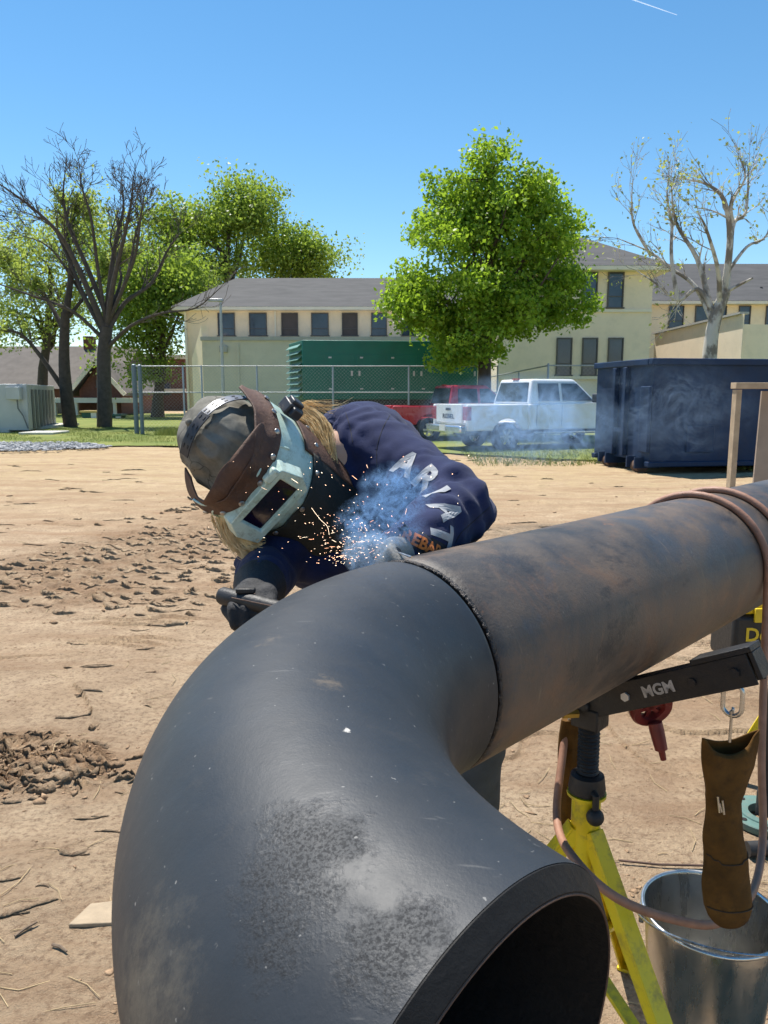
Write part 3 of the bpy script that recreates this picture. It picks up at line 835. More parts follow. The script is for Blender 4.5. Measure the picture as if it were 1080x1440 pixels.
for k in range(5):
    s_ = 0.9 + k * 1.28
    mb = MB(); c_ = A3 + dd * s_ + Vector((0, -0.012, 0)); quadbox(mb, c_, c_ + dd * 1.2, Vector((0, 0.02, 0)), zb0 + 0.12, zt0 - 0.55); dr = mb.build("door", m_gen, gen, bevel=0.008)
    mb = MB(); h0 = c_ + dd * (1.05 if k % 2 == 0 else 0.08) + Vector((0, -0.03, 0)); quadbox(mb, h0, h0 + dd * 0.08, Vector((0, 0.03, 0)), 2.3, 2.5); mb.build("handle", m_pole, dr)
    for z_ in (1.75, 3.0):
        mb = MB(); h0 = c_ + dd * 0.15 + Vector((0, -0.02, 0)); quadbox(mb, h0, h0 + dd * 0.12, Vector((0, 0.02, 0)), z_, z_ + 0.06); mb.build("hinge", m_pole, dr)

# ================================================================== TREES
def leaf_mat(name, c1, c2, trans=0.45):
    m, nt, b = new_mat(name)
    P = geo_pos(nt)
    at_ = nt.nodes.new('ShaderNodeAttribute'); at_.attribute_name = 'tint'
    c = mixc(nt, at_.outputs['Fac'], c1, c2)
    nt.links.new(c, b.inputs['Base Color']); b.inputs['Roughness'].default_value = 0.45; b.inputs['Specular IOR Level'].default_value = 0.35
    t = nt.nodes.new('ShaderNodeBsdfTranslucent')
    c2_ = mixc(nt, 0.55, c, (c2[0] * 1.5, c2[1] * 1.5, c2[2] * 0.8)); nt.links.new(c2_, t.inputs[0])
    mx = nt.nodes.new('ShaderNodeMixShader'); mx.inputs[0].default_value = trans
    nt.links.new(b.outputs[0], mx.inputs[1]); nt.links.new(t.outputs[0], mx.inputs[2])
    nt.links.new(mx.outputs[0], nt.nodes['Material Output'].inputs[0])
    return m
def leaves_mesh(name, C, S, rg, droop=0.3):
    n = len(C)
    a = rg.normal(0, 1, (n, 3)); a[:, 2] -= droop; a /= np.linalg.norm(a, axis=1)[:, None]
    q = rg.normal(0, 1, (n, 3)); q -= (q * a).sum(1)[:, None] * a; q /= np.linalg.norm(q, axis=1)[:, None]
    nn = np.cross(a, q)
    S = S[:, None]
    v = np.stack([C - a * S, C + q * S * 0.62 + nn * S * 0.18, C + a * S, C - q * S * 0.62 + nn * S * 0.18], 1).reshape(-1, 3)
    f = np.arange(n * 4).reshape(n, 4)
    me = np_mesh(name, v, f)
    at_ = me.attributes.new('tint', 'FLOAT', 'FACE')
    at_.data.foreach_set('value', rg.random(len(me.polygons)).astype(np.float32))
    return me
def branch_curve(p0, p1, rg, sag=0.15, n=5, wob=0.08):
    p0, p1 = Vector(p0), Vector(p1); L = (p1 - p0).length
    mid = p0.lerp(p1, 0.5) + Vector((0, 0, -sag * L))
    out = []
    for i in range(n + 1):
        t = i / n
        p = p0 * (1 - t) ** 2 + mid * 2 * t * (1 - t) + p1 * t * t
        if 0 < i < n: p = p + Vector(rg.normal(0, wob * L / n, 3))
        out.append(p)
    return out
m_bark = M("dark_bark", (0.075, 0.058, 0.045), 0.95, 0, 0.35, 6, 0.8, 18, bdist=0.03)
m_bark2 = M("grey_bark", (0.085, 0.068, 0.056), 0.95, 0, 0.3, 6, 0.8, 18, bdist=0.03)
def leafy_tree(name, base, trunk_top, r0, envelope, n_cl, per, spread, leaf, mat, label, seed, group=None, limbs=9, bark=None, shell=0.5, name_crown="crown", bough=1.35):
    """envelope: list of ellipsoids (centre, radii, weight); clumps of leaves carried on real limbs"""
    rg = np.random.default_rng(seed)
    e = thing(name, base, label, "tree", group)
    base = Vector(base); top = Vector(trunk_top)
    cl = []
    ws = np.array([w for _, _, w in envelope], float); ws /= ws.sum()
    per_b = 6
    while len(cl) < n_cl:                       # boughs, each carrying a handful of leaf clumps
        c0, rad, _ = envelope[rg.choice(len(envelope), p=ws)]
        d = rg.normal(0, 1, 3); d /= np.linalg.norm(d)
        k = (shell + (1 - shell) * rg.random()) if rg.random() < 0.8 else rg.random()
        p = np.array(c0) + d * np.array(rad) * k
        for _ in range(per_b if rg.random() < 0.5 else 2):
            cl.append(p + np.clip(rg.normal(0, 1, 3), -1.6, 1.6) * spread * bough * np.array([1, 1, 0.6]))
    cl = np.array(cl[:n_cl])
    mb = MB()
    tr = branch_curve(base - Vector((0, 0, 0.2)), top, rg, 0, 6, 0.05)
    mb.tube(tr, [r0 * (1.25 if i == 0 else 1 - 0.72 * i / 6) for i in range(7)], 12)
    # main limbs towards grouped clumps
    ls = []
    pick = cl[rg.choice(len(cl), limbs, replace=False)]
    for p in pick:
        t = rg.uniform(0.35, 0.95)
        s0 = base.lerp(top, t)
        pts = branch_curve(s0, Vector(p) * 0.85 + s0 * 0.15, rg, 0.10, 6, 0.12)
        rs = r0 * rg.uniform(0.28, 0.42)
        mb.tube(pts, [rs * (1 - 0.8 * i / 6) for i in range(7)], 8)
        ls += [(q, rs * (1 - 0.8 * i / 6)) for i, q in enumerate(pts)][1:]
    ls += [(q, r0 * 0.3) for q in tr[3:]]
    LP = np.array([tuple(q) for q, _ in ls])
    for p in cl:
        j = int(np.argmin(((LP - p) ** 2).sum(1) + 0.6 * np.clip(LP[:, 2] - p[2], 0, 9) ** 2))
        rr_ = min(ls[j][1] * 0.45, 0.06)
        mb.tube(branch_curve(ls[j][0], p, rg, 0.08, 4, 0.15), [rr_ * (1 - 0.85 * i / 4) for i in range(5)], 4, caps=False)
    mb.build("trunk", bark or m_bark, e, True)
    n = n_cl * per
    sc = spread * rg.uniform(0.6, 1.35, n_cl)
    C = np.repeat(cl, per, 0) + np.clip(rg.normal(0, 1, (n, 3)), -1.7, 1.7) * np.repeat(sc, per)[:, None] * np.array([1, 1, 0.7])
    S = leaf * rg.uniform(0.6, 1.35, n)
    link(name_crown, leaves_mesh(name_crown, C, S, rg), mat, e)
    return e
m_maple = leaf_mat("maple_leaf", (0.070, 0.165, 0.014), (0.31, 0.45, 0.050), 0.5)
D = 29.0
kx = D / 1080.0 / 1.02
def P3(u, v, dy=0, D_=D):
    q = at(u, v, D_); return (q.x, D_ + dy, q.z)
env = [(P3(705, 262), (1.5, 1.5, 1.1), 0.9), (P3(652, 250), (0.8, 0.9, 0.7), 0.35), (P3(695, 320), (2.8, 2.6, 1.6), 3.0), (P3(768, 318), (1.2, 1.6, 1.2), 0.8), (P3(695, 395), (3.2, 2.9, 1.5), 3.2), (P3(592, 425), (1.0, 1.3, 0.9), 0.7),
       (P3(682, 455), (3.0, 2.7, 1.1), 2.4), (P3(790, 420), (0.9, 1.4, 1.2), 0.8), (P3(640, 490), (1.3, 1.6, 0.5), 0.5), (P3(625, 310), (0.9, 1.2, 0.9), 0.6)]
b0 = at(683, 600, D)
leafy_tree("maple_tree", (b0.x, D, 0), P3(688, 250), 0.30, env, 470, 110, 0.33, 0.085, m_maple, "full bright green leafy tree standing behind the pickups", 11, limbs=16)

m_oak = leaf_mat("spring_oak_leaf", (0.085, 0.16, 0.025), (0.30, 0.40, 0.075), 0.5)
m_oak2 = leaf_mat("pale_spring_leaf", (0.15, 0.22, 0.045), (0.34, 0.41, 0.11), 0.55)
def E(u, v, D_, ru, rv, w=1.0):
    q = at(u, v, D_); s = D_ / 1080.0
    return ((q.x, D_, q.z), (ru * s, ru * s * 0.9, rv * s), w)
def T(u, v, D_):
    q = at(u, v, D_); return (q.x, D_, q.z)
leafy_tree("oak_tree", (T(320, 600, 62)[0], 62, 0), T(322, 330, 62), 0.5, [E(345, 300, 62, 38, 28, 1.2), E(275, 312, 62, 50, 30, 1.2), E(300, 360, 62, 62, 40, 1.5), E(365, 268, 62, 18, 14, .4), E(230, 350, 62, 45, 45, 1.0), E(270, 400, 62, 60, 40, 1.2)],
           300, 78, 0.78, 0.14, m_oak, "light green oak rising over the left end of the grey roof", 21, "oaks behind the long building", 10)
leafy_tree("oak_tree", (T(420, 600, 66)[0], 66, 0), T(415, 360, 66), 0.4, [E(410, 352, 66, 46, 26, 1.2), E(445, 368, 66, 32, 20, .8), E(385, 375, 66, 40, 22, .8)],
           150, 78, 0.7, 0.14, m_oak, "smaller light green oak showing above the middle of the grey roof", 22, "oaks behind the long building", 7)
leafy_tree("oak_tree", (T(222, 600, 52)[0], 52, 0), T(232, 420, 52), 0.4, [E(215, 440, 52, 48, 40, 1.3), E(240, 395, 52, 45, 35, 1.2), E(205, 500, 52, 36, 26, .8), E(180, 380, 52, 40, 45, .9)],
           260, 76, 0.68, 0.125, m_oak, "green oak between the bare tree and the cream building corner", 23, "oaks behind the long building", 10)
leafy_tree("oak_tree", (T(60, 600, 58)[0], 58, 0), T(70, 380, 58), 0.45, [E(60, 350, 58, 70, 55, 1.2), E(140, 340, 58, 50, 50, 1.0), E(20, 430, 58, 50, 50, .9), E(110, 440, 58, 55, 40, .7)],
           230, 60, 0.8, 0.12, m_oak2, "thin pale green oak behind the two dark trunks at left", 24, "oaks behind the long building", 10)

def bare_tree(name, base, label, main, seed, r0, bark, twig_len, leaf=None, n_leaf=0, leaf_s=0.1, tmin=0.008, kids=(7, 6, 5, 4), droop=0.0, dense=2.2):
    """main: list of (points, r) limbs laid out by hand; twigs grow from them"""
    rg = np.random.default_rng(seed)
    e = thing(name, base, label, "tree")
    tk = MB(); tw = MB(); tips = []
    def twig(p, d, L, r, lev):
        pts = [p]; q = p.copy(); dd_ = d.copy(); n = 4
        for i in range(n):
            dd_ = (dd_ + Vector(rg.normal(0, 0.16, 3)) + Vector((0, 0, 0.06 - droop))).normalized()
            q = q + dd_ * (L / n); pts.append(q.copy())
        (tk if r > 0.03 else tw).tube(pts, [max(r * (1 - 0.75 * i / n), tmin) for i in range(n + 1)], 6 if r > 0.03 else 3, caps=False)
        if lev <= 0:
            tips.append(pts[-1]); tips.append(pts[2]); return
        k = kids[lev]
        for i in range(k):
            t = rg.uniform(0.25, 1.0); s = t * n; j = min(int(s), n - 1)
            pp = pts[j].lerp(pts[j + 1], s - j)
            ax = Vector(rg.normal(0, 1, 3)).normalized()
            nd_ = (dd_ + (ax - dd_ * ax.dot(dd_)) * rg.uniform(0.5, 1.0)).normalized()
            twig(pp, nd_, L * rg.uniform(0.4, 0.68), r * 0.42, lev - 1)
    for pts, ra, rb, lev in main:
        P_ = [Vector(p) for p in pts]
        # smooth subdivide
        Q = []
        for i in range(len(P_) - 1):
            a_, b_ = P_[i], P_[i + 1]
            pm, pn = P_[max(i - 1, 0)], P_[min(i + 2, len(P_) - 1)]
            for k in range(4):
                t = k / 4
                Q.append(0.5 * ((2 * a_) + (b_ - pm) * t + (2 * pm - 5 * a_ + 4 * b_ - pn) * t * t + (3 * a_ - pm - 3 * b_ + pn) * t ** 3))
        Q.append(P_[-1]); n = len(Q)
        tk.tube(Q, [ra + (rb - ra) * (i / (n - 1)) for i in range(n)], 10)
        if lev < 0: continue
        Lt = sum((Q[i + 1] - Q[i]).length for i in range(n - 1))
        for i in range(int(Lt * dense)):
            s = rg.uniform(0.3, 1.0) * (n - 1); j = min(int(s), n - 2)
            pp = Q[j].lerp(Q[j + 1], s - j); dd_ = (Q[j + 1] - Q[j]).normalized()
            ax = Vector(rg.normal(0, 1, 3)).normalized()
            nd_ = (dd_ + (ax - dd_ * ax.dot(dd_)) * rg.uniform(0.4, 0.9)).normalized()
            ra_ = (ra + (rb - ra) * s / (n - 1))
            twig(pp, nd_, twig_len * rg.uniform(0.5, 1.1), min(ra_ * 0.45, 0.045), lev)
        twig(Q[-1], (Q[-1] - Q[-2]).normalized(), twig_len, rb, lev)
    tk.build("trunk", bark, e, True)
    tag(tw.build("twigs", bark, e), kind="stuff")
    if leaf:
        tp = np.array([tuple(t) for t in tips]); ch = tp[rg.choice(len(tp), n_leaf)] + rg.normal(0, 0.12, (n_leaf, 3))
        link("crown", leaves_mesh("crown", ch, leaf_s * rg.uniform(0.6, 1.4, n_leaf), rg), leaf, e)
    return e
D1 = 36.0
def L1(pts, dys=None, D_=D1):
    return [tuple(Vector(T(u, v + (max(0, 340 - v) * (0.26 if D_ > 30 else 0.13)), D_)) + Vector((0, (dys[i] if dys else 0), 0))) for i, (u, v) in enumerate(pts)]
bt = L1([(147, 604)])[0]
bare_tree("bare_tree", (bt[0], D1, 0), "tall leafless dark tree with spreading limbs at left", [
    (L1([(147, 606), (147, 560), (146, 500), (150, 460)]), 0.36, 0.27, -1),
    (L1([(150, 460), (152, 400), (158, 330), (165, 270), (160, 215)], [0, .2, .5, .8, 1]), 0.16, 0.02, 2),
    (L1([(148, 465), (120, 390), (95, 335), (60, 285), (15, 240)], [0, -.4, -.8, -1.2, -1.6]), 0.16, 0.02, 2),
    (L1([(147, 470), (115, 420), (80, 350), (50, 290), (20, 275)], [0, .5, 1, 1.6, 2]), 0.12, 0.02, 2),
    (L1([(151, 455), (165, 400), (185, 340), (200, 280), (205, 245)], [0, -.5, -1, -1.5, -1.8]), 0.14, 0.02, 2),
    (L1([(150, 470), (172, 425), (205, 395), (225, 345), (240, 310)], [0, .3, .8, 1.2, 1.6]), 0.13, 0.02, 2),
    (L1([(149, 440), (118, 370), (90, 300), (80, 240), (78, 205)], [0, .2, .4, .7, 1]), 0.13, 0.02, 2),
    (L1([(150, 460), (140, 380), (134, 300), (120, 240), (112, 200)], [0, -.2, -.5, -.4, 0]), 0.10, 0.015, 2),
    (L1([(151, 455), (172, 380), (177, 310), (185, 262)], [0, .8, 1.4, 1.6]), 0.10, 0.015, 2),
    (L1([(149, 468), (100, 405), (50, 340), (0, 310)], [0, 1, 1.6, 2]), 0.10, 0.015, 2),
    (L1([(154, 450), (198, 372), (214, 305), (222, 275)], [0, -1, -1.6, -2]), 0.09, 0.015, 2),
    (L1([(150, 445), (160, 385), (135, 325), (142, 262)], [0, 1.0, 1.8, 2.2]), 0.09, 0.015, 2),
    (L1([(150, 490), (190, 460), (240, 445), (290, 440), (325, 415)], [0, -.6, -1.4, -2, -2.4]), 0.10, 0.015, 1),
    (L1([(148, 480), (110, 440), (60, 420), (5, 400)], [0, -.6, -1.2, -1.6]), 0.10, 0.02, 2),
    ], 31, 0.36, m_bark2, 1.45, kids=(3, 3, 3, 3), tmin=0.010, dense=2.3)
D2 = 36.5
bt = T(97, 600, D2)
bare_tree("dark_trunk_tree", (bt[0], D2, 0), "dark leaning trunk with forked limb and sparse new leaves at far left", [
    (L1([(100, 606), (93, 550), (90, 500), (92, 440)], None, D2), 0.34, 0.20, -1),
    (L1([(92, 445), (95, 380), (85, 320), (90, 290)], [0, .4, .8, 1.0], D2), 0.18, 0.03, 2),
    (L1([(88, 545), (60, 500), (35, 470), (0, 465)], [0, -.3, -.6, -1], D2), 0.13, 0.04, 1),
    (L1([(92, 470), (60, 420), (25, 390), (-10, 370)], [0, .5, 1, 1.4], D2), 0.12, 0.03, 2),
    (L1([(93, 450), (125, 400), (150, 370)], [0, .6, 1.2], D2), 0.10, 0.03, 2),
    ], 37, 0.34, m_bark, 1.3, m_oak2, 6500, 0.075, kids=(3, 4, 4, 4), tmin=0.009)
m_syc, nt, b = new_mat("sycamore_bark")
P = geo_pos(nt)
c = mixc(nt, ramp(nt, noise_node(nt, P, 2.6, 5, 0.6, stretch=(1, 1, 0.5)), [(0.46, 0.0), (0.54, 1.0)]).outputs[0], (0.20, 0.17, 0.14), (0.52, 0.48, 0.42))
nt.links.new(c, b.inputs['Base Color']); b.inputs['Roughness'].default_value = 0.85; bump(nt, b, noise_node(nt, P, 12, 6), 0.5, 0.02)
D3 = 24.0
bt = T(997, 640, D3)
m_sycl = leaf_mat("sycamore_leaf", (0.16, 0.21, 0.05), (0.36, 0.38, 0.14), 0.5)
bare_tree("sycamore_tree", (bt[0], D3, 0), "pale barked sycamore with crooked limbs and few leaves at far right", [
    (L1([(995, 650), (996, 560), (998, 500), (1004, 455), (1020, 410)], None, D3), 0.27, 0.16, -1),
    (L1([(1002, 450), (1000, 420), (990, 360), (965, 300), (962, 240)], [0, .2, .5, .8, 1], D3), 0.12, 0.02, 1),
    (L1([(1018, 415), (1020, 340), (1008, 280), (985, 255), (958, 245)], [0, -.3, -.5, -.5, -.4], D3), 0.11, 0.015, 1),
    (L1([(1020, 410), (1030, 355), (1040, 305), (1060, 285), (1068, 210)], [0, .2, .4, .5, .7], D3), 0.12, 0.015, 1),
    (L1([(1040, 310), (1035, 275), (1050, 235), (1040, 205)], [.4, .3, .1, 0], D3), 0.06, 0.012, 1),
    (L1([(1012, 430), (1000, 385), (975, 335), (960, 310)], [0, -.5, -1, -1.2], D3), 0.09, 0.015, 1),
    (L1([(1002, 455), (985, 400), (955, 370), (935, 345), (890, 320)], [0, .4, .8, 1.2, 1.4], D3), 0.08, 0.012, 1),
    (L1([(960, 420), (953, 360), (955, 300), (950, 260), (955, 215)], [.4, .5, .6, .7, .8], D3), 0.07, 0.012, 1),
    (L1([(1004, 440), (985, 405), (960, 420), (930, 395), (905, 375)], [0, .2, .4, .5, .7], D3), 0.08, 0.012, 1),
    (L1([(935, 350), (910, 300), (905, 260), (905, 225)], [1.2, 1.2, 1.1, 1], D3), 0.05, 0.01, 1),
    (L1([(1018, 412), (1035, 402), (1052, 393)], [0, -.2, -.3], D3), 0.06, 0.03, -1),
    (L1([(1025, 380), (1055, 345), (1085, 330), (1105, 300)], [0, .2, .5, .8], D3), 0.06, 0.012, 1),
    ], 41, 0.27, m_syc, 1.0, m_sycl, 900, 0.058, kids=(3, 5, 4, 4), tmin=0.006, dense=3.0)

# ================================================================== VEHICLES
m_tyre = M("tyre_rubber", (0.02, 0.02, 0.021), 0.85, 0, 0.2, 10, 0.4, 60)
m_rim = M("alloy_rim", (0.45, 0.46, 0.47), 0.35, 0.8, 0.1, 5)
m_carglass = M("car_glass", (0.03, 0.04, 0.05), 0.06, 0, 0.3, 1.5, spec=0.7)
m_chrome = M("chrome_bumper", (0.62, 0.63, 0.65), 0.2, 0.9, 0.05, 4)
m_tlight = M("tail_lamp_red", (0.35, 0.02, 0.02), 0.2, 0, 0.15, 8, coat=0.5)
m_trimblk = M("black_trim", (0.02, 0.02, 0.022), 0.6, 0, 0.2, 8)
def text_geo(s, size, bold=0.0, res=3):
    cu = bpy.data.curves.new("txt", 'FONT'); cu.body = s; cu.size = size; cu.align_x = 'CENTER'; cu.align_y = 'CENTER'; cu.offset = bold; cu.resolution_u = res
    o = bpy.data.objects.new("txt", cu); COL.objects.link(o)
    dg = bpy.context.evaluated_depsgraph_get()
    me = bpy.data.meshes.new_from_object(o.evaluated_get(dg))
    V_ = [Vector(v.co) for v in me.vertices]; F_ = [tuple(p.vertices) for p in me.polygons]
    bpy.data.objects.remove(o); bpy.data.curves.remove(cu); bpy.data.meshes.remove(me)
    return V_, F_
def pickup(origin, ang, paint, label, L=5.8, W=2.0, H=1.93, rearx=0.0, letters=None, light_mat=None, old=False):
    e = thing("pickup_truck", (origin[0], origin[1], 0), label, "pickup truck", "pickups parked on the grass")
    X = Matrix.Translation(Vector((origin[0], origin[1], 0))) @ Matrix.Rotation(ang, 4, 'Z')
    wr = 0.40; hb = 1.28 if not old else 1.18    # bed rail height
    z0 = 0.58; ax_r, ax_f = 1.28, 1.28 + 3.6 * L / 5.8
    def arch(cx, r_=0.50):
        return [Vector((cx + r_ * math.cos(t), 0, max(z0 - 0.02, wr + r_ * math.sin(t)))) for t in np.linspace(math.pi - 0.35, 0.35, 12)]
    # lower body side profile, rear at x = 0
    prof = [Vector((0.02, 0, z0))] + arch(ax_r) + arch(ax_f) + [Vector((L - 0.05, 0, z0)), Vector((L, 0, 0.75)), Vector((L, 0, hb - 0.15)), Vector((L - 0.18, 0, hb - 0.02)), Vector((L - 1.35, 0, hb + 0.08)), Vector((L - 1.5, 0, hb)), Vector((2.0, 0, hb)), Vector((0, 0, hb)), Vector((0, 0, z0 + 0.2))]
    mb = MB()
    # bed: two side walls + inner floor; front half solid
    bedx = 1.95
    for sy in (-1, 1):
        sp_ = [Vector((0.0, 0, z0))] + arch(ax_r) + [Vector((bedx, 0, z0)), Vector((bedx, 0, hb)), Vector((0, 0, hb))]
        y_a, y_b = sy * (W / 2), sy * (W / 2 - 0.13)
        mb.prism([Vector((p.x, y_a, p.z)) for p in sp_], (0, y_b - y_a, 0), X)
    mb.prism([Vector((0.06, -W / 2 + 0.13, 0.72)), Vector((bedx, -W / 2 + 0.13, 0.72)), Vector((bedx, -W / 2 + 0.13, 0.8)), Vector((0.06, -W / 2 + 0.13, 0.8))], (0, W - 0.26, 0), X)
    fr = [Vector((bedx + 0.012, 0, z0))] + arch(ax_f) + [Vector((L - 0.05, 0, z0)), Vector((L, 0, 0.75)), Vector((L, 0, hb - 0.2)), Vector((L - 0.2, 0, hb - 0.05)), Vector((L - 1.35, 0, hb + 0.06)), Vector((bedx + 0.012, 0, hb))]
    mb.prism([Vector((p.x, -W / 2, p.z)) for p in fr], (0, W, 0), X)
    body = mb.build("body", paint, e, bevel=0.035, seg=2)
    # cab greenhouse
    cx0, cx1 = bedx + 0.04, L - 1.45
    zb_ = hb - 0.01; rb, rt = W / 2 - 0.03, W / 2 - 0.20
    lo = [(cx0, rb), (cx1 + 0.05, rb)]; hi = [(cx0 + 0.16, rt), (cx1 - 0.75, rt)]
    Vc = [Vector((lo[0][0], -lo[0][1], zb_)), Vector((lo[1][0], -lo[1][1], zb_)), Vector((lo[1][0], lo[1][1], zb_)), Vector((lo[0][0], lo[0][1], zb_)),
          Vector((hi[0][0], -hi[0][1], H)), Vector((hi[1][0], -hi[1][1], H)), Vector((hi[1][0], hi[1][1], H)), Vector((hi[0][0], hi[0][1], H))]
    mb = MB(); mb.add([X @ v for v in Vc], [(0, 3, 2, 1), (4, 5, 6, 7), (0, 1, 5, 4), (1, 2, 6, 5), (2, 3, 7, 6), (3, 0, 4, 7)])
    mb.build("cab", paint, e, bevel=0.07, seg=3)
    def on_side(y_s, xa, xb, za, zc, name, mat, par, off=0.02, slant=None):
        def pt(x, z):
            f_ = (z - zb_) / (H - zb_); y = (rb + (rt - rb) * f_ + off) * y_s
            return X @ Vector((x, y, z))
        mb = MB(); sl = slant or (0, 0)
        q = [pt(xa, za), pt(xb, za), pt(xb + sl[1], zc), pt(xa + sl[0], zc)]
        nn = (X.to_3x3() @ Vector((0, y_s, 0))) * 0.012
        mb.add(q + [p - nn for p in q], [(0, 1, 2, 3), (7, 6, 5, 4), (0, 4, 5, 1), (1, 5, 6, 2), (2, 6, 7, 3), (3, 7, 4, 0)])
        return mb.build(name, mat, par)
    for ys in (-1, 1):
        za, zc = zb_ + 0.10, H - 0.12
        on_side(ys, cx0 + 0.30, cx0 + 1.02, za, zc, "side_window", m_carglass, e, slant=(0.03, 0))
        on_side(ys, cx0 + 1.12, cx1 - 0.18, za, zc, "side_window", m_carglass, e, slant=(0, -0.52))
        for xa in (cx0 + 0.22, cx0 + 1.07):
            mb = MB(); y = ys * (W / 2 + 0.004); mb.frame_bar(X @ Vector((xa, y, z0 + 0.1)), X @ Vector((xa, y, hb - 0.03)), 0.012, 0.008); dr = mb.build("door_gap", m_trimblk, e)
        mb = MB(); y = ys * (W / 2 + 0.03); mb.frame_bar(X @ Vector((cx0 + 0.9, y, hb - 0.16)), X @ Vector((cx0 + 0.7, y, hb - 0.16)), 0.03, 0.035); mb.build("door_handle", paint if not old else m_chrome, e, bevel=0.008)
        mb = MB(); mb.frame_bar(X @ Vector((cx0 + 0.1, ys * (W / 2 + 0.06), 0.50)), X @ Vector((cx1 + 0.1, ys * (W / 2 + 0.06), 0.50)), 0.12, 0.05); mb.build("running_board", m_chrome, e, bevel=0.015)
        mb = MB(); mb.box(X @ Vector((cx1 - 0.25, ys * (W / 2 + 0.17), hb + 0.17)), (0.12, 0.26, 0.26), Matrix.Rotation(ang, 3, 'Z')); mb.build("mirror", m_trimblk, e, bevel=0.04)
        mb = MB(); tl = [Vector((-0.02, ys * (W / 2 - 0.24), hb - 0.42)), Vector((-0.02, ys * (W / 2 + 0.012), hb - 0.42)), Vector((-0.02, ys * (W / 2 + 0.012), hb - 0.06)), Vector((-0.02, ys * (W / 2 - 0.24), hb - 0.06))]
        mb.prism(tl, (0.14, 0, 0), X); mb.build("tail_light", light_mat or m_tlight, e, bevel=0.015)
        mb = MB()
        for cxw in (ax_r, ax_f):
            w = MB(); Mx = X @ Matrix.Translation(Vector((cxw, ys * (W / 2 - 0.16), wr))) @ Matrix.Rotation(math.pi / 2, 4, 'X')
            w.lathe([(0.235, -0.13), (0.36, -0.135), (0.395, -0.11), (0.40, -0.04), (0.40, 0.04), (0.395, 0.11), (0.36, 0.135), (0.235, 0.13)], Mx, 32)
            wo_ = w.build("wheel", m_tyre, e, True)
            w = MB(); zf = -0.10 * ys
            w.lathe([(0.24, zf), (0.225, zf * 0.4), (0.215, zf * 0.35)], Mx, 32)
            for k in range(6):
                t = k * math.pi / 3; a_ = Vector((math.cos(t) * 0.03, math.sin(t) * 0.03, zf * 0.75)); b_ = Vector((math.cos(t) * 0.225, math.sin(t) * 0.225, zf * 0.8))
                w.frame_bar(Mx @ a_, Mx @ b_, 0.055, 0.03, up=Mx.to_3x3() @ Vector((0, 0, 1)))
            w.lathe([(0.0, zf * 1.0), (0.06, zf), (0.06, zf * 0.5)], Mx, 20)
            w.build("rim", m_rim, wo_)
    # rear window and windscreen
    def flat(pts, name, mat, n):
        q = [X @ Vector(p) for p in pts]; nn = X.to_3x3() @ Vector(n)
        mb = MB(); mb.add([p + nn * 0.02 for p in q] + [p - nn * 0.01 for p in q], [(0, 1, 2, 3), (7, 6, 5, 4), (0, 4, 5, 1), (1, 5, 6, 2), (2, 6, 7, 3), (3, 7, 4, 0)]); return mb.build(name, mat, e)
    flat([(cx0 + 0.015, -rb + 0.16, zb_ + 0.07), (cx0 + 0.015, rb - 0.16, zb_ + 0.07), (cx0 + 0.135, rt - 0.10, H - 0.10), (cx0 + 0.135, -rt + 0.10, H - 0.10)], "rear_window", m_carglass, (-1, 0, 0.25))
    flat([(cx1 - 0.03, -rb + 0.12, zb_ + 0.07), (cx1 - 0.03, rb - 0.12, zb_ + 0.07), (cx1 - 0.72, rt - 0.07, H - 0.06), (cx1 - 0.72, -rt + 0.07, H - 0.06)], "windscreen", m_carglass, (0.65, 0, 0.75))
    mb = MB(); mb.prism([Vector((-0.03, -W / 2 + 0.27, z0 + 0.20)), Vector((-0.03, W / 2 - 0.27, z0 + 0.20)), Vector((-0.03, W / 2 - 0.27, hb + 0.01)), Vector((-0.03, -W / 2 + 0.27, hb + 0.01))], (0.09, 0, 0), X)
    tg = mb.build("tailgate", paint, e, bevel=0.02)
    mb = MB(); mb.box(X @ Vector((-0.045, 0, hb - 0.13)), (0.03, 0.24, 0.07), Matrix.Rotation(ang, 3, 'Z')); mb.build("handle", m_trimblk, tg)
    if letters:
        V_, F_ = text_geo(letters, 0.17, 0.006)
        mb = MB(); mb.add([X @ Vector((-0.036, -v.x * 1.5, v.y + hb - 0.33)) for v in V_], F_); mb.build("lettering", m_trimblk, tg)
    mb = MB(); mb.box(X @ Vector((-0.12, 0, 0.62)), (0.2, W - 0.02, 0.2), Matrix.Rotation(ang, 3, 'Z')); bp = mb.build("rear_bumper", m_chrome if not old else m_chrome, e, bevel=0.04)
    mb = MB(); mb.box(X @ Vector((-0.228, 0, 0.64)), (0.012, 0.32, 0.16), Matrix.Rotation(ang, 3, 'Z')); mb.build("licence_plate", m_white, bp)
    mb = MB(); mb.box(X @ Vector((L + 0.06, 0, 0.6)), (0.18, W - 0.05, 0.26), Matrix.Rotation(ang, 3, 'Z')); mb.build("front_bumper", m_chrome, e, bevel=0.05)
    mb = MB(); mb.box(X @ Vector((L * 0.5, 0, 0.5)), (L * 0.86, W * 0.5, 0.16), Matrix.Rotation(ang, 3, 'Z')); mb.build("chassis", m_black, e)
    mb = MB(); mb.box(X @ Vector((cx0 + 0.17, 0, H + 0.005)), (0.06, 0.3, 0.04), Matrix.Rotation(ang, 3, 'Z')); mb.build("brake_light", m_tlight, e)
    return e
m_wpaint = M("white_car_paint", (0.78, 0.79, 0.80), 0.3, 0, 0.04, 1.5, coat=0.4)
m_rpaint = M("red_car_paint", (0.40, 0.012, 0.022), 0.3, 0, 0.12, 2, coat=0.5)
qa = at(613, 637, 21.6)
wt_x, wt_y = at(612, 600, 22.0).x, 22.0
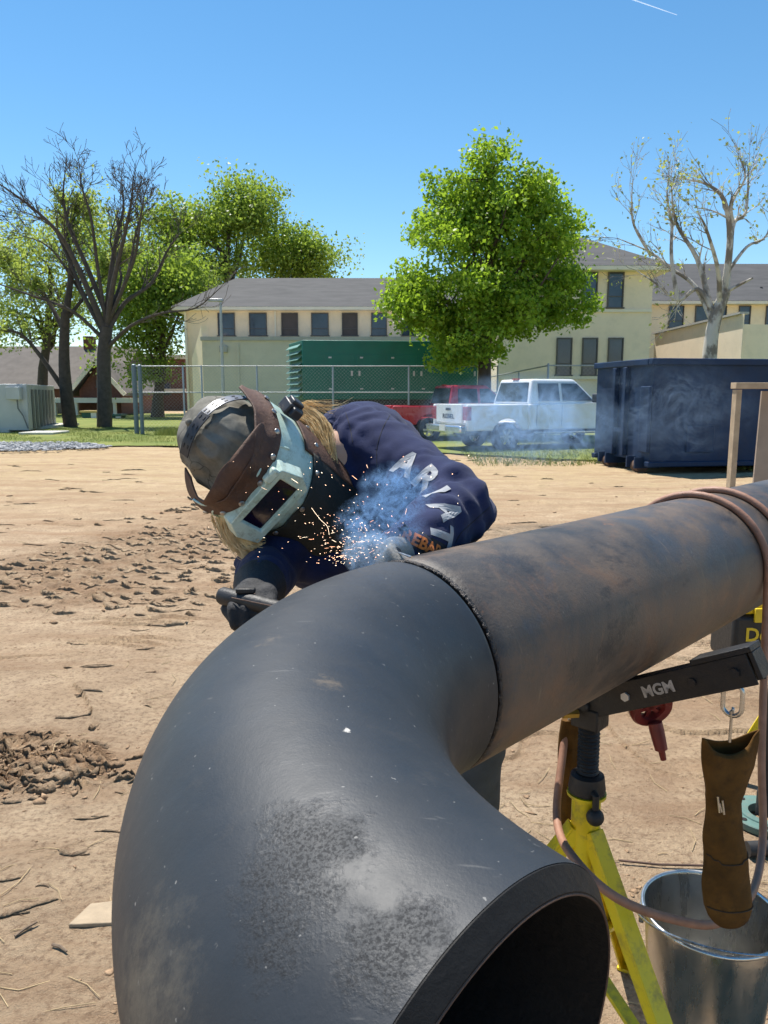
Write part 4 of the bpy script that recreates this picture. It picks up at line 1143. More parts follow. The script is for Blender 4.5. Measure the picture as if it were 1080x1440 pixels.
# rear corner nearest the camera sits at px ~ 660; the truck points right and slightly away
ang = R(24)
c_near = Vector((at(657, 620, 20.6).x, 20.6, 0))
orig = c_near + Vector((-math.sin(ang), math.cos(ang), 0)) * 1.0
pickup((orig.x, orig.y), ang, m_wpaint, "white crew cab pickup with smoke drifting past its rear wheel", letters="REBEL", H=1.98)
ang2 = R(18)
c2 = Vector((at(553, 600, 25.0).x, 25.0, 0)); o2 = c2 + Vector((-math.sin(ang2), math.cos(ang2), 0)) * 0.98
pickup((o2.x, o2.y), ang2, m_rpaint, "red pickup parked behind the white pickup", L=5.6, W=1.96, H=1.86, old=True)

# ---- blue roll-off dumpster
m_dump = M("dumpster_blue", (0.009, 0.028, 0.074), 0.55, 0, 0.3, 1.3, 0.25, 6, dirt=(0.03, 0.04, 0.075), dirt_amt=0.4, bdist=0.02, spec=0.25)
m_rust = M("rusty_steel", (0.12, 0.075, 0.055), 0.8, 0.2, 0.4, 8, 0.5, 30)
dN = Vector((at(912, 668, 15.0).x, 15.0, 0)); dax = Vector((0.985, 0.172, 0)).normalized(); dnx = Vector((-dax.y, dax.x, 0))
wD, LD, zT = 2.45, 6.6, 2.21
dump = thing("roll_off_dumpster", tuple(dN), "dark blue steel roll off dumpster on the right edge of the yard", "dumpster")
def dbox(mb, s0, s1, t0, t1, z0, z1):
    P_ = [dN + dax * s + dnx * t for s, t in ((s0, t0), (s1, t0), (s1, t1), (s0, t1))]
    mb.add([p + Z(z0) for p in P_] + [p + Z(z1) for p in P_], [(0, 3, 2, 1), (4, 5, 6, 7), (0, 1, 5, 4), (1, 2, 6, 5), (2, 3, 7, 6), (3, 0, 4, 7)])
mb = MB(); th = 0.06
dbox(mb, 0, LD, 0, th, 0.25, zT); mb.build("side_wall", m_dump, dump)
mb = MB(); dbox(mb, 0, LD, wD - th, wD, 0.25, zT); mb.build("side_wall", m_dump, dump)
mb = MB(); dbox(mb, 0, th, th + .002, wD - th - .002, 0.25, zT); mb.build("end_wall", m_dump, dump)
mb = MB(); dbox(mb, LD - th, LD, th + .002, wD - th - .002, 0.25, zT); mb.build("end_wall", m_dump, dump)
mb = MB(); dbox(mb, th, LD - th, th, wD - th, 0.25, 0.3); mb.build("floor_plate", m_rust, dump)
mb = MB(); dbox(mb, -0.07, LD + .05, -0.06, 0.09, zT - 0.10, zT + 0.03); dbox(mb, -0.07, LD + .05, wD - 0.09, wD + 0.06, zT - 0.10, zT + 0.03); dbox(mb, -0.08, 0.09, 0.092, wD - 0.092, zT - 0.10, zT + 0.028); mb.build("top_rim", m_dump, dump, bevel=0.02)
for t_ in (0.92, 1.38):     # end ribs
    mb = MB(); dbox(mb, -0.11, -0.002, t_, t_ + 0.13, 0.3, zT - 0.11); mb.build("end_rib", m_dump, dump, bevel=0.015)
mb = MB(); dbox(mb, -0.07, -0.003, 0.0, 0.36, 0.42, zT - 0.5); mb.build("corner_plate", m_dump, dump, bevel=0.02)
mb = MB(); dbox(mb, -0.10, -0.003, 1.06, 1.36, 0.78, 0.86); mb.build("hook_bar", m_dump, dump)
for s_ in (3.3,):
    mb = MB(); dbox(mb, s_, s_ + 0.16, -0.05, -0.002, 0.32, zT - 0.11); mb.build("side_rib", m_dump, dump, bevel=0.02)
mb = MB(); dbox(mb, 0.75, 1.35, -0.03, -0.002, 0.42, 0.95); mb.build("step_pocket", m_dump, dump, bevel=0.02)
mb = MB(); dbox(mb, -0.05, LD, -0.05, 0.12, 0.14, 0.248); dbox(mb, -0.05, LD, wD - 0.12, wD + 0.05, 0.14, 0.248); mb.build("bottom_rail", m_dump, dump, bevel=0.02)
for t_ in (0.42, 1.70):
    mb = MB(); c_ = dN + dax * 0.02 + dnx * t_ + Z(0.13)
    mb.tube([c_ - dnx * 0.13, c_ + dnx * 0.13], 0.13, 16); mb.build("roller", m_rust, dump, True)
    mb = MB(); dbox(mb, -0.18, 0.35, t_ - 0.19, t_ - 0.14, 0.10, 0.32); dbox(mb, -0.18, 0.35, t_ + 0.14, t_ + 0.19, 0.10, 0.32); mb.build("roller_bracket", m_dump, dump)
for t_ in (0.42, 1.70):
    mb = MB(); c_ = dN + dax * (LD - 0.3) + dnx * t_ + Z(0.13); mb.tube([c_ - dnx * 0.13, c_ + dnx * 0.13], 0.13, 16); mb.build("roller", m_rust, dump, True)

# ---- timber frame with leaning sheet
m_lumber = M("weathered_lumber", (0.42, 0.32, 0.21), 0.85, 0, 0.2, 14, 0.3, 60)
m_sheet = M("grey_sheet", (0.33, 0.26, 0.20), 0.8, 0, 0.15, 5)
Df = 5.6
fp = at(1036, 560, Df); ztop = at(1036, 538, Df).z
tf = thing("timber_frame", (fp.x, Df, 0), "pale timber frame of thin posts in front of the blue dumpster", "timber frame")
for x in (fp.x, fp.x + 1.22):
    mb = MB(); mb.box((x, Df, ztop / 2 - 0.025), (0.040, 0.07, ztop - 0.05)); mb.build("post", m_lumber, tf, bevel=0.003)
mb = MB(); mb.box((fp.x + 0.61, Df, ztop - 0.022), (1.28, 0.09, 0.044)); mb.build("top_rail", m_lumber, tf, bevel=0.003)
mb = MB(); mb.box((fp.x + 0.61, Df, 0.25), (1.164, 0.09, 0.044)); mb.build("bottom_rail", m_lumber, tf, bevel=0.003)
sp = at(1066, 600, Df + 0.1)
mb = MB(); mb.prism([Vector((sp.x - 0.06, Df + 0.02, 0.02)), Vector((sp.x + 0.9, Df + 0.02, 0.02)), Vector((sp.x + 0.95, Df + 0.12, ztop - 0.06)), Vector((sp.x + 0.02, Df + 0.12, ztop - 0.06))], (0, 0.018, 0))
tag(mb.build("wood_sheet", m_sheet), "brown wood sheet leaning inside the timber frame", "wood sheet")

# ================================================================== PIPE SPOOL
W0 = Vector((0.0400, 1.0827, 1.1509)); DV = Vector((0.68684, 0.72675, -0.0095)).normalized(); NV = Vector((0.72164, -0.68345, -0.11016)).normalized()
BV = DV.cross(NV).normalized()
PR, BR, WALL = 0.162, 0.46984, 0.0155
BC = W0 + NV * BR
def elbow_frame(t):
    c = BC - NV * BR * math.cos(t) - DV * BR * math.sin(t)
    rad = (c - BC).normalized()           # outward from bend centre
    return c, rad
def tube_grid(frames, r, n):
    """frames: (centre, a, b) rings"""
    return [c + (a * math.cos(2 * math.pi * k / n) + b_ * math.sin(2 * math.pi * k / n)) * r for (c, a, b_), r in zip(frames, r) for k in range(n)]
def grid_faces(m, n):
    f = []
    for i in range(m - 1):
        for k in range(n):
            k2 = (k + 1) % n
            f.append((i * n + k, i * n + k2, (i + 1) * n + k2, (i + 1) * n + k))
    return f
m_elbow, nt, b = new_mat("elbow_black_paint")
P = geo_pos(nt)
base = ramp(nt, noise_node(nt, P, 7, 6, 0.65), [(0.3, (0.013, 0.0165, 0.0215)), (0.7, (0.024, 0.0285, 0.035))]).outputs[0]
# dusty brown film in drifts
dust = ramp(nt, noise_node(nt, P, 16, 8, 0.75, stretch=(1, 1.4, 0.6)), [(0.58, 0.0), (0.80, 0.40)]).outputs[0]
base = mixc(nt, dust, base, (0.075, 0.064, 0.052))
# rough mill-scale patches: fixed spots on the elbow
def spot(pt, r0, r1):
    v = nt.nodes.new('ShaderNodeVectorMath'); v.operation = 'DISTANCE'; nt.links.new(P, v.inputs[0]); v.inputs[1].default_value = pt
    mr = nt.nodes.new('ShaderNodeMapRange'); mr.inputs[1].default_value = r1; mr.inputs[2].default_value = r0; nt.links.new(v.outputs['Value'], mr.inputs[0])
    return mr.outputs[0]
sp_m = None
for pt, r0, r1 in (((-0.054, 0.448, 1.263), 0.01, 0.07), ((-0.059, 0.411, 1.245), 0.005, 0.055), ((-0.030, 0.450, 1.270), 0.005, 0.04), ((0.018, 0.383, 1.258), 0.004, 0.04), ((-0.004, 0.376, 1.250), 0.004, 0.045)):
    s_ = spot(pt, r0, r1); sp_m = s_ if sp_m is None else math_n(nt, 'MAXIMUM', sp_m, s_)
grit = noise_node(nt, P, 430, 4, 0.7)
edge = noise_node(nt, P, 38, 6, 0.7)
patch = ramp(nt, math_n(nt, 'ADD', math_n(nt, 'MULTIPLY', sp_m, 0.50), math_n(nt, 'ADD', math_n(nt, 'MULTIPLY', edge, 0.75), math_n(nt, 'MULTIPLY', noise_node(nt, P, 130, 4, 0.7), 0.45))), [(0.78, 0.0), (1.24, 0.75)]).outputs[0]
pgrit = ramp(nt, grit, [(0.42, 0.0), (0.56, 1.0)]).outputs[0]
dk = ramp(nt, grit, [(0.42, 1.0), (0.54, 0.0)]).outputs[0]
base = mixc(nt, math_n(nt, 'MULTIPLY', patch, dk), base, (0.009, 0.009, 0.010))
base = mixc(nt, math_n(nt, 'MULTIPLY', patch, math_n(nt, 'MULTIPLY', pgrit, 0.22)), base, (0.085, 0.082, 0.078))
# pale scuffs and specks
speck = ramp(nt, noise_node(nt, P, 150, 2, 0.5), [(0.735, 0.0), (0.765, 1.0)]).outputs[0]
base = mixc(nt, math_n(nt, 'MULTIPLY', speck, 0.55), base, (0.30, 0.29, 0.27))
scr = ramp(nt, noise_node(nt, P, 30, 3, 0.5, stretch=(0.35, 5, 5), dist=0.3), [(0.68, 0.0), (0.75, 0.35)]).outputs[0]
base = mixc(nt, scr, base, (0.16, 0.155, 0.145))
rag = noise_node(nt, P, 95, 7, 0.75, stretch=(0.6, 1, 1))
f_ = ramp(nt, math_n(nt, 'ADD', math_n(nt, 'MULTIPLY', spot((-0.030, 0.582, 1.285), 0.001, 0.014), 0.5), math_n(nt, 'MULTIPLY', rag, 0.9)), [(0.86, 0.0), (0.92, 0.9)]).outputs[0]
base = mixc(nt, f_, base, (0.55, 0.52, 0.47))
for pt in ((-0.117, 0.762, 1.30), (-0.051, 0.664, 1.292)):
    f_ = ramp(nt, math_n(nt, 'ADD', math_n(nt, 'MULTIPLY', spot(pt, 0.002, 0.045), 0.42), math_n(nt, 'MULTIPLY', rag, 0.9)), [(0.76, 0.0), (0.92, 0.6)]).outputs[0]
    base = mixc(nt, f_, base, (0.13, 0.10, 0.068))
# ground-in tan dust low on the outer flank
f_ = ramp(nt, math_n(nt, 'MULTIPLY', spot((-0.15, 0.44, 1.15), 0.02, 0.16), noise_node(nt, P, 60, 8, 0.8, stretch=(1, 1, 0.7))), [(0.30, 0.0), (0.55, 0.6)]).outputs[0]
base = mixc(nt, f_, base, (0.13, 0.115, 0.09))
nt.links.new(base, b.inputs['Base Color'])
rgh = ramp(nt, noise_node(nt, P, 22, 6, 0.65), [(0.3, 0.48), (0.7, 0.60)]).outputs[0]
rgh = mixc(nt, math_n(nt, 'MULTIPLY', patch, dk), rgh, (0.75, 0.75, 0.75)); nt.links.new(rgh, b.inputs['Roughness'])
nt.links.new(mixc(nt, patch, (0.47, 0.47, 0.47), (0.30, 0.30, 0.30)), b.inputs['Specular IOR Level'])
hh = math_n(nt, 'ADD', math_n(nt, 'ADD', math_n(nt, 'MULTIPLY', noise_node(nt, P, 70, 6, 0.7), 0.14), math_n(nt, 'MULTIPLY', noise_node(nt, P, 420, 3, 0.7), 0.06)), math_n(nt, 'MULTIPLY', math_n(nt, 'MULTIPLY', patch, grit), 0.30))
bump(nt, b, hh, 0.55, 0.004)

m_pipe, nt, b = new_mat("rusty_mill_pipe")
P = geo_pos(nt)
# pipe-aligned coordinates (along, around)
def dotn(vec, v):
    n = nt.nodes.new('ShaderNodeVectorMath'); n.operation = 'DOT_PRODUCT'; nt.links.new(vec, n.inputs[0]); n.inputs[1].default_value = tuple(v); return n.outputs['Value']
cmb = nt.nodes.new('ShaderNodeCombineXYZ')
nt.links.new(dotn(P, DV), cmb.inputs[0]); nt.links.new(dotn(P, NV), cmb.inputs[1]); nt.links.new(dotn(P, BV), cmb.inputs[2])
Q = cmb.outputs[0]
c = ramp(nt, noise_node(nt, Q, 4.5, 7, 0.65), [(0.32, (0.034, 0.032, 0.032)), (0.48, (0.080, 0.064, 0.052)), (0.66, (0.145, 0.102, 0.072))]).outputs[0]
rust = ramp(nt, noise_node(nt, Q, 7, 8, 0.75, dist=0.5), [(0.50, 0.0), (0.70, 0.65)]).outputs[0]
c = mixc(nt, rust, c, (0.20, 0.105, 0.055))
or_ = ramp(nt, noise_node(nt, Q, 19, 6, 0.7, dist=0.6), [(0.66, 0.0), (0.74, 0.7)]).outputs[0]
c = mixc(nt, or_, c, (0.28, 0.115, 0.045))
blk_ = ramp(nt, noise_node(nt, Q, 5.5, 8, 0.75, stretch=(0.7, 1.5, 1.5), dist=0.4), [(0.54, 0.0), (0.64, 0.85)]).outputs[0]
c = mixc(nt, blk_, c, (0.026, 0.025, 0.026))
bluish = ramp(nt, noise_node(nt, Q, 3.3, 5, 0.6, stretch=(1.0, 1.6, 1.6), dist=0.7), [(0.53, 0.0), (0.60, 0.85)]).outputs[0]
c = mixc(nt, math_n(nt, 'MULTIPLY', bluish, 0.8), c, (0.045, 0.054, 0.068))
dripv = ramp(nt, noise_node(nt, Q, 24, 5, 0.7, stretch=(3.0, 0.35, 0.35)), [(0.64, 0.0), (0.72, 0.55)]).outputs[0]
c = mixc(nt, dripv, c, (0.26, 0.19, 0.12))
sk_ = ramp(nt, noise_node(nt, Q, 130, 3, 0.6), [(0.70, 0.0), (0.76, 0.55)]).outputs[0]
c = mixc(nt, sk_, c, (0.30, 0.25, 0.19))
nt.links.new(c, b.inputs['Base Color'])
rgh = ramp(nt, noise_node(nt, Q, 9, 6, 0.7), [(0.3, 0.42), (0.7, 0.66)]).outputs[0]; nt.links.new(rgh, b.inputs['Roughness'])
b.inputs['Specular IOR Level'].default_value = 0.5
hh = math_n(nt, 'ADD', math_n(nt, 'MULTIPLY', noise_node(nt, Q, 45, 7, 0.75), 0.7), math_n(nt, 'MULTIPLY', noise_node(nt, Q, 210, 4, 0.7), 0.5)); bump(nt, b, hh, 0.4, 0.004)
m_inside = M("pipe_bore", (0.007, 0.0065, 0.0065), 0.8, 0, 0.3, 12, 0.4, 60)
m_bevel = M("bevel_land", (0.013, 0.0125, 0.0125), 0.65, 0.0, 0.3, 25, 0.2, 90, spec=0.25)
m_weld = M("weld_bead", (0.045, 0.040, 0.038), 0.38, 0.5, 0.5, 60, 0.9, 160, bdist=0.004)

spool = thing("pipe_spool", (W0.x, W0.y, 0), "large dark steel pipe with welded elbow across the foreground", "pipe")
T0 = 0.010
ts = np.linspace(T0 / BR, math.pi / 2, 110); n = 128
fr = []; rd = []
for t in ts:
    c_, a_ = elbow_frame(t); fr.append((c_, a_, BV)); rd.append(PR)
rd[0] = PR - 0.004
fr.insert(0, fr[0]); rd.insert(0, PR - WALL)
mb = MB()
vo = tube_grid(fr, rd, n); mb.add(vo, grid_faces(len(fr), n)); mb.build("elbow", m_elbow, spool, True)
# machined bevel and land at the open mouth, then bore
cE, aE = elbow_frame(math.pi / 2); tE = NV
mb = MB(); fr2 = [(cE, aE, BV), (cE + tE * 0.0012, aE, BV), (cE + tE * 0.0125, aE, BV), (cE + tE * 0.0125, aE, BV)]
mb.add(tube_grid(fr2, [PR - 0.0005, PR - 0.0005, PR - WALL + 0.003, PR - WALL], n), grid_faces(4, n)); mb.build("bevelled_mouth", m_bevel, spool, True)
mb = MB(); mb.tube([cE + tE * 0.0127 + (aE * math.cos(t) + BV * math.sin(t)) * (PR - WALL + 0.0010) for t in np.linspace(0, 2 * math.pi, 120, endpoint=False)], 0.0009, 6, closed=True); mb.build("rusty_land", m_rust, spool, True)
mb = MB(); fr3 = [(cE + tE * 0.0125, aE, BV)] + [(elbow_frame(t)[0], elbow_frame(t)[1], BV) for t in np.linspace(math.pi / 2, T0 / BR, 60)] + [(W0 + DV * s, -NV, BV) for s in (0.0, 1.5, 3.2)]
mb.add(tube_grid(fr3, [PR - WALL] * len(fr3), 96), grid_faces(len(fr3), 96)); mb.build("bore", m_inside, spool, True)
LP_ = 3.2
ss_ = np.concatenate([[0.006, 0.006, 0.012], np.linspace(0.03, LP_, 60), [LP_]])
mb = MB(); fr4 = [(W0 + DV * s, -NV, BV) for s in ss_]; r4 = [PR - WALL, PR - 0.004] + [PR] * (len(ss_) - 3) + [PR - WALL]
mb.add(tube_grid(fr4, r4, n), grid_faces(len(fr4), n)); mb.build("straight_pipe", m_pipe, spool, True)
# weld bead: rippled ring standing proud of the joint
nb = 420; ring = []; cs = 10; g = np.random.default_rng(3)
bw_ = 0.0038 * (1 + 0.18 * np.sin(np.arange(nb) * 0.9) + 0.10 * g.normal(0, 1, nb)); off = 0.0007 * g.normal(0, 1, nb)
for k in range(nb):
    th_ = 2 * math.pi * k / nb; e_ = -NV * math.cos(th_) + BV * math.sin(th_)
    for j in range(cs):
        a_ = math.pi * j / (cs - 1)
        hgt = (0.0025 + 0.0004 * math.sin(k * 2.1) + 0.0003 * g.normal()) * math.sin(a_)
        ring.append(W0 + DV * (off[k] + bw_[k] * math.cos(a_)) + e_ * (PR - 0.0030 + hgt))
fc = [(k * cs + j, k * cs + j + 1, ((k + 1) % nb) * cs + j + 1, ((k + 1) % nb) * cs + j) for k in range(nb) for j in range(cs - 1)]
mb = MB(); mb.add(ring, fc); mb.build("weld_bead", m_weld, spool, True)

# ================================================================== PIPE STANDS
m_yel = M("safety_yellow_paint", (0.80, 0.60, 0.010), 0.38, 0, 0.10, 9, 0.15, 60, dirt=(0.20, 0.13, 0.05), dirt_amt=0.75, bdist=0.002)
m_jack = M("black_jack_steel", (0.022, 0.022, 0.023), 0.5, 0.3, 0.3, 14, 0.3, 80, dirt=(0.06, 0.05, 0.04), dirt_amt=0.4)
m_brass = M("brass", (0.45, 0.32, 0.08), 0.35, 0.9, 0.2, 20)
m_stencil = M("stencil_white", (0.42, 0.41, 0.39), 0.7, 0, 0.2, 60)
def jack_stand(px, py, label, feet, pipe_c, letters=True):
    e = thing("pipe_stand", (px, py, 0), label, "pipe stand", "yellow jack stands under the pipe")
    ptop = 0.735
    mb = MB(); mb.tube([(px, py, 0.33), (px, py, ptop)], 0.0295, 20); mb.build("post", m_yel, e, True)
    mb = MB(); mb.lathe([(0.030, 0.0), (0.040, 0.0), (0.040, 0.006), (0.030, 0.006)], Matrix.Translation((px, py, ptop - 0.004)), 24); mb.build("post_flange", m_yel, e, True)
    up = Vector((0, 0, 1))
    mb = MB(); mb.tube([(px, py, 0.345), (px, py, 0.40)], 0.037, 20); mb.build("slide_collar", m_yel, e, True)
    for (fx, fy) in feet:
        f = Vector((fx, fy, 0)); d = (f - Vector((px, py, 0))); d.normalize()
        p0 = Vector((px, py, 0.665)) + d * 0.030
        sdv = d.cross(up)
        mb = MB(); ft = Vector((fx, fy, 0.012))
        # angle-iron leg: two flat webs
        ax = (ft - p0).normalized(); nrm = sdv.cross(ax).normalized()
        mb.frame_bar(p0, ft, 0.036, 0.006, up=nrm)
        mb.frame_bar(p0 + sdv * 0.0145 - nrm * 0.0155, ft + sdv * 0.0145 - nrm * 0.0155, 0.006, 0.025, up=nrm)
        mb.frame_bar(p0 - sdv * 0.0145 - nrm * 0.0155, ft - sdv * 0.0145 - nrm * 0.0155, 0.006, 0.025, up=nrm)
        lg = mb.build("leg", m_yel, e, bevel=0.0012)
        mb = MB(); mb.box((fx, fy, 0.007), (0.06, 0.05, 0.010), Matrix.Rotation(math.atan2(d.y, d.x), 3, 'Z')); mb.build("foot", m_yel, lg, bevel=0.002)
        q0 = Vector((px, py, 0.37)) + d * 0.037; q1 = p0.lerp(ft, 0.64) - d * 0.018
        mb = MB(); mb.frame_bar(q0, q1, 0.026, 0.010, up=sdv.cross((q1 - q0).normalized())); mb.build("brace", m_yel, e, bevel=0.001)
    # screw with real thread turns
    zs0, zs1 = ptop + 0.03, pipe_c.z - PR - 0.03
    prof = []
    z = zs0; k = 0
    while z < zs1:
        prof.append((0.0225 if k % 2 == 0 else 0.0190, z)); z += 0.0042; k += 1
    mb = MB(); mb.lathe(prof, Matrix.Translation((px, py, 0)), 24); mb.build("screw", m_jack, e, True)
    mb = MB(); mb.lathe([(0.022, ptop + 0.004), (0.037, ptop + 0.004), (0.038, ptop + 0.012), (0.034, ptop + 0.040), (0.023, ptop + 0.044)], Matrix.Translation((px, py, 0)), 24)
    nut = mb.build("jack_nut", m_jack, e, True)
    hd = Vector((0.12, -1, 0)).normalized(); h0 = Vector((px, py, ptop + 0.018)) + hd * 0.036; h1 = h0 + hd * 0.012 + Vector((0, 0, -0.045))
    mb = MB(); mb.tube([h0, h0 + hd * 0.012, h1], 0.007, 10); mb.sphere(h1, 0.018, 16, 10); mb.build("handle", m_jack, nut, True)
    # V head: two channel arms square to the pipe
    side = Vector((DV.y, -DV.x, 0)).normalized(); ca, sa = math.cos(R(26.6)), math.sin(R(26.6))
    zc = pipe_c.z - PR / ca - 0.033
    hub = Vector((px, py, zc))
    for sg in (1, -1):
        ax = (side * sg * ca + up * sa); nrm = (up * ca - side * sg * sa)
        mb = MB(); a0 = hub + ax * (-0.01 if sg > 0 else 0.02); a1 = hub + ax * 0.345
        for o_ in (-1, 1):
            mb.frame_bar(a0 + DV * 0.020 * o_, a1 + DV * 0.020 * o_, 0.005, 0.056, up=nrm)
        mb.frame_bar(a0 + nrm * 0.0245, a1 + nrm * 0.0245, 0.034, 0.005, up=nrm)
        arm = mb.build("arm", m_jack, e, bevel=0.0015)
        mb = MB(); mb.frame_bar(a1 - ax * 0.10 + nrm * 0.0335, a1 + ax * 0.012 + nrm * 0.0335, 0.05, 0.010, up=nrm); mb.frame_bar(a1 + ax * 0.008 - nrm * 0.02, a1 + ax * 0.008 + nrm * 0.028, 0.046, 0.008, up=ax); mb.build("end_stop", m_jack, arm, bevel=0.001)
        for t_, rr_ in ((0.095, 0.009), (0.235, 0.007), (0.315, 0.009)):
            mb = MB(); q = hub + ax * t_ - DV * 0.0228; mb.tube([q, q - DV * 0.005], rr_, 6 if t_ != 0.235 else 12); mb.build("bolt", m_pole if t_ == 0.095 else m_jack, arm)
        if sg > 0 and letters:
            V_, F_ = text_geo("MGM", 0.029, 0.0010)
            cc = hub + ax * 0.165 - DV * 0.0232
            mb = MB(); mb.add([cc + ax * (v.x * 1.0) + nrm * v.y for v in V_], F_); mb.build("stencil", m_stencil, arm)
    mb = MB(); mb.box(hub + Vector((0, 0, -0.028)), (0.06, 0.052, 0.045), Matrix.Rotation(math.atan2(side.y, side.x), 3, 'Z')); mb.tube([hub + DV * 0.035, hub - DV * 0.035], 0.012, 12); mb.build("head_block", m_jack, e, bevel=0.004)
    q = hub + Vector((-0.05, -0.02, -0.015)); mb = MB(); mb.tube([q + Vector((0.02, 0, 0)), q - Vector((0.012, 0.004, 0))], 0.009, 6); mb.tube([q - Vector((0.012, 0.004, 0)), q - Vector((0.016, 0.005, 0))], 0.0055, 10); mb.build("pin", m_brass, e)
    return e, hub, side
SP = 0.553
pc = W0 + DV * SP
s1, hub1, side1 = jack_stand(pc.x, pc.y, "yellow pipe stand with black screw jack below the weld", [(pc.x + 0.25, pc.y + 0.405), (pc.x - 0.478, pc.y + 0.012), (pc.x + 0.228, pc.y - 0.42)], pc)
pc2 = W0 + DV * 2.35
s2, hub2, side2 = jack_stand(pc2.x, pc2.y, "second yellow pipe stand, only one leg showing at right edge", [(pc2.x + 0.20, pc2.y + 0.43), (pc2.x - 0.26, pc2.y + 0.17), (pc2.x + 0.23, pc2.y - 0.42)], pc2, False)

# ================================================================== THINGS HUNG ON THE STAND
m_steel = M("bright_steel", (0.50, 0.50, 0.49), 0.28, 0.95, 0.1, 20)
m_leath = M("brown_leather", (0.105, 0.052, 0.013), 0.85, 0, 0.35, 22, 0.6, 120, dirt=(0.04, 0.024, 0.012), dirt_amt=0.6, bdist=0.003, spec=0.18)
ca, sa = math.cos(R(26.6)), math.sin(R(26.6))
ax1 = side1 * ca + Vector((0, 0, 1)) * sa; nr1 = Vector((0, 0, 1)) * ca - side1 * sa
rp = hub1 + ax1 * 0.292 - nr1 * 0.028          # where the ring hangs
ring_c = rp + Vector((0, 0, -0.022))
cr = thing("shackle_ring", tuple(ring_c), "oval steel ring hanging from the black stand arm", "ring")
mb = MB(); pts = []
sdir = side1
for k in range(28):
    t = 2 * math.pi * k / 28
    x_, z_ = 0.0165 * math.cos(t), 0.017 * math.sin(t) + (0.013 if math.sin(t) > 0 else -0.013)
    pts.append(ring_c + sdir * x_ + Vector((0, 0, z_)))
mb.tube(pts, 0.0042, 10, closed=True); mb.build("ring", m_steel, cr, True)
hk = ring_c + Vector((0, 0, -0.030))
mb = MB(); mb.tube([hk + Vector((0, 0, 0.004)) + DV * 0.006, hk + DV * 0.005 + Vector((0, 0, 0.012)), hk - DV * 0.006 + Vector((0, 0, 0.010)), hk + Vector((0, 0, -0.006)), hk + Vector((0, 0, -0.05))], 0.0026, 8); mb.build("hook", m_steel, cr, True)

# leather rod pouch below the ring
ptop = hk + Vector((0, 0, -0.048))
pouch = thing("leather_pouch", (ptop.x, ptop.y, ptop.z - 0.37), "long brown leather pouch hanging from the ring above the bucket", "pouch")
view_r = Vector((1, 0.1, 0)).normalized(); view_d = Vector((-0.1, 1, 0))
rows = [(0.0, 0.0, 0.040, 0.010), (0.012, 0.001, 0.0395, 0.018), (0.05, 0.0, 0.034, 0.020), (0.09, -0.003, 0.027, 0.021), (0.115, -0.004, 0.0245, 0.021), (0.15, -0.001, 0.0265, 0.022), (0.19, 0.003, 0.0295, 0.024), (0.22, 0.006, 0.031, 0.024),
        (0.26, 0.010, 0.033, 0.026), (0.30, 0.015, 0.035, 0.027), (0.325, 0.019, 0.0345, 0.027), (0.345, 0.022, 0.031, 0.025), (0.358, 0.024, 0.024, 0.020), (0.366, 0.025, 0.012, 0.010)]
# resample smoothly
RS = np.array(rows); zz = np.linspace(0, 0.366, 64)
RI = np.stack([np.interp(zz, RS[:, 0], RS[:, i]) for i in (1, 2, 3)], -1)
n_ = 40; vv = []
for z_, (ox, hw, hd_) in zip(zz, RI):
    for k in range(n_):
        t = 2 * math.pi * k / n_
        w1 = 1 + 0.10 * float(noise3(np.array([[z_ * 22, math.cos(t) * 1.3, math.sin(t) * 1.3]]), 5)[0]) + (0.06 * math.sin(5 * t + z_ * 30) if z_ < 0.1 else 0)
        topdip = 0.012 * math.cos(2 * t) * max(0, 1 - z_ / 0.05) + 0.010 * math.sin(t * 1 + 0.6) * max(0, 1 - z_ / 0.03)
        vv.append(ptop + view_r * (ox + 1.28 * hw * math.cos(t) * w1) + view_d * (hd_ * math.sin(t) * w1) + Vector((0, 0, -z_ + topdip)))
mb = MB(); mb.add(vv, grid_faces(len(zz), n_) + [tuple((len(zz) - 1) * n_ + k for k in range(n_))]); bodyp = mb.build("pouch_body", m_leath, pouch, True)
sol = bodyp.modifiers.new('thick', 'SOLIDIFY'); sol.thickness = 0.0022; sol.offset = -1
m_seam = M("seam_thread", (0.045, 0.026, 0.012), 0.8, 0, 0.2, 60)
for z_, rise in ((0.215, 0.014), (0.325, -0.008)):
    i = int(z_ / 0.366 * 63); pts = []
    for k in range(21, 40):
        f_ = (k - 21) / 18.0
        z2 = z_ + rise * math.sin(f_ * math.pi) * (1 if rise > 0 else 0.6); j = min(63, int(z2 / 0.366 * 63))
        pts.append(vv[j * n_ + k] - view_d * 0.0012)
    mb = MB(); mb.tube(pts, 0.0011, 6); mb.build("seam", m_seam, pouch, True)
mb = MB()
for k, (dx, dz, L) in enumerate(((-0.029, 0.092, 0.030), (-0.025, 0.105, 0.016), (-0.020, 0.100, 0.026))):
    a_ = ptop + view_r * dx - view_d * 0.0235 + Vector((0, 0, -dz)); mb.tube([a_, a_ + view_r * 0.004 - view_d * 0.002 + Vector((0, 0, -L))], 0.0018, 6)
mb.build("rod_stub", m_steel, pouch)
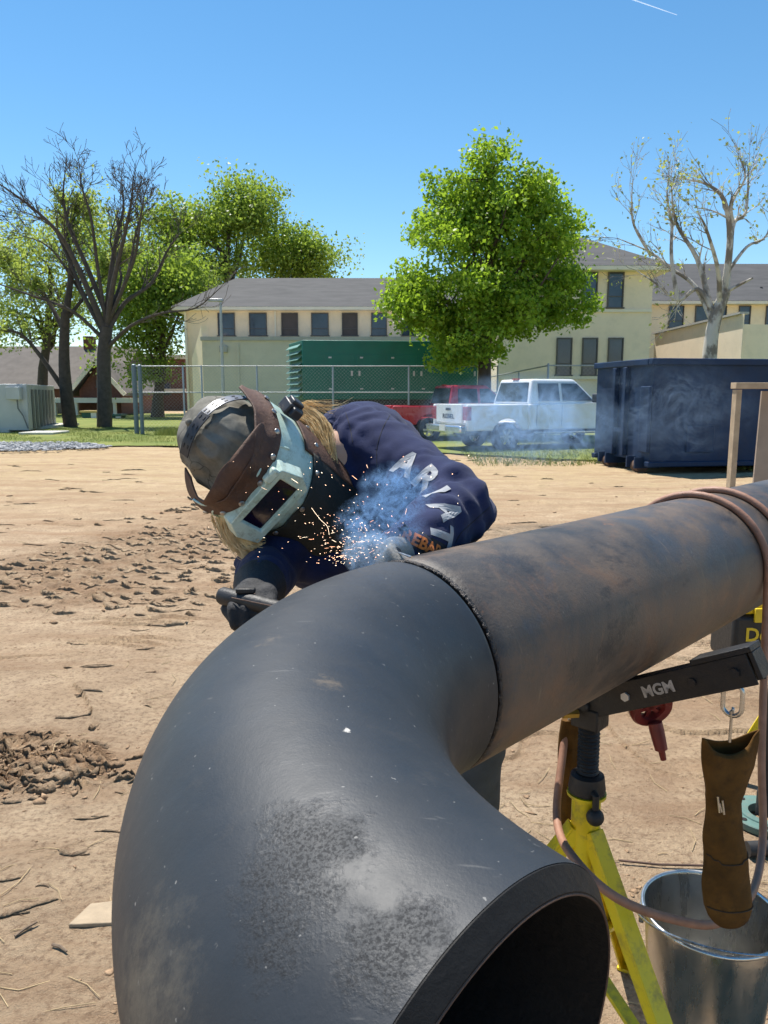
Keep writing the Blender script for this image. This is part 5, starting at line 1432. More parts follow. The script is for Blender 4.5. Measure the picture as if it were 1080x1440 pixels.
# second leather sleeve, far side of the post
q = at(806, 1012, pc.y + 0.10); qb = at(803, 1195, pc.y + 0.10)
sl = thing("leather_sleeve", (qb.x, qb.y, qb.z), "brown leather strip hanging behind the stand's screw", "sleeve")
mb = MB(); vv = []; nz = 40; n_ = 24
for i in range(nz):
    f_ = i / (nz - 1); c_ = q.lerp(qb, f_)
    hw = 0.026 + 0.006 * f_ + 0.002 * math.sin(f_ * 9)
    for k in range(n_):
        t = 2 * math.pi * k / n_
        vv.append(c_ + Vector((hw * math.cos(t) - 0.004 * math.sin(f_ * 5), 0.011 * math.sin(t) * (1 + 0.3 * math.sin(3 * math.cos(t) * 2 + f_ * 8)), 0.0)))
mb.add(vv, grid_faces(nz, n_) + [tuple(range(n_ - 1, -1, -1)), tuple((nz - 1) * n_ + k for k in range(n_))]); mb.build("sleeve_body", m_leath, sl, True)
mb = MB(); mb.tube([q + Vector((-0.012, 0, -0.004)), q + Vector((0.0, -0.01, 0.025)), q + Vector((0.012, 0, -0.004))], 0.0025, 8); mb.build("loop", m_steel, sl, True)

# red round tool with a tapered handle, hooked over the arm
m_redt = M("dull_red_paint", (0.17, 0.018, 0.016), 0.45, 0, 0.3, 25, 0.2, 80)
rt_c = at(915, 994, 1.46)
rtl = thing("red_hand_tool", tuple(rt_c), "dull red round tool with tapered handle hanging behind the black arm", "hand tool")
vx = Vector((0.98, 0.2, 0)).normalized(); vy = Vector((0.08, -0.35, 0.93)).normalized(); vz = vx.cross(vy).normalized()
Mr = Matrix((( *[vx.x, vy.x, vz.x], rt_c.x), (*[vx.y, vy.y, vz.y], rt_c.y), (*[vx.z, vy.z, vz.z], rt_c.z), (0, 0, 0, 1)))
mb = MB(); mb.lathe([(0.026, -0.010), (0.040, -0.012), (0.044, -0.006), (0.044, 0.006), (0.040, 0.012), (0.026, 0.010), (0.024, 0.0), (0.026, -0.010)], Mr, 36); mb.build("ring_body", m_redt, rtl, True)
mb = MB()
for t in (0.3, 1.4, 2.5): mb.frame_bar(Mr @ Vector((math.cos(t) * 0.027, math.sin(t) * 0.027, 0)), Mr @ Vector((-math.cos(t) * 0.027, -math.sin(t) * 0.027, 0)), 0.008, 0.006, up=vz)
mb.build("spoke", m_redt, rtl)
h0 = at(921, 1016, 1.45); h1 = at(930, 1054, 1.44); h2 = at(933, 1068, 1.44)
mb = MB(); mb.tube([h0, h0.lerp(h1, 0.3), h1, h1.lerp(h2, 0.1), h2], [0.014, 0.0145, 0.0125, 0.007, 0.006], 14); mb.build("handle", m_redt, rtl, True)

# ================================================================== CABLE OVER THE PIPE
m_cab = M("copper_rubber_cable", (0.30, 0.155, 0.10), 0.55, 0, 0.25, 30, 0.2, 150)
def wrap_pts(s, r, t0, t1, n=26, ds=0.0):
    side = NV; out = []
    for i in range(n + 1):
        t = t0 + (t1 - t0) * i / n      # 0 = near side, 90 = top, 180 = far side
        c_ = W0 + DV * (s + ds * i / n)
        out.append(c_ + NV * r * math.cos(t) - BV * r * math.sin(t) * (1 if BV.z < 0 else -1))
    return out
def smooth_path(P_, k=6):
    P_ = [Vector(p) for p in P_]; Q = []
    for i in range(len(P_) - 1):
        a_, b_ = P_[i], P_[i + 1]; pm, pn = P_[max(i - 1, 0)], P_[min(i + 2, len(P_) - 1)]
        for j in range(k):
            t = j / k
            Q.append(0.5 * ((2 * a_) + (b_ - pm) * t + (2 * pm - 5 * a_ + 4 * b_ - pn) * t * t + (3 * a_ - pm - 3 * b_ + pn) * t ** 3))
    Q.append(P_[-1]); return Q
rc = 0.0085
w1 = wrap_pts(1.02, PR + rc, R(205), R(8), 26, 0.03)
drop = [w1[-1] + Vector((0.004, 0.0, -0.12)), at(1071, 1060, 1.66), at(1073, 1170, 1.62), at(1064, 1238, 1.52), at(1042, 1276, 1.42), at(1000, 1300, 1.34), at(940, 1291, 1.30), at(885, 1272, 1.27), at(843, 1245, 1.27), at(808, 1208, 1.32), at(788, 1175, 1.42), at(783, 1135, 1.50), at(790, 1070, 1.56), at(797, 1020, 1.60), at(803, 985, 1.66)]
cbl = thing("welding_cable", (w1[-1].x, w1[-1].y, 0.9), "copper brown cable looped over the pipe and sagging past the bucket", "cable")
mb = MB(); mb.tube(w1 + smooth_path([w1[-1]] + drop, 7)[1:], rc, 12); mb.build("cable_run", m_cab, cbl, True)
w2 = wrap_pts(1.17, PR + rc, R(215), R(2), 26, 0.02)
d2 = [w2[-1] + Vector((0.002, 0, -0.2)), w2[-1] + Vector((0.0, -0.02, -0.5)), w2[-1] + Vector((0.03, -0.05, -0.8)), w2[-1] + Vector((0.15, -0.02, -1.08)), w2[-1] + Vector((0.45, 0.1, -1.135))]
mb = MB(); mb.tube(w2 + smooth_path([w2[-1]] + d2, 7)[1:], rc, 12)
cb2 = mb.build("welding_cable", m_cab, None, True); tag(cb2, "copper brown cable draped over the pipe nearer the right edge", "cable")

# ================================================================== BUCKET
m_buck, nt, b = new_mat("stainless_bucket")
P = geo_pos(nt)
b.inputs['Metallic'].default_value = 1.0
c = ramp(nt, noise_node(nt, P, 10, 6, 0.7), [(0.3, (0.58, 0.57, 0.54)), (0.7, (0.74, 0.73, 0.70))]).outputs[0]; nt.links.new(c, b.inputs['Base Color'])
nt.links.new(ramp(nt, noise_node(nt, P, 25, 6, 0.7, stretch=(1, 1, 0.2)), [(0.3, 0.20), (0.75, 0.42)]).outputs[0], b.inputs['Roughness'])
bump(nt, b, noise_node(nt, P, 9, 4, 0.6), 0.25, 0.01)
bx_, by_ = 0.752, 1.605
bk = thing("steel_bucket", (bx_, by_, 0), "shiny steel bucket with wire handle at lower right", "bucket")
Mb = Matrix.Translation((bx_, by_, 0.004))
prof = [(0.0, 0.006), (0.105, 0.006), (0.108, 0.0), (0.112, 0.004), (0.118, 0.05), (0.130, 0.18), (0.1445, 0.335), (0.1475, 0.362), (0.1475, 0.370)]
inn = [(r_ - 0.0016, z_) for r_, z_ in prof[::-1][:-4]] + [(0.1065, 0.010), (0.0, 0.010)]
mb = MB(); mb.lathe(prof + inn, Mb, 72); mb.build("bucket_wall", m_buck, bk, True)
mb = MB(); mb.tube([Mb @ Vector((0.150 * math.cos(t), 0.150 * math.sin(t), 0.372)) for t in np.linspace(0, 2 * math.pi, 72, endpoint=False)], 0.0052, 12, closed=True); mb.build("rolled_rim", m_buck, bk, True)
hd = Vector((0.93, -0.36, 0)).normalized()
for sg in (1, -1):
    c_ = Mb @ Vector((0, 0, 0.335)) + hd * sg * 0.150
    mb = MB(); mb.box(c_, (0.012, 0.045, 0.035), Matrix.Rotation(math.atan2(hd.y, hd.x), 3, 'Z')); mb.tube([c_, c_ + hd * sg * 0.014], 0.007, 10); mb.build("handle_ear", m_buck, bk, bevel=0.003)
perp = Vector((hd.y, -hd.x, 0))
if perp.y > 0: perp = -perp
pts = []
for k in range(33):
    t = math.pi * k / 32
    pts.append(Mb @ Vector((0, 0, 0.338)) + hd * 0.162 * math.cos(t) + (perp * 0.93 + Vector((0, 0, 0.30))).normalized() * 0.155 * math.sin(t))
mb = MB(); mb.tube(pts, 0.0026, 8); mb.build("bail_handle", m_steel, bk, True)

# ================================================================== FLANGE STAND, TOOL CASE, HOSE AT THE RIGHT EDGE
m_fl = M("pale_green_primer", (0.09, 0.17, 0.15), 0.6, 0, 0.15, 9, 0.2, 60, dirt=(0.20, 0.16, 0.11), dirt_amt=0.4)
fc_ = at(1078, 1140, 2.62)
fs = thing("flange_stand", (fc_.x, 2.62, 0), "pale green bolt flange base carrying a dark post at right edge", "stand")
mb = MB(); N_ = 48; holes = 8
Mf = Matrix.Translation((fc_.x, 2.62, 0.004))
prof = [(0.062, 0.0), (0.128, 0.0), (0.130, 0.004), (0.130, 0.024), (0.127, 0.027), (0.092, 0.027), (0.090, 0.032), (0.062, 0.032), (0.062, 0.0)]
mb.lathe(prof, Mf, N_); mb.build("flange", m_fl, fs, True)
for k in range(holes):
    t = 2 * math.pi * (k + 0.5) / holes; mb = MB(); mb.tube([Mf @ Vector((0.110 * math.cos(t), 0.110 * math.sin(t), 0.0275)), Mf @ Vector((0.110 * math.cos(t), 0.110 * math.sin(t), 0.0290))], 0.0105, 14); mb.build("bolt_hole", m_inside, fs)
pz = 0.60
mb = MB(); mb.tube([(fc_.x - 0.015, 2.615, 0.03), (fc_.x - 0.012, 2.615, pz)], 0.019, 16); mb.tube([(fc_.x - 0.015, 2.615, 0.03), (fc_.x - 0.015, 2.615, 0.12)], 0.026, 16); mb.build("post", m_jack, fs, True)
mb = MB(); mb.box((fc_.x + 0.10, 2.64, pz + 0.006), (0.42, 0.26, 0.012)); mb.build("top_plate", m_rust, fs, bevel=0.002)
m_case = M("black_case_plastic", (0.016, 0.016, 0.017), 0.5, 0, 0.2, 20, 0.2, 90)
m_casey = M("yellow_case_plastic", (0.72, 0.52, 0.02), 0.45, 0, 0.06, 12)
z0 = pz + 0.014
cx_ = at(1030, 900, 2.55).x + 0.20
tc = thing("tool_case", (cx_, 2.64, z0), "black and yellow tool case at right edge below the pipe", "tool case")
mb = MB(); mb.box((cx_, 2.64, z0 + 0.095), (0.40, 0.19, 0.185)); mb.build("case_body", m_case, tc, bevel=0.018, seg=3)
mb = MB(); mb.box((cx_, 2.64, z0 + 0.215), (0.375, 0.18, 0.055)); mb.build("case_lid", m_casey, tc, bevel=0.014, seg=3)
mb = MB(); mb.box((cx_ + 0.02, 2.64, z0 + 0.252), (0.18, 0.03, 0.02)); mb.build("handle", m_case, tc, bevel=0.006)
for dx in (-0.11, 0.11): mb = MB(); mb.box((cx_ + dx, 2.54, z0 + 0.19), (0.05, 0.012, 0.05)); mb.build("latch", m_casey, tc, bevel=0.003)
V_, F_ = text_geo("DeWALT", 0.066, 0.0016)
mb = MB(); mb.add([Vector((cx_ - 0.028 + v.x, 2.5425, z0 + 0.118 + v.y)) for v in V_], F_); mb.build("lettering", m_casey, tc)
mb = MB(); mb.box((cx_, 2.543, z0 + 0.04), (0.30, 0.008, 0.022)); mb.build("trim_stripe", m_casey, tc, bevel=0.002)
m_hose = M("black_rubber_hose", (0.02, 0.02, 0.021), 0.6, 0, 0.3, 30)
h0 = at(1052, 1178, 2.40)
mb = MB(); mb.tube(smooth_path([Vector((h0.x, 2.40, 0.027)), Vector((h0.x + 0.15, 2.40, 0.028)), Vector((h0.x + 0.45, 2.33, 0.028)), Vector((h0.x + 0.8, 2.4, 0.028))]), 0.026, 14)
tag(mb.build("rubber_hose", m_hose, None, True), "thick black hose lying on the dirt at right edge below the flange", "hose")
a_ = at(880, 1212, 2.35); b_ = at(905, 1216, 2.33)
mb = MB(); mb.tube([Vector((a_.x - 0.02, 2.36, 0.012)), Vector((b_.x + 0.05, 2.34, 0.010)), Vector((b_.x + 0.3, 2.33, 0.010))], 0.004, 8)
tag(mb.build("welding_rod", m_rust, None, True), "thin rusty rod lying on the dirt behind the bucket", "rod")

# ================================================================== THE WELDER
person = thing("person", (0.12, 1.85, 0), "person in navy hoodie and welding helmet bending over the pipe", "person")
def limb_blob(mb, chain, n=14, m=10):
    """overlapping spheres along a polyline (point, radius or (rx,ry,rz)) -> later fused by a voxel remesh"""
    for (p0, r0), (p1, r1) in zip(chain[:-1], chain[1:]):
        p0, p1 = Vector(p0), Vector(p1); L = (p1 - p0).length; k = max(2, int(L / (min(r0, r1) * 0.35)))
        for i in range(k + 1):
            t = i / k; mb.sphere(p0.lerp(p1, t), r0 + (r1 - r0) * t, n, m)
def fuse(mb, voxel, smooth_it=8, smooth_f=0.6):
    me = mb.mesh("tmp"); o = bpy.data.objects.new("tmp", me); COL.objects.link(o)
    r = o.modifiers.new('r', 'REMESH'); r.mode = 'VOXEL'; r.voxel_size = voxel; r.use_smooth_shade = True
    s = o.modifiers.new('s', 'SMOOTH'); s.factor = smooth_f; s.iterations = smooth_it
    dg = bpy.context.evaluated_depsgraph_get()
    out = bpy.data.meshes.new_from_object(o.evaluated_get(dg))
    bpy.data.objects.remove(o); bpy.data.meshes.remove(me)
    return out
def mesh_np(me):
    n = len(me.vertices); co = np.empty(n * 3, np.float32); me.vertices.foreach_get('co', co)
    no = np.empty(n * 3, np.float32); me.vertices.foreach_get('normal', no)
    return co.reshape(-1, 3).astype(float), no.reshape(-1, 3).astype(float)

hipL, hipR = Vector((0.235, 1.86, 0.93)), Vector((0.05, 1.90, 0.93))
pelvis = Vector((0.14, 1.87, 0.98))
chest = Vector((0.0, 1.63, 1.30))
neck = at(470, 640, 1.56)
shL = at(537, 648, 1.58); shR = at(428, 712, 1.54)
elL = at(645, 716, 1.40); wrL = at(566, 780, 1.21); haL = at(541, 789, 1.16)
elR = at(374, 803, 1.42); wrR = at(362, 832, 1.24); haR = at(356, 840, 1.18)
HC = at(343, 644, 1.43); HSC = 0.93       # head centre
knL, knR = Vector((0.215, 1.80, 0.50)), Vector((0.06, 1.84, 0.50))
ftL, ftR = Vector((0.22, 1.86, 0.07)), Vector((0.04, 1.90, 0.07))

# body (skin): one continuous figure under the clothes
m_skin = M("skin", (0.50, 0.30, 0.21), 0.55, 0, 0.12, 30, 0.1, 200)
mb = MB()
limb_blob(mb, [(pelvis, 0.105), (pelvis.lerp(chest, 0.5), 0.095), (chest, 0.11), (neck, 0.06)])
limb_blob(mb, [(neck, 0.050), (neck.lerp(HC, 0.6), 0.048), (HC, 0.078)])
mb.sphere(HC, (0.075, 0.085, 0.09), 16, 12)
for s_, e_, w_, h_ in ((shL, elL, wrL, haL), (shR, elR, wrR, haR)):
    limb_blob(mb, [(chest.lerp(neck, 0.6), 0.06), (s_, 0.052), (e_, 0.038), (w_, 0.026), (h_, 0.024)])
for h_, k_, f_ in ((hipL, knL, ftL), (hipR, knR, ftR)):
    limb_blob(mb, [(pelvis, 0.09), (h_, 0.080), (k_, 0.052), (f_, 0.036), (f_ + Vector((0, -0.12, -0.03)), 0.028)])
body = link("body", fuse(mb, 0.014, 6), m_skin, person, True)

# hoodie
m_navy, nt, b = new_mat("navy_cotton")
P = geo_pos(nt)
c = ramp(nt, noise_node(nt, P, 18, 6, 0.7), [(0.3, (0.011, 0.0165, 0.055)), (0.7, (0.018, 0.026, 0.082))]).outputs[0]
lint = ramp(nt, noise_node(nt, P, 260, 2, 0.5), [(0.68, 0.0), (0.74, 0.35)]).outputs[0]
c = mixc(nt, lint, c, (0.06, 0.07, 0.11))
nt.links.new(c, b.inputs['Base Color']); b.inputs['Roughness'].default_value = 0.9; b.inputs['Specular IOR Level'].default_value = 0.25
b.inputs['Sheen Weight'].default_value = 0.08; b.inputs['Sheen Roughness'].default_value = 0.5
bump(nt, b, noise_node(nt, P, 420, 4, 0.7), 0.35, 0.002)
mb = MB()
limb_blob(mb, [(pelvis + Vector((0, 0, 0.02)), 0.150), (pelvis.lerp(chest, 0.45), 0.142), (chest, 0.150), (at(500, 655, 1.63), 0.125), (at(478, 640, 1.60), 0.075)])
limb_blob(mb, [(at(515, 640, 1.66), 0.115), (at(555, 668, 1.72), 0.112)])
limb_blob(mb, [(at(500, 640, 1.62), 0.110), (shL, 0.092), (shL.lerp(elL, 0.35), 0.080), (shL.lerp(elL, 0.7), 0.077), (elL, 0.069), (elL.lerp(wrL, 0.3), 0.066), (elL.lerp(wrL, 0.75), 0.054), (elL.lerp(wrL, 0.95), 0.045)])
limb_blob(mb, [(at(470, 680, 1.58), 0.09), (shR, 0.088), (shR.lerp(elR, 0.5), 0.072), (elR, 0.058), (elR.lerp(wrR, 0.8), 0.043)])
limb_blob(mb, [(at(470, 700, 1.58), 0.09), (at(500, 770, 1.56), 0.10), (at(450, 780, 1.52), 0.08)])
hm = fuse(mb, 0.0075, 10, 0.6)
co, no = mesh_np(hm)
# cloth folds: creases run across each limb, deeper where it bends
def seg_param(co, a_, b_):
    a_, b_ = np.array(a_), np.array(b_); d = b_ - a_; L2 = (d ** 2).sum()
    t = np.clip(((co - a_) @ d) / L2, 0, 1); dist = np.linalg.norm(co - (a_ + t[:, None] * d), axis=1)
    return t, dist
disp = np.zeros(len(co))
for (a_, b_, k0, k1, amp, fq) in ((shL, elL, 0.03, 0.13, 0.0050, 3.2), (elL, wrL, 0.03, 0.11, 0.0065, 4.0), (shR, elR, 0.03, 0.13, 0.005, 3.5), (at(500, 640, 1.62), shL, 0.05, 0.18, 0.0050, 2.2)):
    t, dist = seg_param(co, a_, b_); w = np.clip((k1 - dist) / (k1 - k0), 0, 1)
    wob = noise3(co * 8, 3) * 1.5 + noise3(co * 19, 8) * 0.35
    f_ = np.sin(2 * math.pi * (t * fq + wob))
    disp += w * amp * (np.sign(f_) * np.abs(f_) ** 0.7) * (0.55 + 0.45 * noise3(co * 6, 14))
disp += 0.0055 * noise3(co * np.array([14, 14, 26]), 21) + 0.0024 * noise3(co * np.array([40, 40, 70]), 22)
cr1 = np.exp(-(noise3(co @ np.array([[8, 3, 2], [-3, 9, 4], [5, -4, 12]]).T * 1.0, 51) / 0.11) ** 2)
cr2 = np.exp(-(noise3(co @ np.array([[14, -6, 9], [6, 16, -5], [-10, 7, 15]]).T * 1.1, 52) / 0.10) ** 2)
disp -= 0.0030 * cr1 + 0.0024 * cr2
co2 = co + no * disp[:, None]
hm.vertices.foreach_set('co', co2.astype(np.float32).ravel()); hm.update()
hood = link("hoodie", hm, m_navy, person, True)
bvh_h = BVHTree.FromPolygons([Vector(v) for v in co2], [tuple(p.vertices) for p in hm.polygons])
# ribbed collar / gathered hood behind the neck
mb = MB()
for k in range(4):
    o_ = k * 0.016
    mb.tube(smooth_path([at(462 + k * 6, 600 + k * 2, 1.55 + o_), at(478 + k * 9, 581 + k, 1.62 + o_), at(505 + k * 10, 577 + k * 3, 1.70 + o_), at(520 + k * 11, 592 + 5 * k, 1.74 + o_)]), [0.011] * 19, 10)
mb.build("gathered_hood", m_navy, person, True)

# printed lettering on the sleeve, laid onto the cloth
m_print = M("grey_print", (0.34, 0.35, 0.37), 0.85, 0, 0.15, 60)
m_orange = M("orange_print", (0.62, 0.17, 0.03), 0.8, 0, 0.1, 60)
m_patch = M("dark_patch", (0.012, 0.012, 0.016), 0.8, 0, 0.2, 60)
CAMP = Vector((0, 0, CAM_H))
def decal_geo(V_, F_, cuts=3):
    bm = bmesh.new(); vs_ = [bm.verts.new(v) for v in V_]
    for f in F_:
        try: bm.faces.new([vs_[i] for i in f])
        except Exception: pass
    bmesh.ops.triangulate(bm, faces=bm.faces)
    bmesh.ops.subdivide_edges(bm, edges=[e for e in bm.edges if e.calc_length() > 0.006], cuts=cuts, use_grid_fill=True)
    bm.verts.ensure_lookup_table(); bm.verts.index_update()
    out = [v.co.copy() for v in bm.verts], [tuple(v.index for v in f.verts) for f in bm.faces]
    bm.free(); return out
def lay_on(bvh, u, v, du, dv, V_, F_, mb, off=0.0016, size=1.0):
    """lay a flat print on the cloth at the spot, reading direction (du,dv) as seen from the yard"""
    d = ray(u, v); h = bvh.ray_cast(CAMP, d.normalized())
    if h[0] is None: return
    p, nn = h[0], h[1]
    if nn.dot(d) > 0: nn = -nn
    nn = (nn * 0.6 - d.normalized() * 0.4).normalized()
    rd_ = camvec(du, -dv, 0); xx = (rd_ - nn * rd_.dot(nn)).normalized(); yy = nn.cross(xx)
    W_ = []
    for q in V_:
        s0 = p + xx * q.x * size + yy * q.y * size + nn * 0.06
        hh_ = bvh.ray_cast(s0, -nn, 0.16)
        W_.append((hh_[0] + nn * off) if hh_[0] is not None else (s0 - nn * 0.06))
    mb.add(W_, F_)
mb = MB()
for ch, u, v, du, dv in (("A", 570, 653, 30, 18), ("R", 598, 674, 24, 24), ("I", 612, 693, 12, 26), ("A", 627, 720, 3, 30), ("T", 622, 752, -9, 31)):
    V_, F_ = decal_geo(*text_geo(ch, 0.068, 0.0030)); mb = MB(); lay_on(bvh_h, u, v, du, dv, V_, F_, mb)
    mb.build("printed_letter", m_print, hood)
mb = MB(); V_, F_ = decal_geo([Vector((x, y, 0)) for x, y in ((-0.045, -0.016), (0.045, -0.016), (0.045, 0.016), (-0.045, 0.016))], [(0, 1, 2, 3)], 5)
lay_on(bvh_h, 597, 766, 10, 5, V_, F_, mb, 0.0012); mb.build("sleeve_patch", m_patch, hood)
mb = MB(); V_, F_ = decal_geo(*text_geo("REBAR", 0.026, 0.0009)); lay_on(bvh_h, 597, 766, 10, 5, V_, F_, mb, 0.0022); mb.build("patch_print", m_orange, hood)

# stitched seams on the hoodie
for pts_px in ([(549, 583), (538, 603), (530, 632), (531, 665)], [(486, 580), (492, 600), (496, 622)], [(690, 712), (672, 728), (650, 748), (640, 764)]):
    pts = []
    for q in smooth_path([Vector((u, v, 0)) for u, v in pts_px], 8):
        h = bvh_h.ray_cast(CAMP, ray(q.x, q.y).normalized())
        if h[0] is not None: pts.append(h[0] + (CAMP - h[0]).normalized() * 0.0004)
    if len(pts) > 3:
        mb = MB(); mb.tube(pts, 0.0007, 6); mb.build("seam", m_patch, hood, True)

# jeans and boots
m_jean = M("blue_grey_denim", (0.055, 0.065, 0.075), 0.9, 0, 0.25, 25, 0.3, 200)
mb = MB()
for h_, k_, f_ in ((hipL, knL, ftL), (hipR, knR, ftR)):
    limb_blob(mb, [(pelvis, 0.125), (h_, 0.102), (k_, 0.074), (f_ + Vector((0, 0, 0.06)), 0.066)])
jm = fuse(mb, 0.012, 8)
co, no = mesh_np(jm); co = co + no * (0.005 * noise3(co * np.array([16, 16, 30]), 4))[:, None]
jm.vertices.foreach_set('co', co.astype(np.float32).ravel()); jm.update(); link("jeans", jm, m_jean, person, True)
m_boot = M("brown_boot", (0.10, 0.06, 0.035), 0.7, 0, 0.25, 20, 0.3, 80)
for f_ in (ftL, ftR):
    mb = MB(); limb_blob(mb, [(f_ + Vector((0, 0.02, 0.12)), 0.066), (f_ + Vector((0, 0.02, 0)), 0.06), (f_ + Vector((0, -0.10, -0.02)), 0.048), (f_ + Vector((0, -0.17, -0.025)), 0.042)])
    mb.box(f_ + Vector((0, -0.07, -0.055)), (0.09, 0.28, 0.03)); link("boot", fuse(mb, 0.010, 4), m_boot, person, True)

# gloves with separate fingers
m_glove = M("grey_leather_glove", (0.30, 0.28, 0.25), 0.8, 0, 0.2, 30, 0.4, 140)
m_gloved = M("black_work_glove", (0.022, 0.022, 0.024), 0.75, 0, 0.3, 40, 0.4, 160)
def glove(wr, hd, grip, mat, name, cuff_from, curl=1):
    """palm from wrist to hand, four fingers and a thumb closing round the grip axis"""
    mb = MB(); fw = (hd - wr).normalized(); g_ = grip.normalized()
    g_ = (g_ - fw * g_.dot(fw)).normalized(); dn = fw.cross(g_).normalized()
    if dn.z > 0: dn = -dn
    limb_blob(mb, [(cuff_from, 0.047), (wr, 0.038), (wr.lerp(hd, 0.5), 0.031)], 12, 8)
    for k in range(-1, 2): limb_blob(mb, [(wr.lerp(hd, 0.3) + g_ * 0.014 * k, 0.022), (hd + g_ * 0.022 * k, 0.018)], 12, 8)
    for k, Lf in zip((-1.5, -0.5, 0.5, 1.5), (0.88, 1.0, 0.97, 0.78)):
        b0_ = hd + g_ * 0.0195 * k
        j1 = b0_ + (fw * 0.030 + dn * 0.012) * Lf; j2 = j1 + (fw * 0.006 + dn * 0.026) * Lf; j3 = j2 + (-fw * 0.020 + dn * 0.008) * Lf
        limb_blob(mb, [(b0_, 0.0115), (j1, 0.0105), (j2, 0.0095), (j3, 0.0085)], 10, 6)
    tb = wr.lerp(hd, 0.45) - g_ * 0.028
    limb_blob(mb, [(tb, 0.014), (tb - g_ * 0.016 + fw * 0.024 + dn * 0.014, 0.012), (tb - g_ * 0.004 + fw * 0.044 + dn * 0.030, 0.010)], 10, 6)
    me = fuse(mb, 0.0042, 4, 0.5)
    return link(name, me, mat, person, True)
glove(wrL, haL, Vector((0.5, 0.5, 0.3)), m_glove, "glove", elL.lerp(wrL, 0.80))
glove(wrR, haR, Vector((1, 0.2, 0.1)), m_gloved, "glove", elR.lerp(wrR, 0.75))

# electrode holder in the right hand: black grip with a bare rod
eh0 = at(314, 838, 1.18); eh1 = at(392, 856, 1.13)
eh = thing("electrode_holder", tuple(eh0), "black electrode holder held in the lower gloved hand", "electrode holder")
mb = MB(); dd_ = (eh1 - eh0)
mb.tube([eh0 - dd_ * 0.06, eh0 - dd_ * 0.04, eh0, eh0 + dd_ * 0.25, eh0 + dd_ * 0.5, eh1], [0.007, 0.013, 0.0145, 0.0135, 0.014, 0.012], 18); mb.build("grip", m_case, eh, True)
mb = MB(); mb.tube([eh0 + dd_ * 0.2 + Vector((0, -0.018, 0.006)), eh1 + Vector((0, -0.018, 0.008)) + dd_ * 0.2], 0.0011, 8); mb.build("rod", m_rust, eh, True)
mb = MB(); mb.box(eh0 + dd_ * 0.42 + Vector((0, 0, 0.017)), (0.03, 0.012, 0.008)); mb.build("lever", m_case, eh, bevel=0.002)
# welding gun rod in the other hand, tip at the seam
tip = W0 - BV * (PR + 0.004) - NV * 0.02
mb = MB(); mb.tube([haL + Vector((0, -0.005, -0.01)), haL.lerp(tip, 0.45) + Vector((0, 0, 0.012))], [0.011, 0.009], 12)
e2 = thing("welding_stinger", tuple(haL), "small dark stinger held over the weld in the smoke", "stinger")
mb.build("grip", m_case, e2, True)
mb = MB(); mb.tube([haL.lerp(tip, 0.4) + Vector((0, 0, 0.012)), tip], 0.0017, 8); mb.build("rod", m_steel, e2, True)

# ---- head-space frame: X wearer's left, Y crown, Z forward
EX = camvec(0.68, 0.70, 0.20).normalized(); EY = camvec(-0.60, 0.38, 0.70); EY = (EY - EX * EY.dot(EX)).normalized(); EZ = EX.cross(EY).normalized()
def H(x, y, z): return HC + (EX * x + EY * y + EZ * z) * HSC
# cap
m_cap, nt, b = new_mat("washed_grey_cap")
P = geo_pos(nt)
c = ramp(nt, noise_node(nt, P, 24, 6, 0.7), [(0.3, (0.11, 0.105, 0.088)), (0.7, (0.25, 0.235, 0.20))]).outputs[0]
vor = nt.nodes.new('ShaderNodeTexVoronoi'); vor.feature = 'DISTANCE_TO_EDGE'; vor.inputs['Scale'].default_value = 8
nz_ = nt.nodes.new('ShaderNodeTexNoise'); nz_.inputs['Scale'].default_value = 14; nt.links.new(P, nz_.inputs['Vector'])
av = nt.nodes.new('ShaderNodeVectorMath'); av.operation = 'MULTIPLY_ADD'; nt.links.new(nz_.outputs['Color'], av.inputs[0]); av.inputs[1].default_value = (0.14, 0.14, 0.14); nt.links.new(P, av.inputs[2])
nt.links.new(av.outputs[0], vor.inputs['Vector'])
ln = ramp(nt, vor.outputs['Distance'], [(0.003, 0.6), (0.010, 0.0)]).outputs[0]
c = mixc(nt, ln, c, (0.012, 0.011, 0.010))
nt.links.new(c, b.inputs['Base Color']); b.inputs['Roughness'].default_value = 0.9; b.inputs['Specular IOR Level'].default_value = 0.2
bump(nt, b, noise_node(nt, P, 500, 3, 0.6), 0.3, 0.002)
CC = (0.0, 0.028, -0.016); CRd = (0.0905, 0.108, 0.112)
nu, nv = 128, 80; vv = []
for i in range(nv + 1):
    a_ = 0.72 * math.pi * i / nv
    for k in range(nu):
        t = 2 * math.pi * k / nu
        q = np.array([[CRd[0] * math.sin(a_) * math.cos(t), CRd[1] * math.cos(a_), CRd[2] * math.sin(a_) * math.sin(t)]])
        w = 1 + 0.040 * float(noise3(q * 24, 2)[0]) + 0.090 * (0.3 - abs(float(noise3(q * np.array([[34, 22, 34]]), 6)[0]))) + 0.015 * abs(math.sin(3 * t)) * math.sin(a_) - 0.02 * math.exp(-((math.sin(3 * t)) / 0.12) ** 2) * math.sin(a_)
        q = q[0] * w; vv.append(H(CC[0] + q[0], CC[1] + q[1], CC[2] + q[2]))
mb = MB(); mb.add(vv, grid_faces(nv + 1, nu)); cap = mb.build("cap", m_cap, person, True)
mb = MB(); mb.sphere(H(CC[0], CC[1] + CRd[1] * 1.0, CC[2]), 0.007, 10, 6); mb.build("button", m_cap, cap, True)
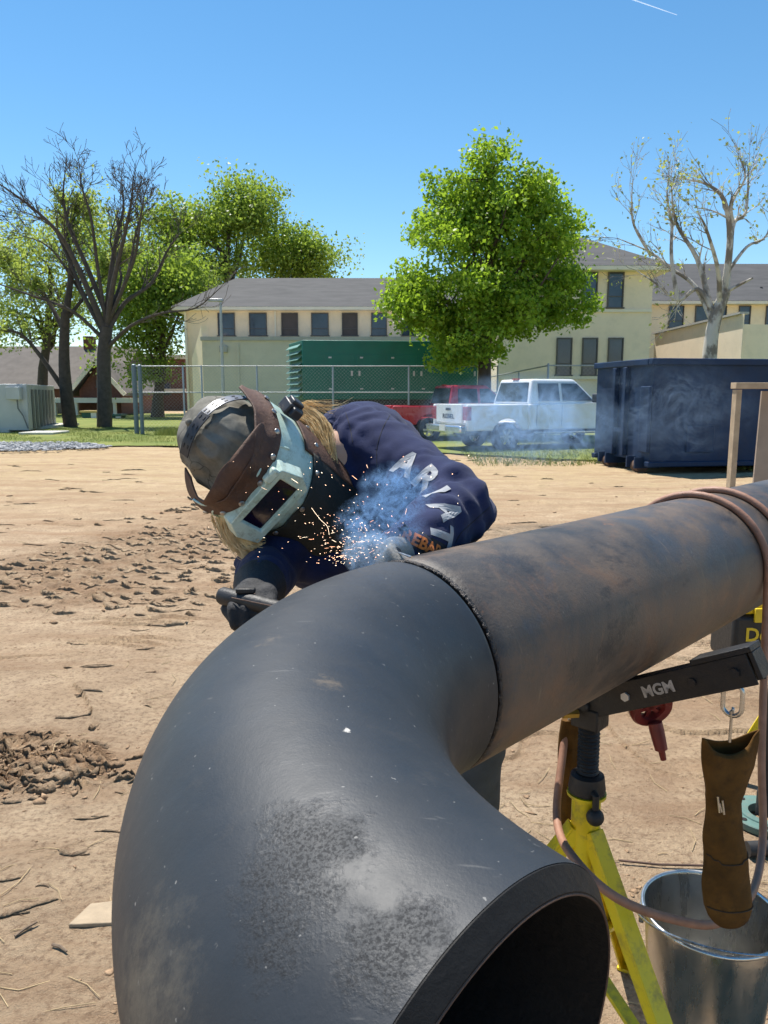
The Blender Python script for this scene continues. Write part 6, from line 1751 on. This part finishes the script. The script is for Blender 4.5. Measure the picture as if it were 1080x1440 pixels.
# headgear strap on the cap: find the path on the crown
def on_cap(u, v, k=1.05):
    d = ray(u, v).normalized(); o_ = CAMP - H(*CC)
    l = Vector((o_.dot(EX) / (CRd[0] * k), o_.dot(EY) / (CRd[1] * k), o_.dot(EZ) / (CRd[2] * k))); dl = Vector((d.dot(EX) / (CRd[0] * k), d.dot(EY) / (CRd[1] * k), d.dot(EZ) / (CRd[2] * k)))
    A_, B_2, C_2 = dl.dot(dl), l.dot(dl), l.dot(l) - 1; ds = B_2 * B_2 - A_ * C_2
    t = (-B_2 - math.sqrt(ds)) / A_ if ds > 0 else -B_2 / A_
    p = CAMP + d * t; nn = ((p - H(*CC)).normalized())
    return p, nn
m_strap = M("grey_plastic_strap", (0.16, 0.17, 0.20), 0.35, 0, 0.1, 30)
m_strapd = M("dark_plastic_strap", (0.03, 0.03, 0.034), 0.45, 0, 0.1, 30)
def strap(pts_px, w, th, name, mat, par, k=1.05, holes=0):
    S_ = []
    pp = [on_cap(u, v, k) for u, v in pts_px]
    C_s = smooth_path([p for p, _ in pp], 8)
    mb = MB(); V_ = []; n = len(C_s)
    for i, p in enumerate(C_s):
        d = (C_s[min(i + 1, n - 1)] - C_s[max(i - 1, 0)]).normalized(); nn = (p - H(*CC)).normalized(); sd_ = d.cross(nn).normalized()
        V_ += [p - sd_ * w / 2, p + sd_ * w / 2, p + sd_ * w / 2 + nn * th, p - sd_ * w / 2 + nn * th]
        S_.append((p + nn * (th + 0.0005), d, sd_))
    F_ = []
    for i in range(n - 1):
        for k_ in range(4):
            F_.append((i * 4 + k_, i * 4 + (k_ + 1) % 4, (i + 1) * 4 + (k_ + 1) % 4, (i + 1) * 4 + k_))
    F_ += [(0, 1, 2, 3), tuple((n - 1) * 4 + k_ for k_ in range(4))]
    mb.add(V_, F_); o = mb.build(name, mat, par, False, bevel=0.0006)
    if holes:
        for i in range(3, n - 3, holes):
            p, d, sd_ = S_[i]; mb = MB(); nn = d.cross(sd_)
            for s_ in (-1, 1): mb.box(p + sd_ * s_ * w * 0.22, (0.0068, 0.0022, 0.0008), Matrix((tuple(d), tuple(sd_), tuple(nn))).transposed())
            mb.build("slot", m_black, o)
    return o
# helmet: shell is the part, its leather, lens and fittings are sub-parts
m_shell, nt, b = new_mat("aged_pale_green_shell")
P = geo_pos(nt)
c = ramp(nt, noise_node(nt, P, 14, 7, 0.7), [(0.3, (0.38, 0.53, 0.45)), (0.7, (0.60, 0.71, 0.62))]).outputs[0]
c = mixc(nt, ramp(nt, noise_node(nt, P, 45, 8, 0.8), [(0.50, 0.0), (0.66, 0.7)]).outputs[0], c, (0.24, 0.24, 0.14))
c = mixc(nt, ramp(nt, noise_node(nt, P, 110, 5, 0.7), [(0.66, 0.0), (0.72, 0.8)]).outputs[0], c, (0.05, 0.045, 0.035))
nt.links.new(c, b.inputs['Base Color']); b.inputs['Roughness'].default_value = 0.32; b.inputs['Coat Weight'].default_value = 0.2
bump(nt, b, noise_node(nt, P, 60, 5, 0.6), 0.12, 0.003)
m_hoodl = M("oiled_brown_leather", (0.085, 0.040, 0.024), 0.7, 0, 0.35, 26, 0.6, 130, dirt=(0.16, 0.085, 0.05), dirt_amt=0.5, bdist=0.003)
m_bib = M("dark_green_black_leather", (0.020, 0.022, 0.018), 0.75, 0, 0.3, 22, 0.5, 110, dirt=(0.045, 0.032, 0.024), dirt_amt=0.5, bdist=0.003)
m_lens = M("dark_purple_lens", (0.010, 0.004, 0.016), 0.06, 0, 0.4, 30, spec=0.8, coat=0.6)
m_rivet = M("worn_rivet", (0.42, 0.38, 0.34), 0.35, 0.85, 0.2, 60)
RX, RZ = 0.119, 0.150
def shell_r(h):
    """how wide the shell is at height h"""
    s = 1.0
    if h > 0.02: s -= 0.9 * (h - 0.02) ** 1.0
    if h < -0.02: s -= 0.75 * (-0.02 - h)
    return s
def HS(phi, h, k=1.0, out=0.0):
    s = shell_r(h) * k
    x, z = (RX * s + out) * math.sin(phi), (RZ * s + out) * math.cos(phi)
    # the face is flatter in front
    z = min(z, RZ * s + out - 0.006 * math.exp(-(phi / 0.35) ** 2))
    return H(x, h, z)
def sheet_patch(phis, lo, hi, nh, fn, name, mat, par, th, smooth=True):
    vv = []; n_h = nh + 1
    for ph in phis:
        a_, b_ = lo(ph), hi(ph)
        for j in range(n_h): vv.append(fn(ph, a_ + (b_ - a_) * j / nh, j / nh))
    f = [(i * n_h + j, (i + 1) * n_h + j, (i + 1) * n_h + j + 1, i * n_h + j + 1) for i in range(len(phis) - 1) for j in range(nh)]
    mb = MB(); mb.add(vv, f); o = mb.build(name, mat, par, smooth)
    s_ = o.modifiers.new('thick', 'SOLIDIFY'); s_.thickness = th; s_.offset = 0
    return o
def nz1(x, s=0): return float(noise3(np.array([[x, s * 3.7, 0.5]]), 40 + s)[0])
helm = sheet_patch(np.radians(np.linspace(-68, 106, 90)), lambda p: -0.074 - 0.012 * math.cos(p), lambda p: 0.062, 18, lambda p, h, t: HS(p, h), "welding_helmet", m_shell, person, 0.004)
# raised moulding round the window
def flatpt(x, y, out):
    """point on the flat window block, x across, y up (metres), out = distance in front"""
    return H(x, y - 0.004, RZ + out + 0.012)
mo = MB()
blk = [(-0.080, -0.040), (0.066, -0.040), (0.080, -0.012), (0.072, 0.036), (0.050, 0.044), (-0.070, 0.040), (-0.088, 0.010)]
Pf = [flatpt(x, y, -0.002) for x, y in blk]; Pb = [flatpt(x * 1.07, y * 1.08, -0.030) for x, y in blk]; n = len(blk)
op = [(-0.056, -0.028), (0.056, -0.028), (0.056, 0.026), (-0.056, 0.026)]
Po = [flatpt(x, y, -0.002) for x, y in op]; Pi = [flatpt(x * 0.94, y * 0.9, -0.010) for x, y in op]
vsb = Pf + Pb + Po + Pi; fsb = [(i, (i + 1) % n, n + (i + 1) % n, n + i) for i in range(n)]
o4 = 2 * n
fsb += [(0, 1, o4 + 1, o4 + 0), (1, 2, o4 + 2, o4 + 1), (2, 3, o4 + 2), (3, 4, o4 + 2), (4, 5, o4 + 3, o4 + 2), (5, 6, o4 + 0, o4 + 3), (6, 0, o4 + 0)]
fsb += [(o4 + i, o4 + (i + 1) % 4, o4 + 4 + (i + 1) % 4, o4 + 4 + i) for i in range(4)]
mo.add(vsb, fsb); mo.build("window_frame", m_shell, helm, bevel=0.002)
mb = MB(); L4 = [flatpt(x * 0.95, y * 0.91, -0.009) for x, y in op]; L4b = [p - EZ * 0.004 for p in L4]
mb.add(L4 + L4b, [(0, 1, 2, 3), (7, 6, 5, 4), (0, 4, 5, 1), (1, 5, 6, 2), (2, 6, 7, 3), (3, 7, 4, 0)]); mb.build("lens", m_lens, helm)
mb = MB(); ct = [(-0.096, 0.016), (-0.078, 0.050), (0.02, 0.054), (0.052, 0.054), (0.062, 0.044), (0.084, 0.040), (0.092, 0.006)]
def shell_front(x, y):
    s = shell_r(y); ph = math.asin(max(-1, min(1, x / (RX * s)))); return HS(ph, y, 1.0, 0.003)
mb.tube(smooth_path([shell_front(x, y) for x, y in ct], 6), 0.0022, 8); mb.build("moulded_ridge", m_shell, helm, True)
mb = MB(); mb.box(flatpt(0.052, 0.046, -0.004), (0.030, 0.016, 0.014), Matrix((tuple(EX), tuple(EY), tuple(EZ))).transposed()); mb.build("lens_catch", m_shell, helm, bevel=0.004)
# upper leather hood band, with flared uneven edge
def band_hi(p):
    d = math.degrees(p)
    base_ = np.interp(d, [-122, -108, -95, -80, -60, -40, -15, 10, 40, 65, 85, 100, 112], [0.080, 0.086, 0.088, 0.082, 0.074, 0.074, 0.076, 0.080, 0.086, 0.090, 0.094, 0.098, 0.080])
    return float(base_) + 0.004 * nz1(p * 4, 1)
def band_fn(p, h, t):
    d = math.degrees(p)
    flare = np.interp(d, [-122, -100, -75, -55, -20, 20, 60, 112], [-0.03, -0.03, -0.028, -0.004, 0.014, 0.016, 0.010, 0.006])
    inw = max(0, h - 0.045) * 0.55
    return HS(p, min(h, 0.06), 1.0, 0.0055 + flare * t ** 2.2 - inw * 0.6 + 0.002 * nz1(p * 7 + h * 30, 2)) + EY * max(0, h - 0.06)
lh = sheet_patch(np.radians(np.linspace(-89, 112, 110)), lambda p: 0.034 + 0.003 * math.sin(p * 5), band_hi, 14, band_fn, "leather_hood", m_hoodl, helm, 0.003)
# folded flap lying along the band
def flap_fn(p, h, t):
    return HS(p, 0.058, 1.0, 0.004 + 0.016 * math.sin(t * 2.2) - 0.030 * t) + EY * (0.012 + 0.036 * t)
sheet_patch(np.radians(np.linspace(-42, 60, 50)), lambda p: 0.0, lambda p: 1.0 * max(0.05, math.sin((math.degrees(p) + 42) / 102 * math.pi) ** 0.5), 8, lambda p, h, t: flap_fn(p, 0, h), "leather_flap", m_hoodl, helm, 0.003)
# lower leather: brown at the sides, dark bib in front
def low_fn(p, h, t):
    sag = 0.010 * math.sin(p * 3 + 1) * t + 0.004 * nz1(p * 5 + t * 3, 5)
    q = HS(p, max(h, -0.12), 1.0, 0.0055 + sag * 0.6 + 0.012 * t * t)
    return q + EY * min(0, h + 0.12) + EZ * (-0.10 * max(0, -0.12 - h)) + Vector((0, 0, -0.25 * max(0, -0.12 - h)))
sheet_patch(np.radians(np.linspace(-105, 62, 80)), lambda p: -0.058 - 0.014 * math.cos(p), lambda p: -0.235 + 0.05 * abs(math.sin(p * 0.9)) + 0.01 * nz1(p * 3, 6), 26, low_fn, "leather_bib", m_bib, helm, 0.003)
sheet_patch(np.radians(np.linspace(60, 150, 50)), lambda p: -0.036 - 0.010 * math.cos(p), lambda p: -0.185 + 0.012 * nz1(p * 4, 7), 22, lambda p, h, t: low_fn(p, h, t) , "leather_side", m_hoodl, helm, 0.003)
for d_ in (-84, -70, -56, -34, -12, 12, 36, 58, 78, 96):
    mb = MB(); p_ = math.radians(d_); c_ = HS(p_, 0.043, 1.0, 0.009); nn = (c_ - H(0, 0.043, 0)).normalized()
    Mx = Matrix.Translation(c_) @ nn.to_track_quat('Z', 'Y').to_matrix().to_4x4(); mb.lathe([(0.0058, 0), (0.0052, 0.0016), (0.003, 0.0026), (0.0, 0.0028)], Mx, 14); mb.build("rivet", m_rivet, helm, True)
for d_ in (-60, -25, 10, 45, 72, 95):
    mb = MB(); p_ = math.radians(d_); c_ = HS(p_, -0.076, 1.0, 0.010); nn = (c_ - H(0, -0.076, 0)).normalized()
    Mx = Matrix.Translation(c_) @ nn.to_track_quat('Z', 'Y').to_matrix().to_4x4(); mb.lathe([(0.0052, 0), (0.0046, 0.0014), (0.0025, 0.0022), (0.0, 0.0024)], Mx, 14); mb.build("rivet", m_rivet, helm, True)
# pivot knob box on the wearer's left
kq = HS(math.radians(86), 0.004, 1.0, 0.016) + EX * 0.006
Mk = Matrix((tuple(EX), tuple(EY), tuple(EZ))).transposed()
mb = MB(); mb.box(kq, (0.024, 0.034, 0.034), Mk); mb.box(kq + EX * 0.015, (0.010, 0.026, 0.024), Mk); mb.box(kq + EZ * 0.022 + EX * 0.002, (0.018, 0.022, 0.012), Mk); mb.build("pivot_knob", m_strapd, helm, bevel=0.003)
strap([(349, 561), (330, 560), (308, 567), (290, 580), (283, 588)], 0.019, 0.0022, "headgear_strap", m_strap, helm, 1.05, 5)
strap([(290, 582), (275, 600), (264, 622), (259, 640)], 0.021, 0.0022, "headgear_strap", m_strapd, helm, 1.07, 5)
# hair
m_hair, nt, b = new_mat("blond_hair")
P = geo_pos(nt)
c = ramp(nt, noise_node(nt, P, 60, 4, 0.6), [(0.3, (0.48, 0.29, 0.10)), (0.7, (0.92, 0.70, 0.37))]).outputs[0]
nt.links.new(c, b.inputs['Base Color']); b.inputs['Roughness'].default_value = 0.4; b.inputs['Specular IOR Level'].default_value = 0.6
rg = np.random.default_rng(9)
mb = MB()
def lock(guide, n, spread0, spread1, r=0.0011, wob=0.004):
    G = smooth_path(guide, 5)
    for k in range(n):
        o0 = Vector(rg.normal(0, spread0, 3)); o1 = Vector(rg.normal(0, spread1, 3)); ph = rg.uniform(0, 6.28); L = rg.uniform(0.75, 1.0)
        pts = []; m_ = max(3, int(len(G) * L))
        for i in range(m_):
            t = i / (len(G) - 1); pts.append(G[i] + o0 * (1 - t) + o1 * t + Vector((math.sin(ph + t * 5), math.cos(ph * 1.3 + t * 4), math.sin(ph * 0.7 + t * 6))) * wob * t)
        mb.tube(pts, [r * (1 - 0.7 * i / (m_ - 1)) for i in range(m_)], 4, caps=False)
# ponytail side (image right of the helmet): from under the hood back over the shoulder
lock([at(424, 580, 1.54), at(440, 584, 1.53), at(456, 598, 1.51), at(464, 625, 1.49), at(468, 658, 1.475)], 240, 0.007, 0.005, 0.0010, 0.005)
lock([at(418, 590, 1.53), at(436, 598, 1.51), at(448, 618, 1.49), at(458, 640, 1.48), at(466, 655, 1.47)], 240, 0.009, 0.005, 0.0010, 0.005)
lock([at(412, 586, 1.55), at(430, 568, 1.56), at(448, 570, 1.56), at(470, 574, 1.58), at(482, 573, 1.60)], 26, 0.004, 0.008, 0.0009, 0.010)
# lock falling under the helmet at left
lock([at(322, 715, 1.40), at(326, 742, 1.385), at(334, 763, 1.375), at(348, 776, 1.365), at(360, 774, 1.36)], 380, 0.012, 0.007, 0.0013, 0.006)
lock([at(335, 722, 1.39), at(340, 748, 1.375), at(352, 762, 1.365), at(366, 762, 1.36)], 260, 0.012, 0.006, 0.0013, 0.006)
mb.build("hair", m_hair, person, True)

# ================================================================== SPARKS AND SMOKE
m_spark = bpy.data.materials.new("hot_spark"); m_spark.use_nodes = True
nt = m_spark.node_tree; nt.nodes.clear()
em = nt.nodes.new('ShaderNodeEmission'); ou = nt.nodes.new('ShaderNodeOutputMaterial'); nt.links.new(em.outputs[0], ou.inputs[0])
gp = nt.nodes.new('ShaderNodeNewGeometry')
cr_ = nt.nodes.new('ShaderNodeValToRGB'); cr_.color_ramp.elements[0].color = (1.0, 0.45, 0.25, 1); cr_.color_ramp.elements[1].color = (1.0, 0.85, 0.62, 1)
nt.links.new(gp.outputs['Random Per Island'], cr_.inputs[0]); nt.links.new(cr_.outputs[0], em.inputs[0]); em.inputs[1].default_value = 3.0
arc = W0 - BV * (PR + 0.012) - NV * 0.035
rg = np.random.default_rng(77)
mb = MB()
for k in range(380):
    if k < 300:
        u = rg.normal(492, 30); v = 792 - abs(rg.normal(0, 38)); D_ = rg.uniform(1.08, 1.22)
    else:
        u = rg.uniform(350, 690); v = rg.uniform(640, 800); D_ = rg.uniform(1.02, 1.2)
        if rg.random() < 0.5: u = rg.normal(470, 60)
    p = at(u, v, D_)
    el_v = np.interp(u, [300, 360, 420, 500, 570, 700], [905, 862, 832, 806, 790, 758])
    if v > el_v - 2: continue
    L = rg.uniform(0.0003, 0.0012); d_ = ((p - arc).normalized() + Vector(rg.normal(0, 0.25, 3))).normalized(); r_ = rg.uniform(0.0002, 0.00048)
    if k % 9 == 0: L = rg.uniform(0.002, 0.006); r_ *= 0.6
    mb.tube([p - d_ * L, p, p + d_ * L], [r_ * 0.5, r_, r_ * 0.5], 5)
for pts in ([(438, 714), (450, 730), (460, 740), (463, 752)],):
    mb.tube(smooth_path([at(u, v, 1.12) for u, v in pts]), 0.00018, 4)
tag(mb.build("sparks", m_spark), "bright orange welding sparks spraying over the pipe", "sparks", None, "stuff")

def smoke(name, centre, radii, dens, scale, seed, label, lo=0.45, hi=0.7, col=(0.34, 0.60, 0.98), M_rot=None, stretch=(1, 1, 1), dist=1.4, detail=7, aniso=0.2, fall=(0.15, 0.9), wisp=True):
    mb = MB(); mb.sphere(centre, radii, 24, 16, M_rot)
    m = bpy.data.materials.new(name + "_vol"); m.use_nodes = True; nt = m.node_tree; nt.nodes.clear()
    ou = nt.nodes.new('ShaderNodeOutputMaterial'); pv = nt.nodes.new('ShaderNodeVolumePrincipled'); nt.links.new(pv.outputs[0], ou.inputs['Volume'])
    pv.inputs['Color'].default_value = (*col, 1); pv.inputs['Anisotropy'].default_value = aniso
    P = geo_pos(nt)
    sub = nt.nodes.new('ShaderNodeVectorMath'); sub.operation = 'SUBTRACT'; nt.links.new(P, sub.inputs[0]); sub.inputs[1].default_value = tuple(centre)
    q = sub.outputs[0]
    if M_rot is not None:
        vr = nt.nodes.new('ShaderNodeVectorRotate'); vr.rotation_type = 'EULER_XYZ'; vr.invert = True
        nt.links.new(q, vr.inputs['Vector']); vr.inputs['Rotation'].default_value = tuple(M_rot.to_euler()); q = vr.outputs[0]
    dv = nt.nodes.new('ShaderNodeVectorMath'); dv.operation = 'DIVIDE'; nt.links.new(q, dv.inputs[0]); dv.inputs[1].default_value = tuple(radii)
    ln = nt.nodes.new('ShaderNodeVectorMath'); ln.operation = 'LENGTH'; nt.links.new(dv.outputs[0], ln.inputs[0])
    fo = ramp(nt, ln.outputs['Value'], [(fall[0], 1.0), (fall[1], 0.0)]).outputs[0]
    n1 = noise_node(nt, P, scale, detail, 0.6, stretch=stretch, dist=dist)
    nr_ = ramp(nt, n1, [(lo, 0.0), (hi, 1.0)]).outputs[0]
    if wisp:
        n2 = noise_node(nt, P, scale * 1.6, detail, 0.55, stretch=stretch, dist=dist * 1.8)
        fil = ramp(nt, n2, [(0.42, 0.02), (0.50, 1.0), (0.57, 0.02)]).outputs[0]
        nr_ = math_n(nt, 'MULTIPLY', nr_, fil)
    d = math_n(nt, 'MULTIPLY', math_n(nt, 'MULTIPLY', fo, nr_), dens)
    nt.links.new(d, pv.inputs['Density'])
    o = mb.build(name, m)
    return tag(o, label, "smoke", None, "stuff")
smoke("smoke", at(524, 778, 1.14), (0.055, 0.040, 0.045), 420, 34, 1, "dense pale blue welding smoke curling right at the weld", 0.42, 0.62, (0.55, 0.76, 1.0))
smoke("smoke", at(535, 738, 1.16), (0.085, 0.05, 0.060), 150, 34, 2, "blue smoke curling up between weld and sleeve", 0.44, 0.66)
smoke("smoke", at(558, 690, 1.20), (0.074, 0.045, 0.056), 150, 32, 3, "blue smoke puff in front of the printed sleeve", 0.42, 0.66)
smoke("drifting_smoke", at(735, 592, 9.0), (1.45, 0.9, 0.66), 6.0, 1.3, 4, "thin blue smoke drifting in front of the white pickup", 0.40, 0.72, (0.42, 0.66, 1.0))
smoke("drifting_smoke", at(935, 575, 11.0), (1.55, 0.8, 0.9), 0.9, 1.2, 5, "thin smoke drifting across the blue dumpster", 0.42, 0.72, (0.50, 0.72, 1.0))

# ---- vapour trail high in the sky
m_trail = bpy.data.materials.new("vapour_trail"); m_trail.use_nodes = True
nt = m_trail.node_tree; nt.nodes.clear()
tl = nt.nodes.new('ShaderNodeBsdfTranslucent'); tl.inputs[0].default_value = (0.9, 0.9, 0.9, 1); tp = nt.nodes.new('ShaderNodeBsdfTransparent'); mx = nt.nodes.new('ShaderNodeMixShader'); ou = nt.nodes.new('ShaderNodeOutputMaterial')
nt.links.new(math_n(nt, 'MULTIPLY', noise_node(nt, geo_pos(nt), 0.01, 3), 0.45), mx.inputs[0]); nt.links.new(tp.outputs[0], mx.inputs[1]); nt.links.new(tl.outputs[0], mx.inputs[2]); nt.links.new(mx.outputs[0], ou.inputs[0])
a_, b_ = at(880, -4, 6000), at(952, 21, 6000)
mb = MB(); mb.tube([a_, a_.lerp(b_, 0.5), b_], [4, 3.5, 2], 8)
tag(mb.build("vapour_trail", m_trail), "faint white vapour trail at the top right of the sky", "vapour trail", None, "structure")
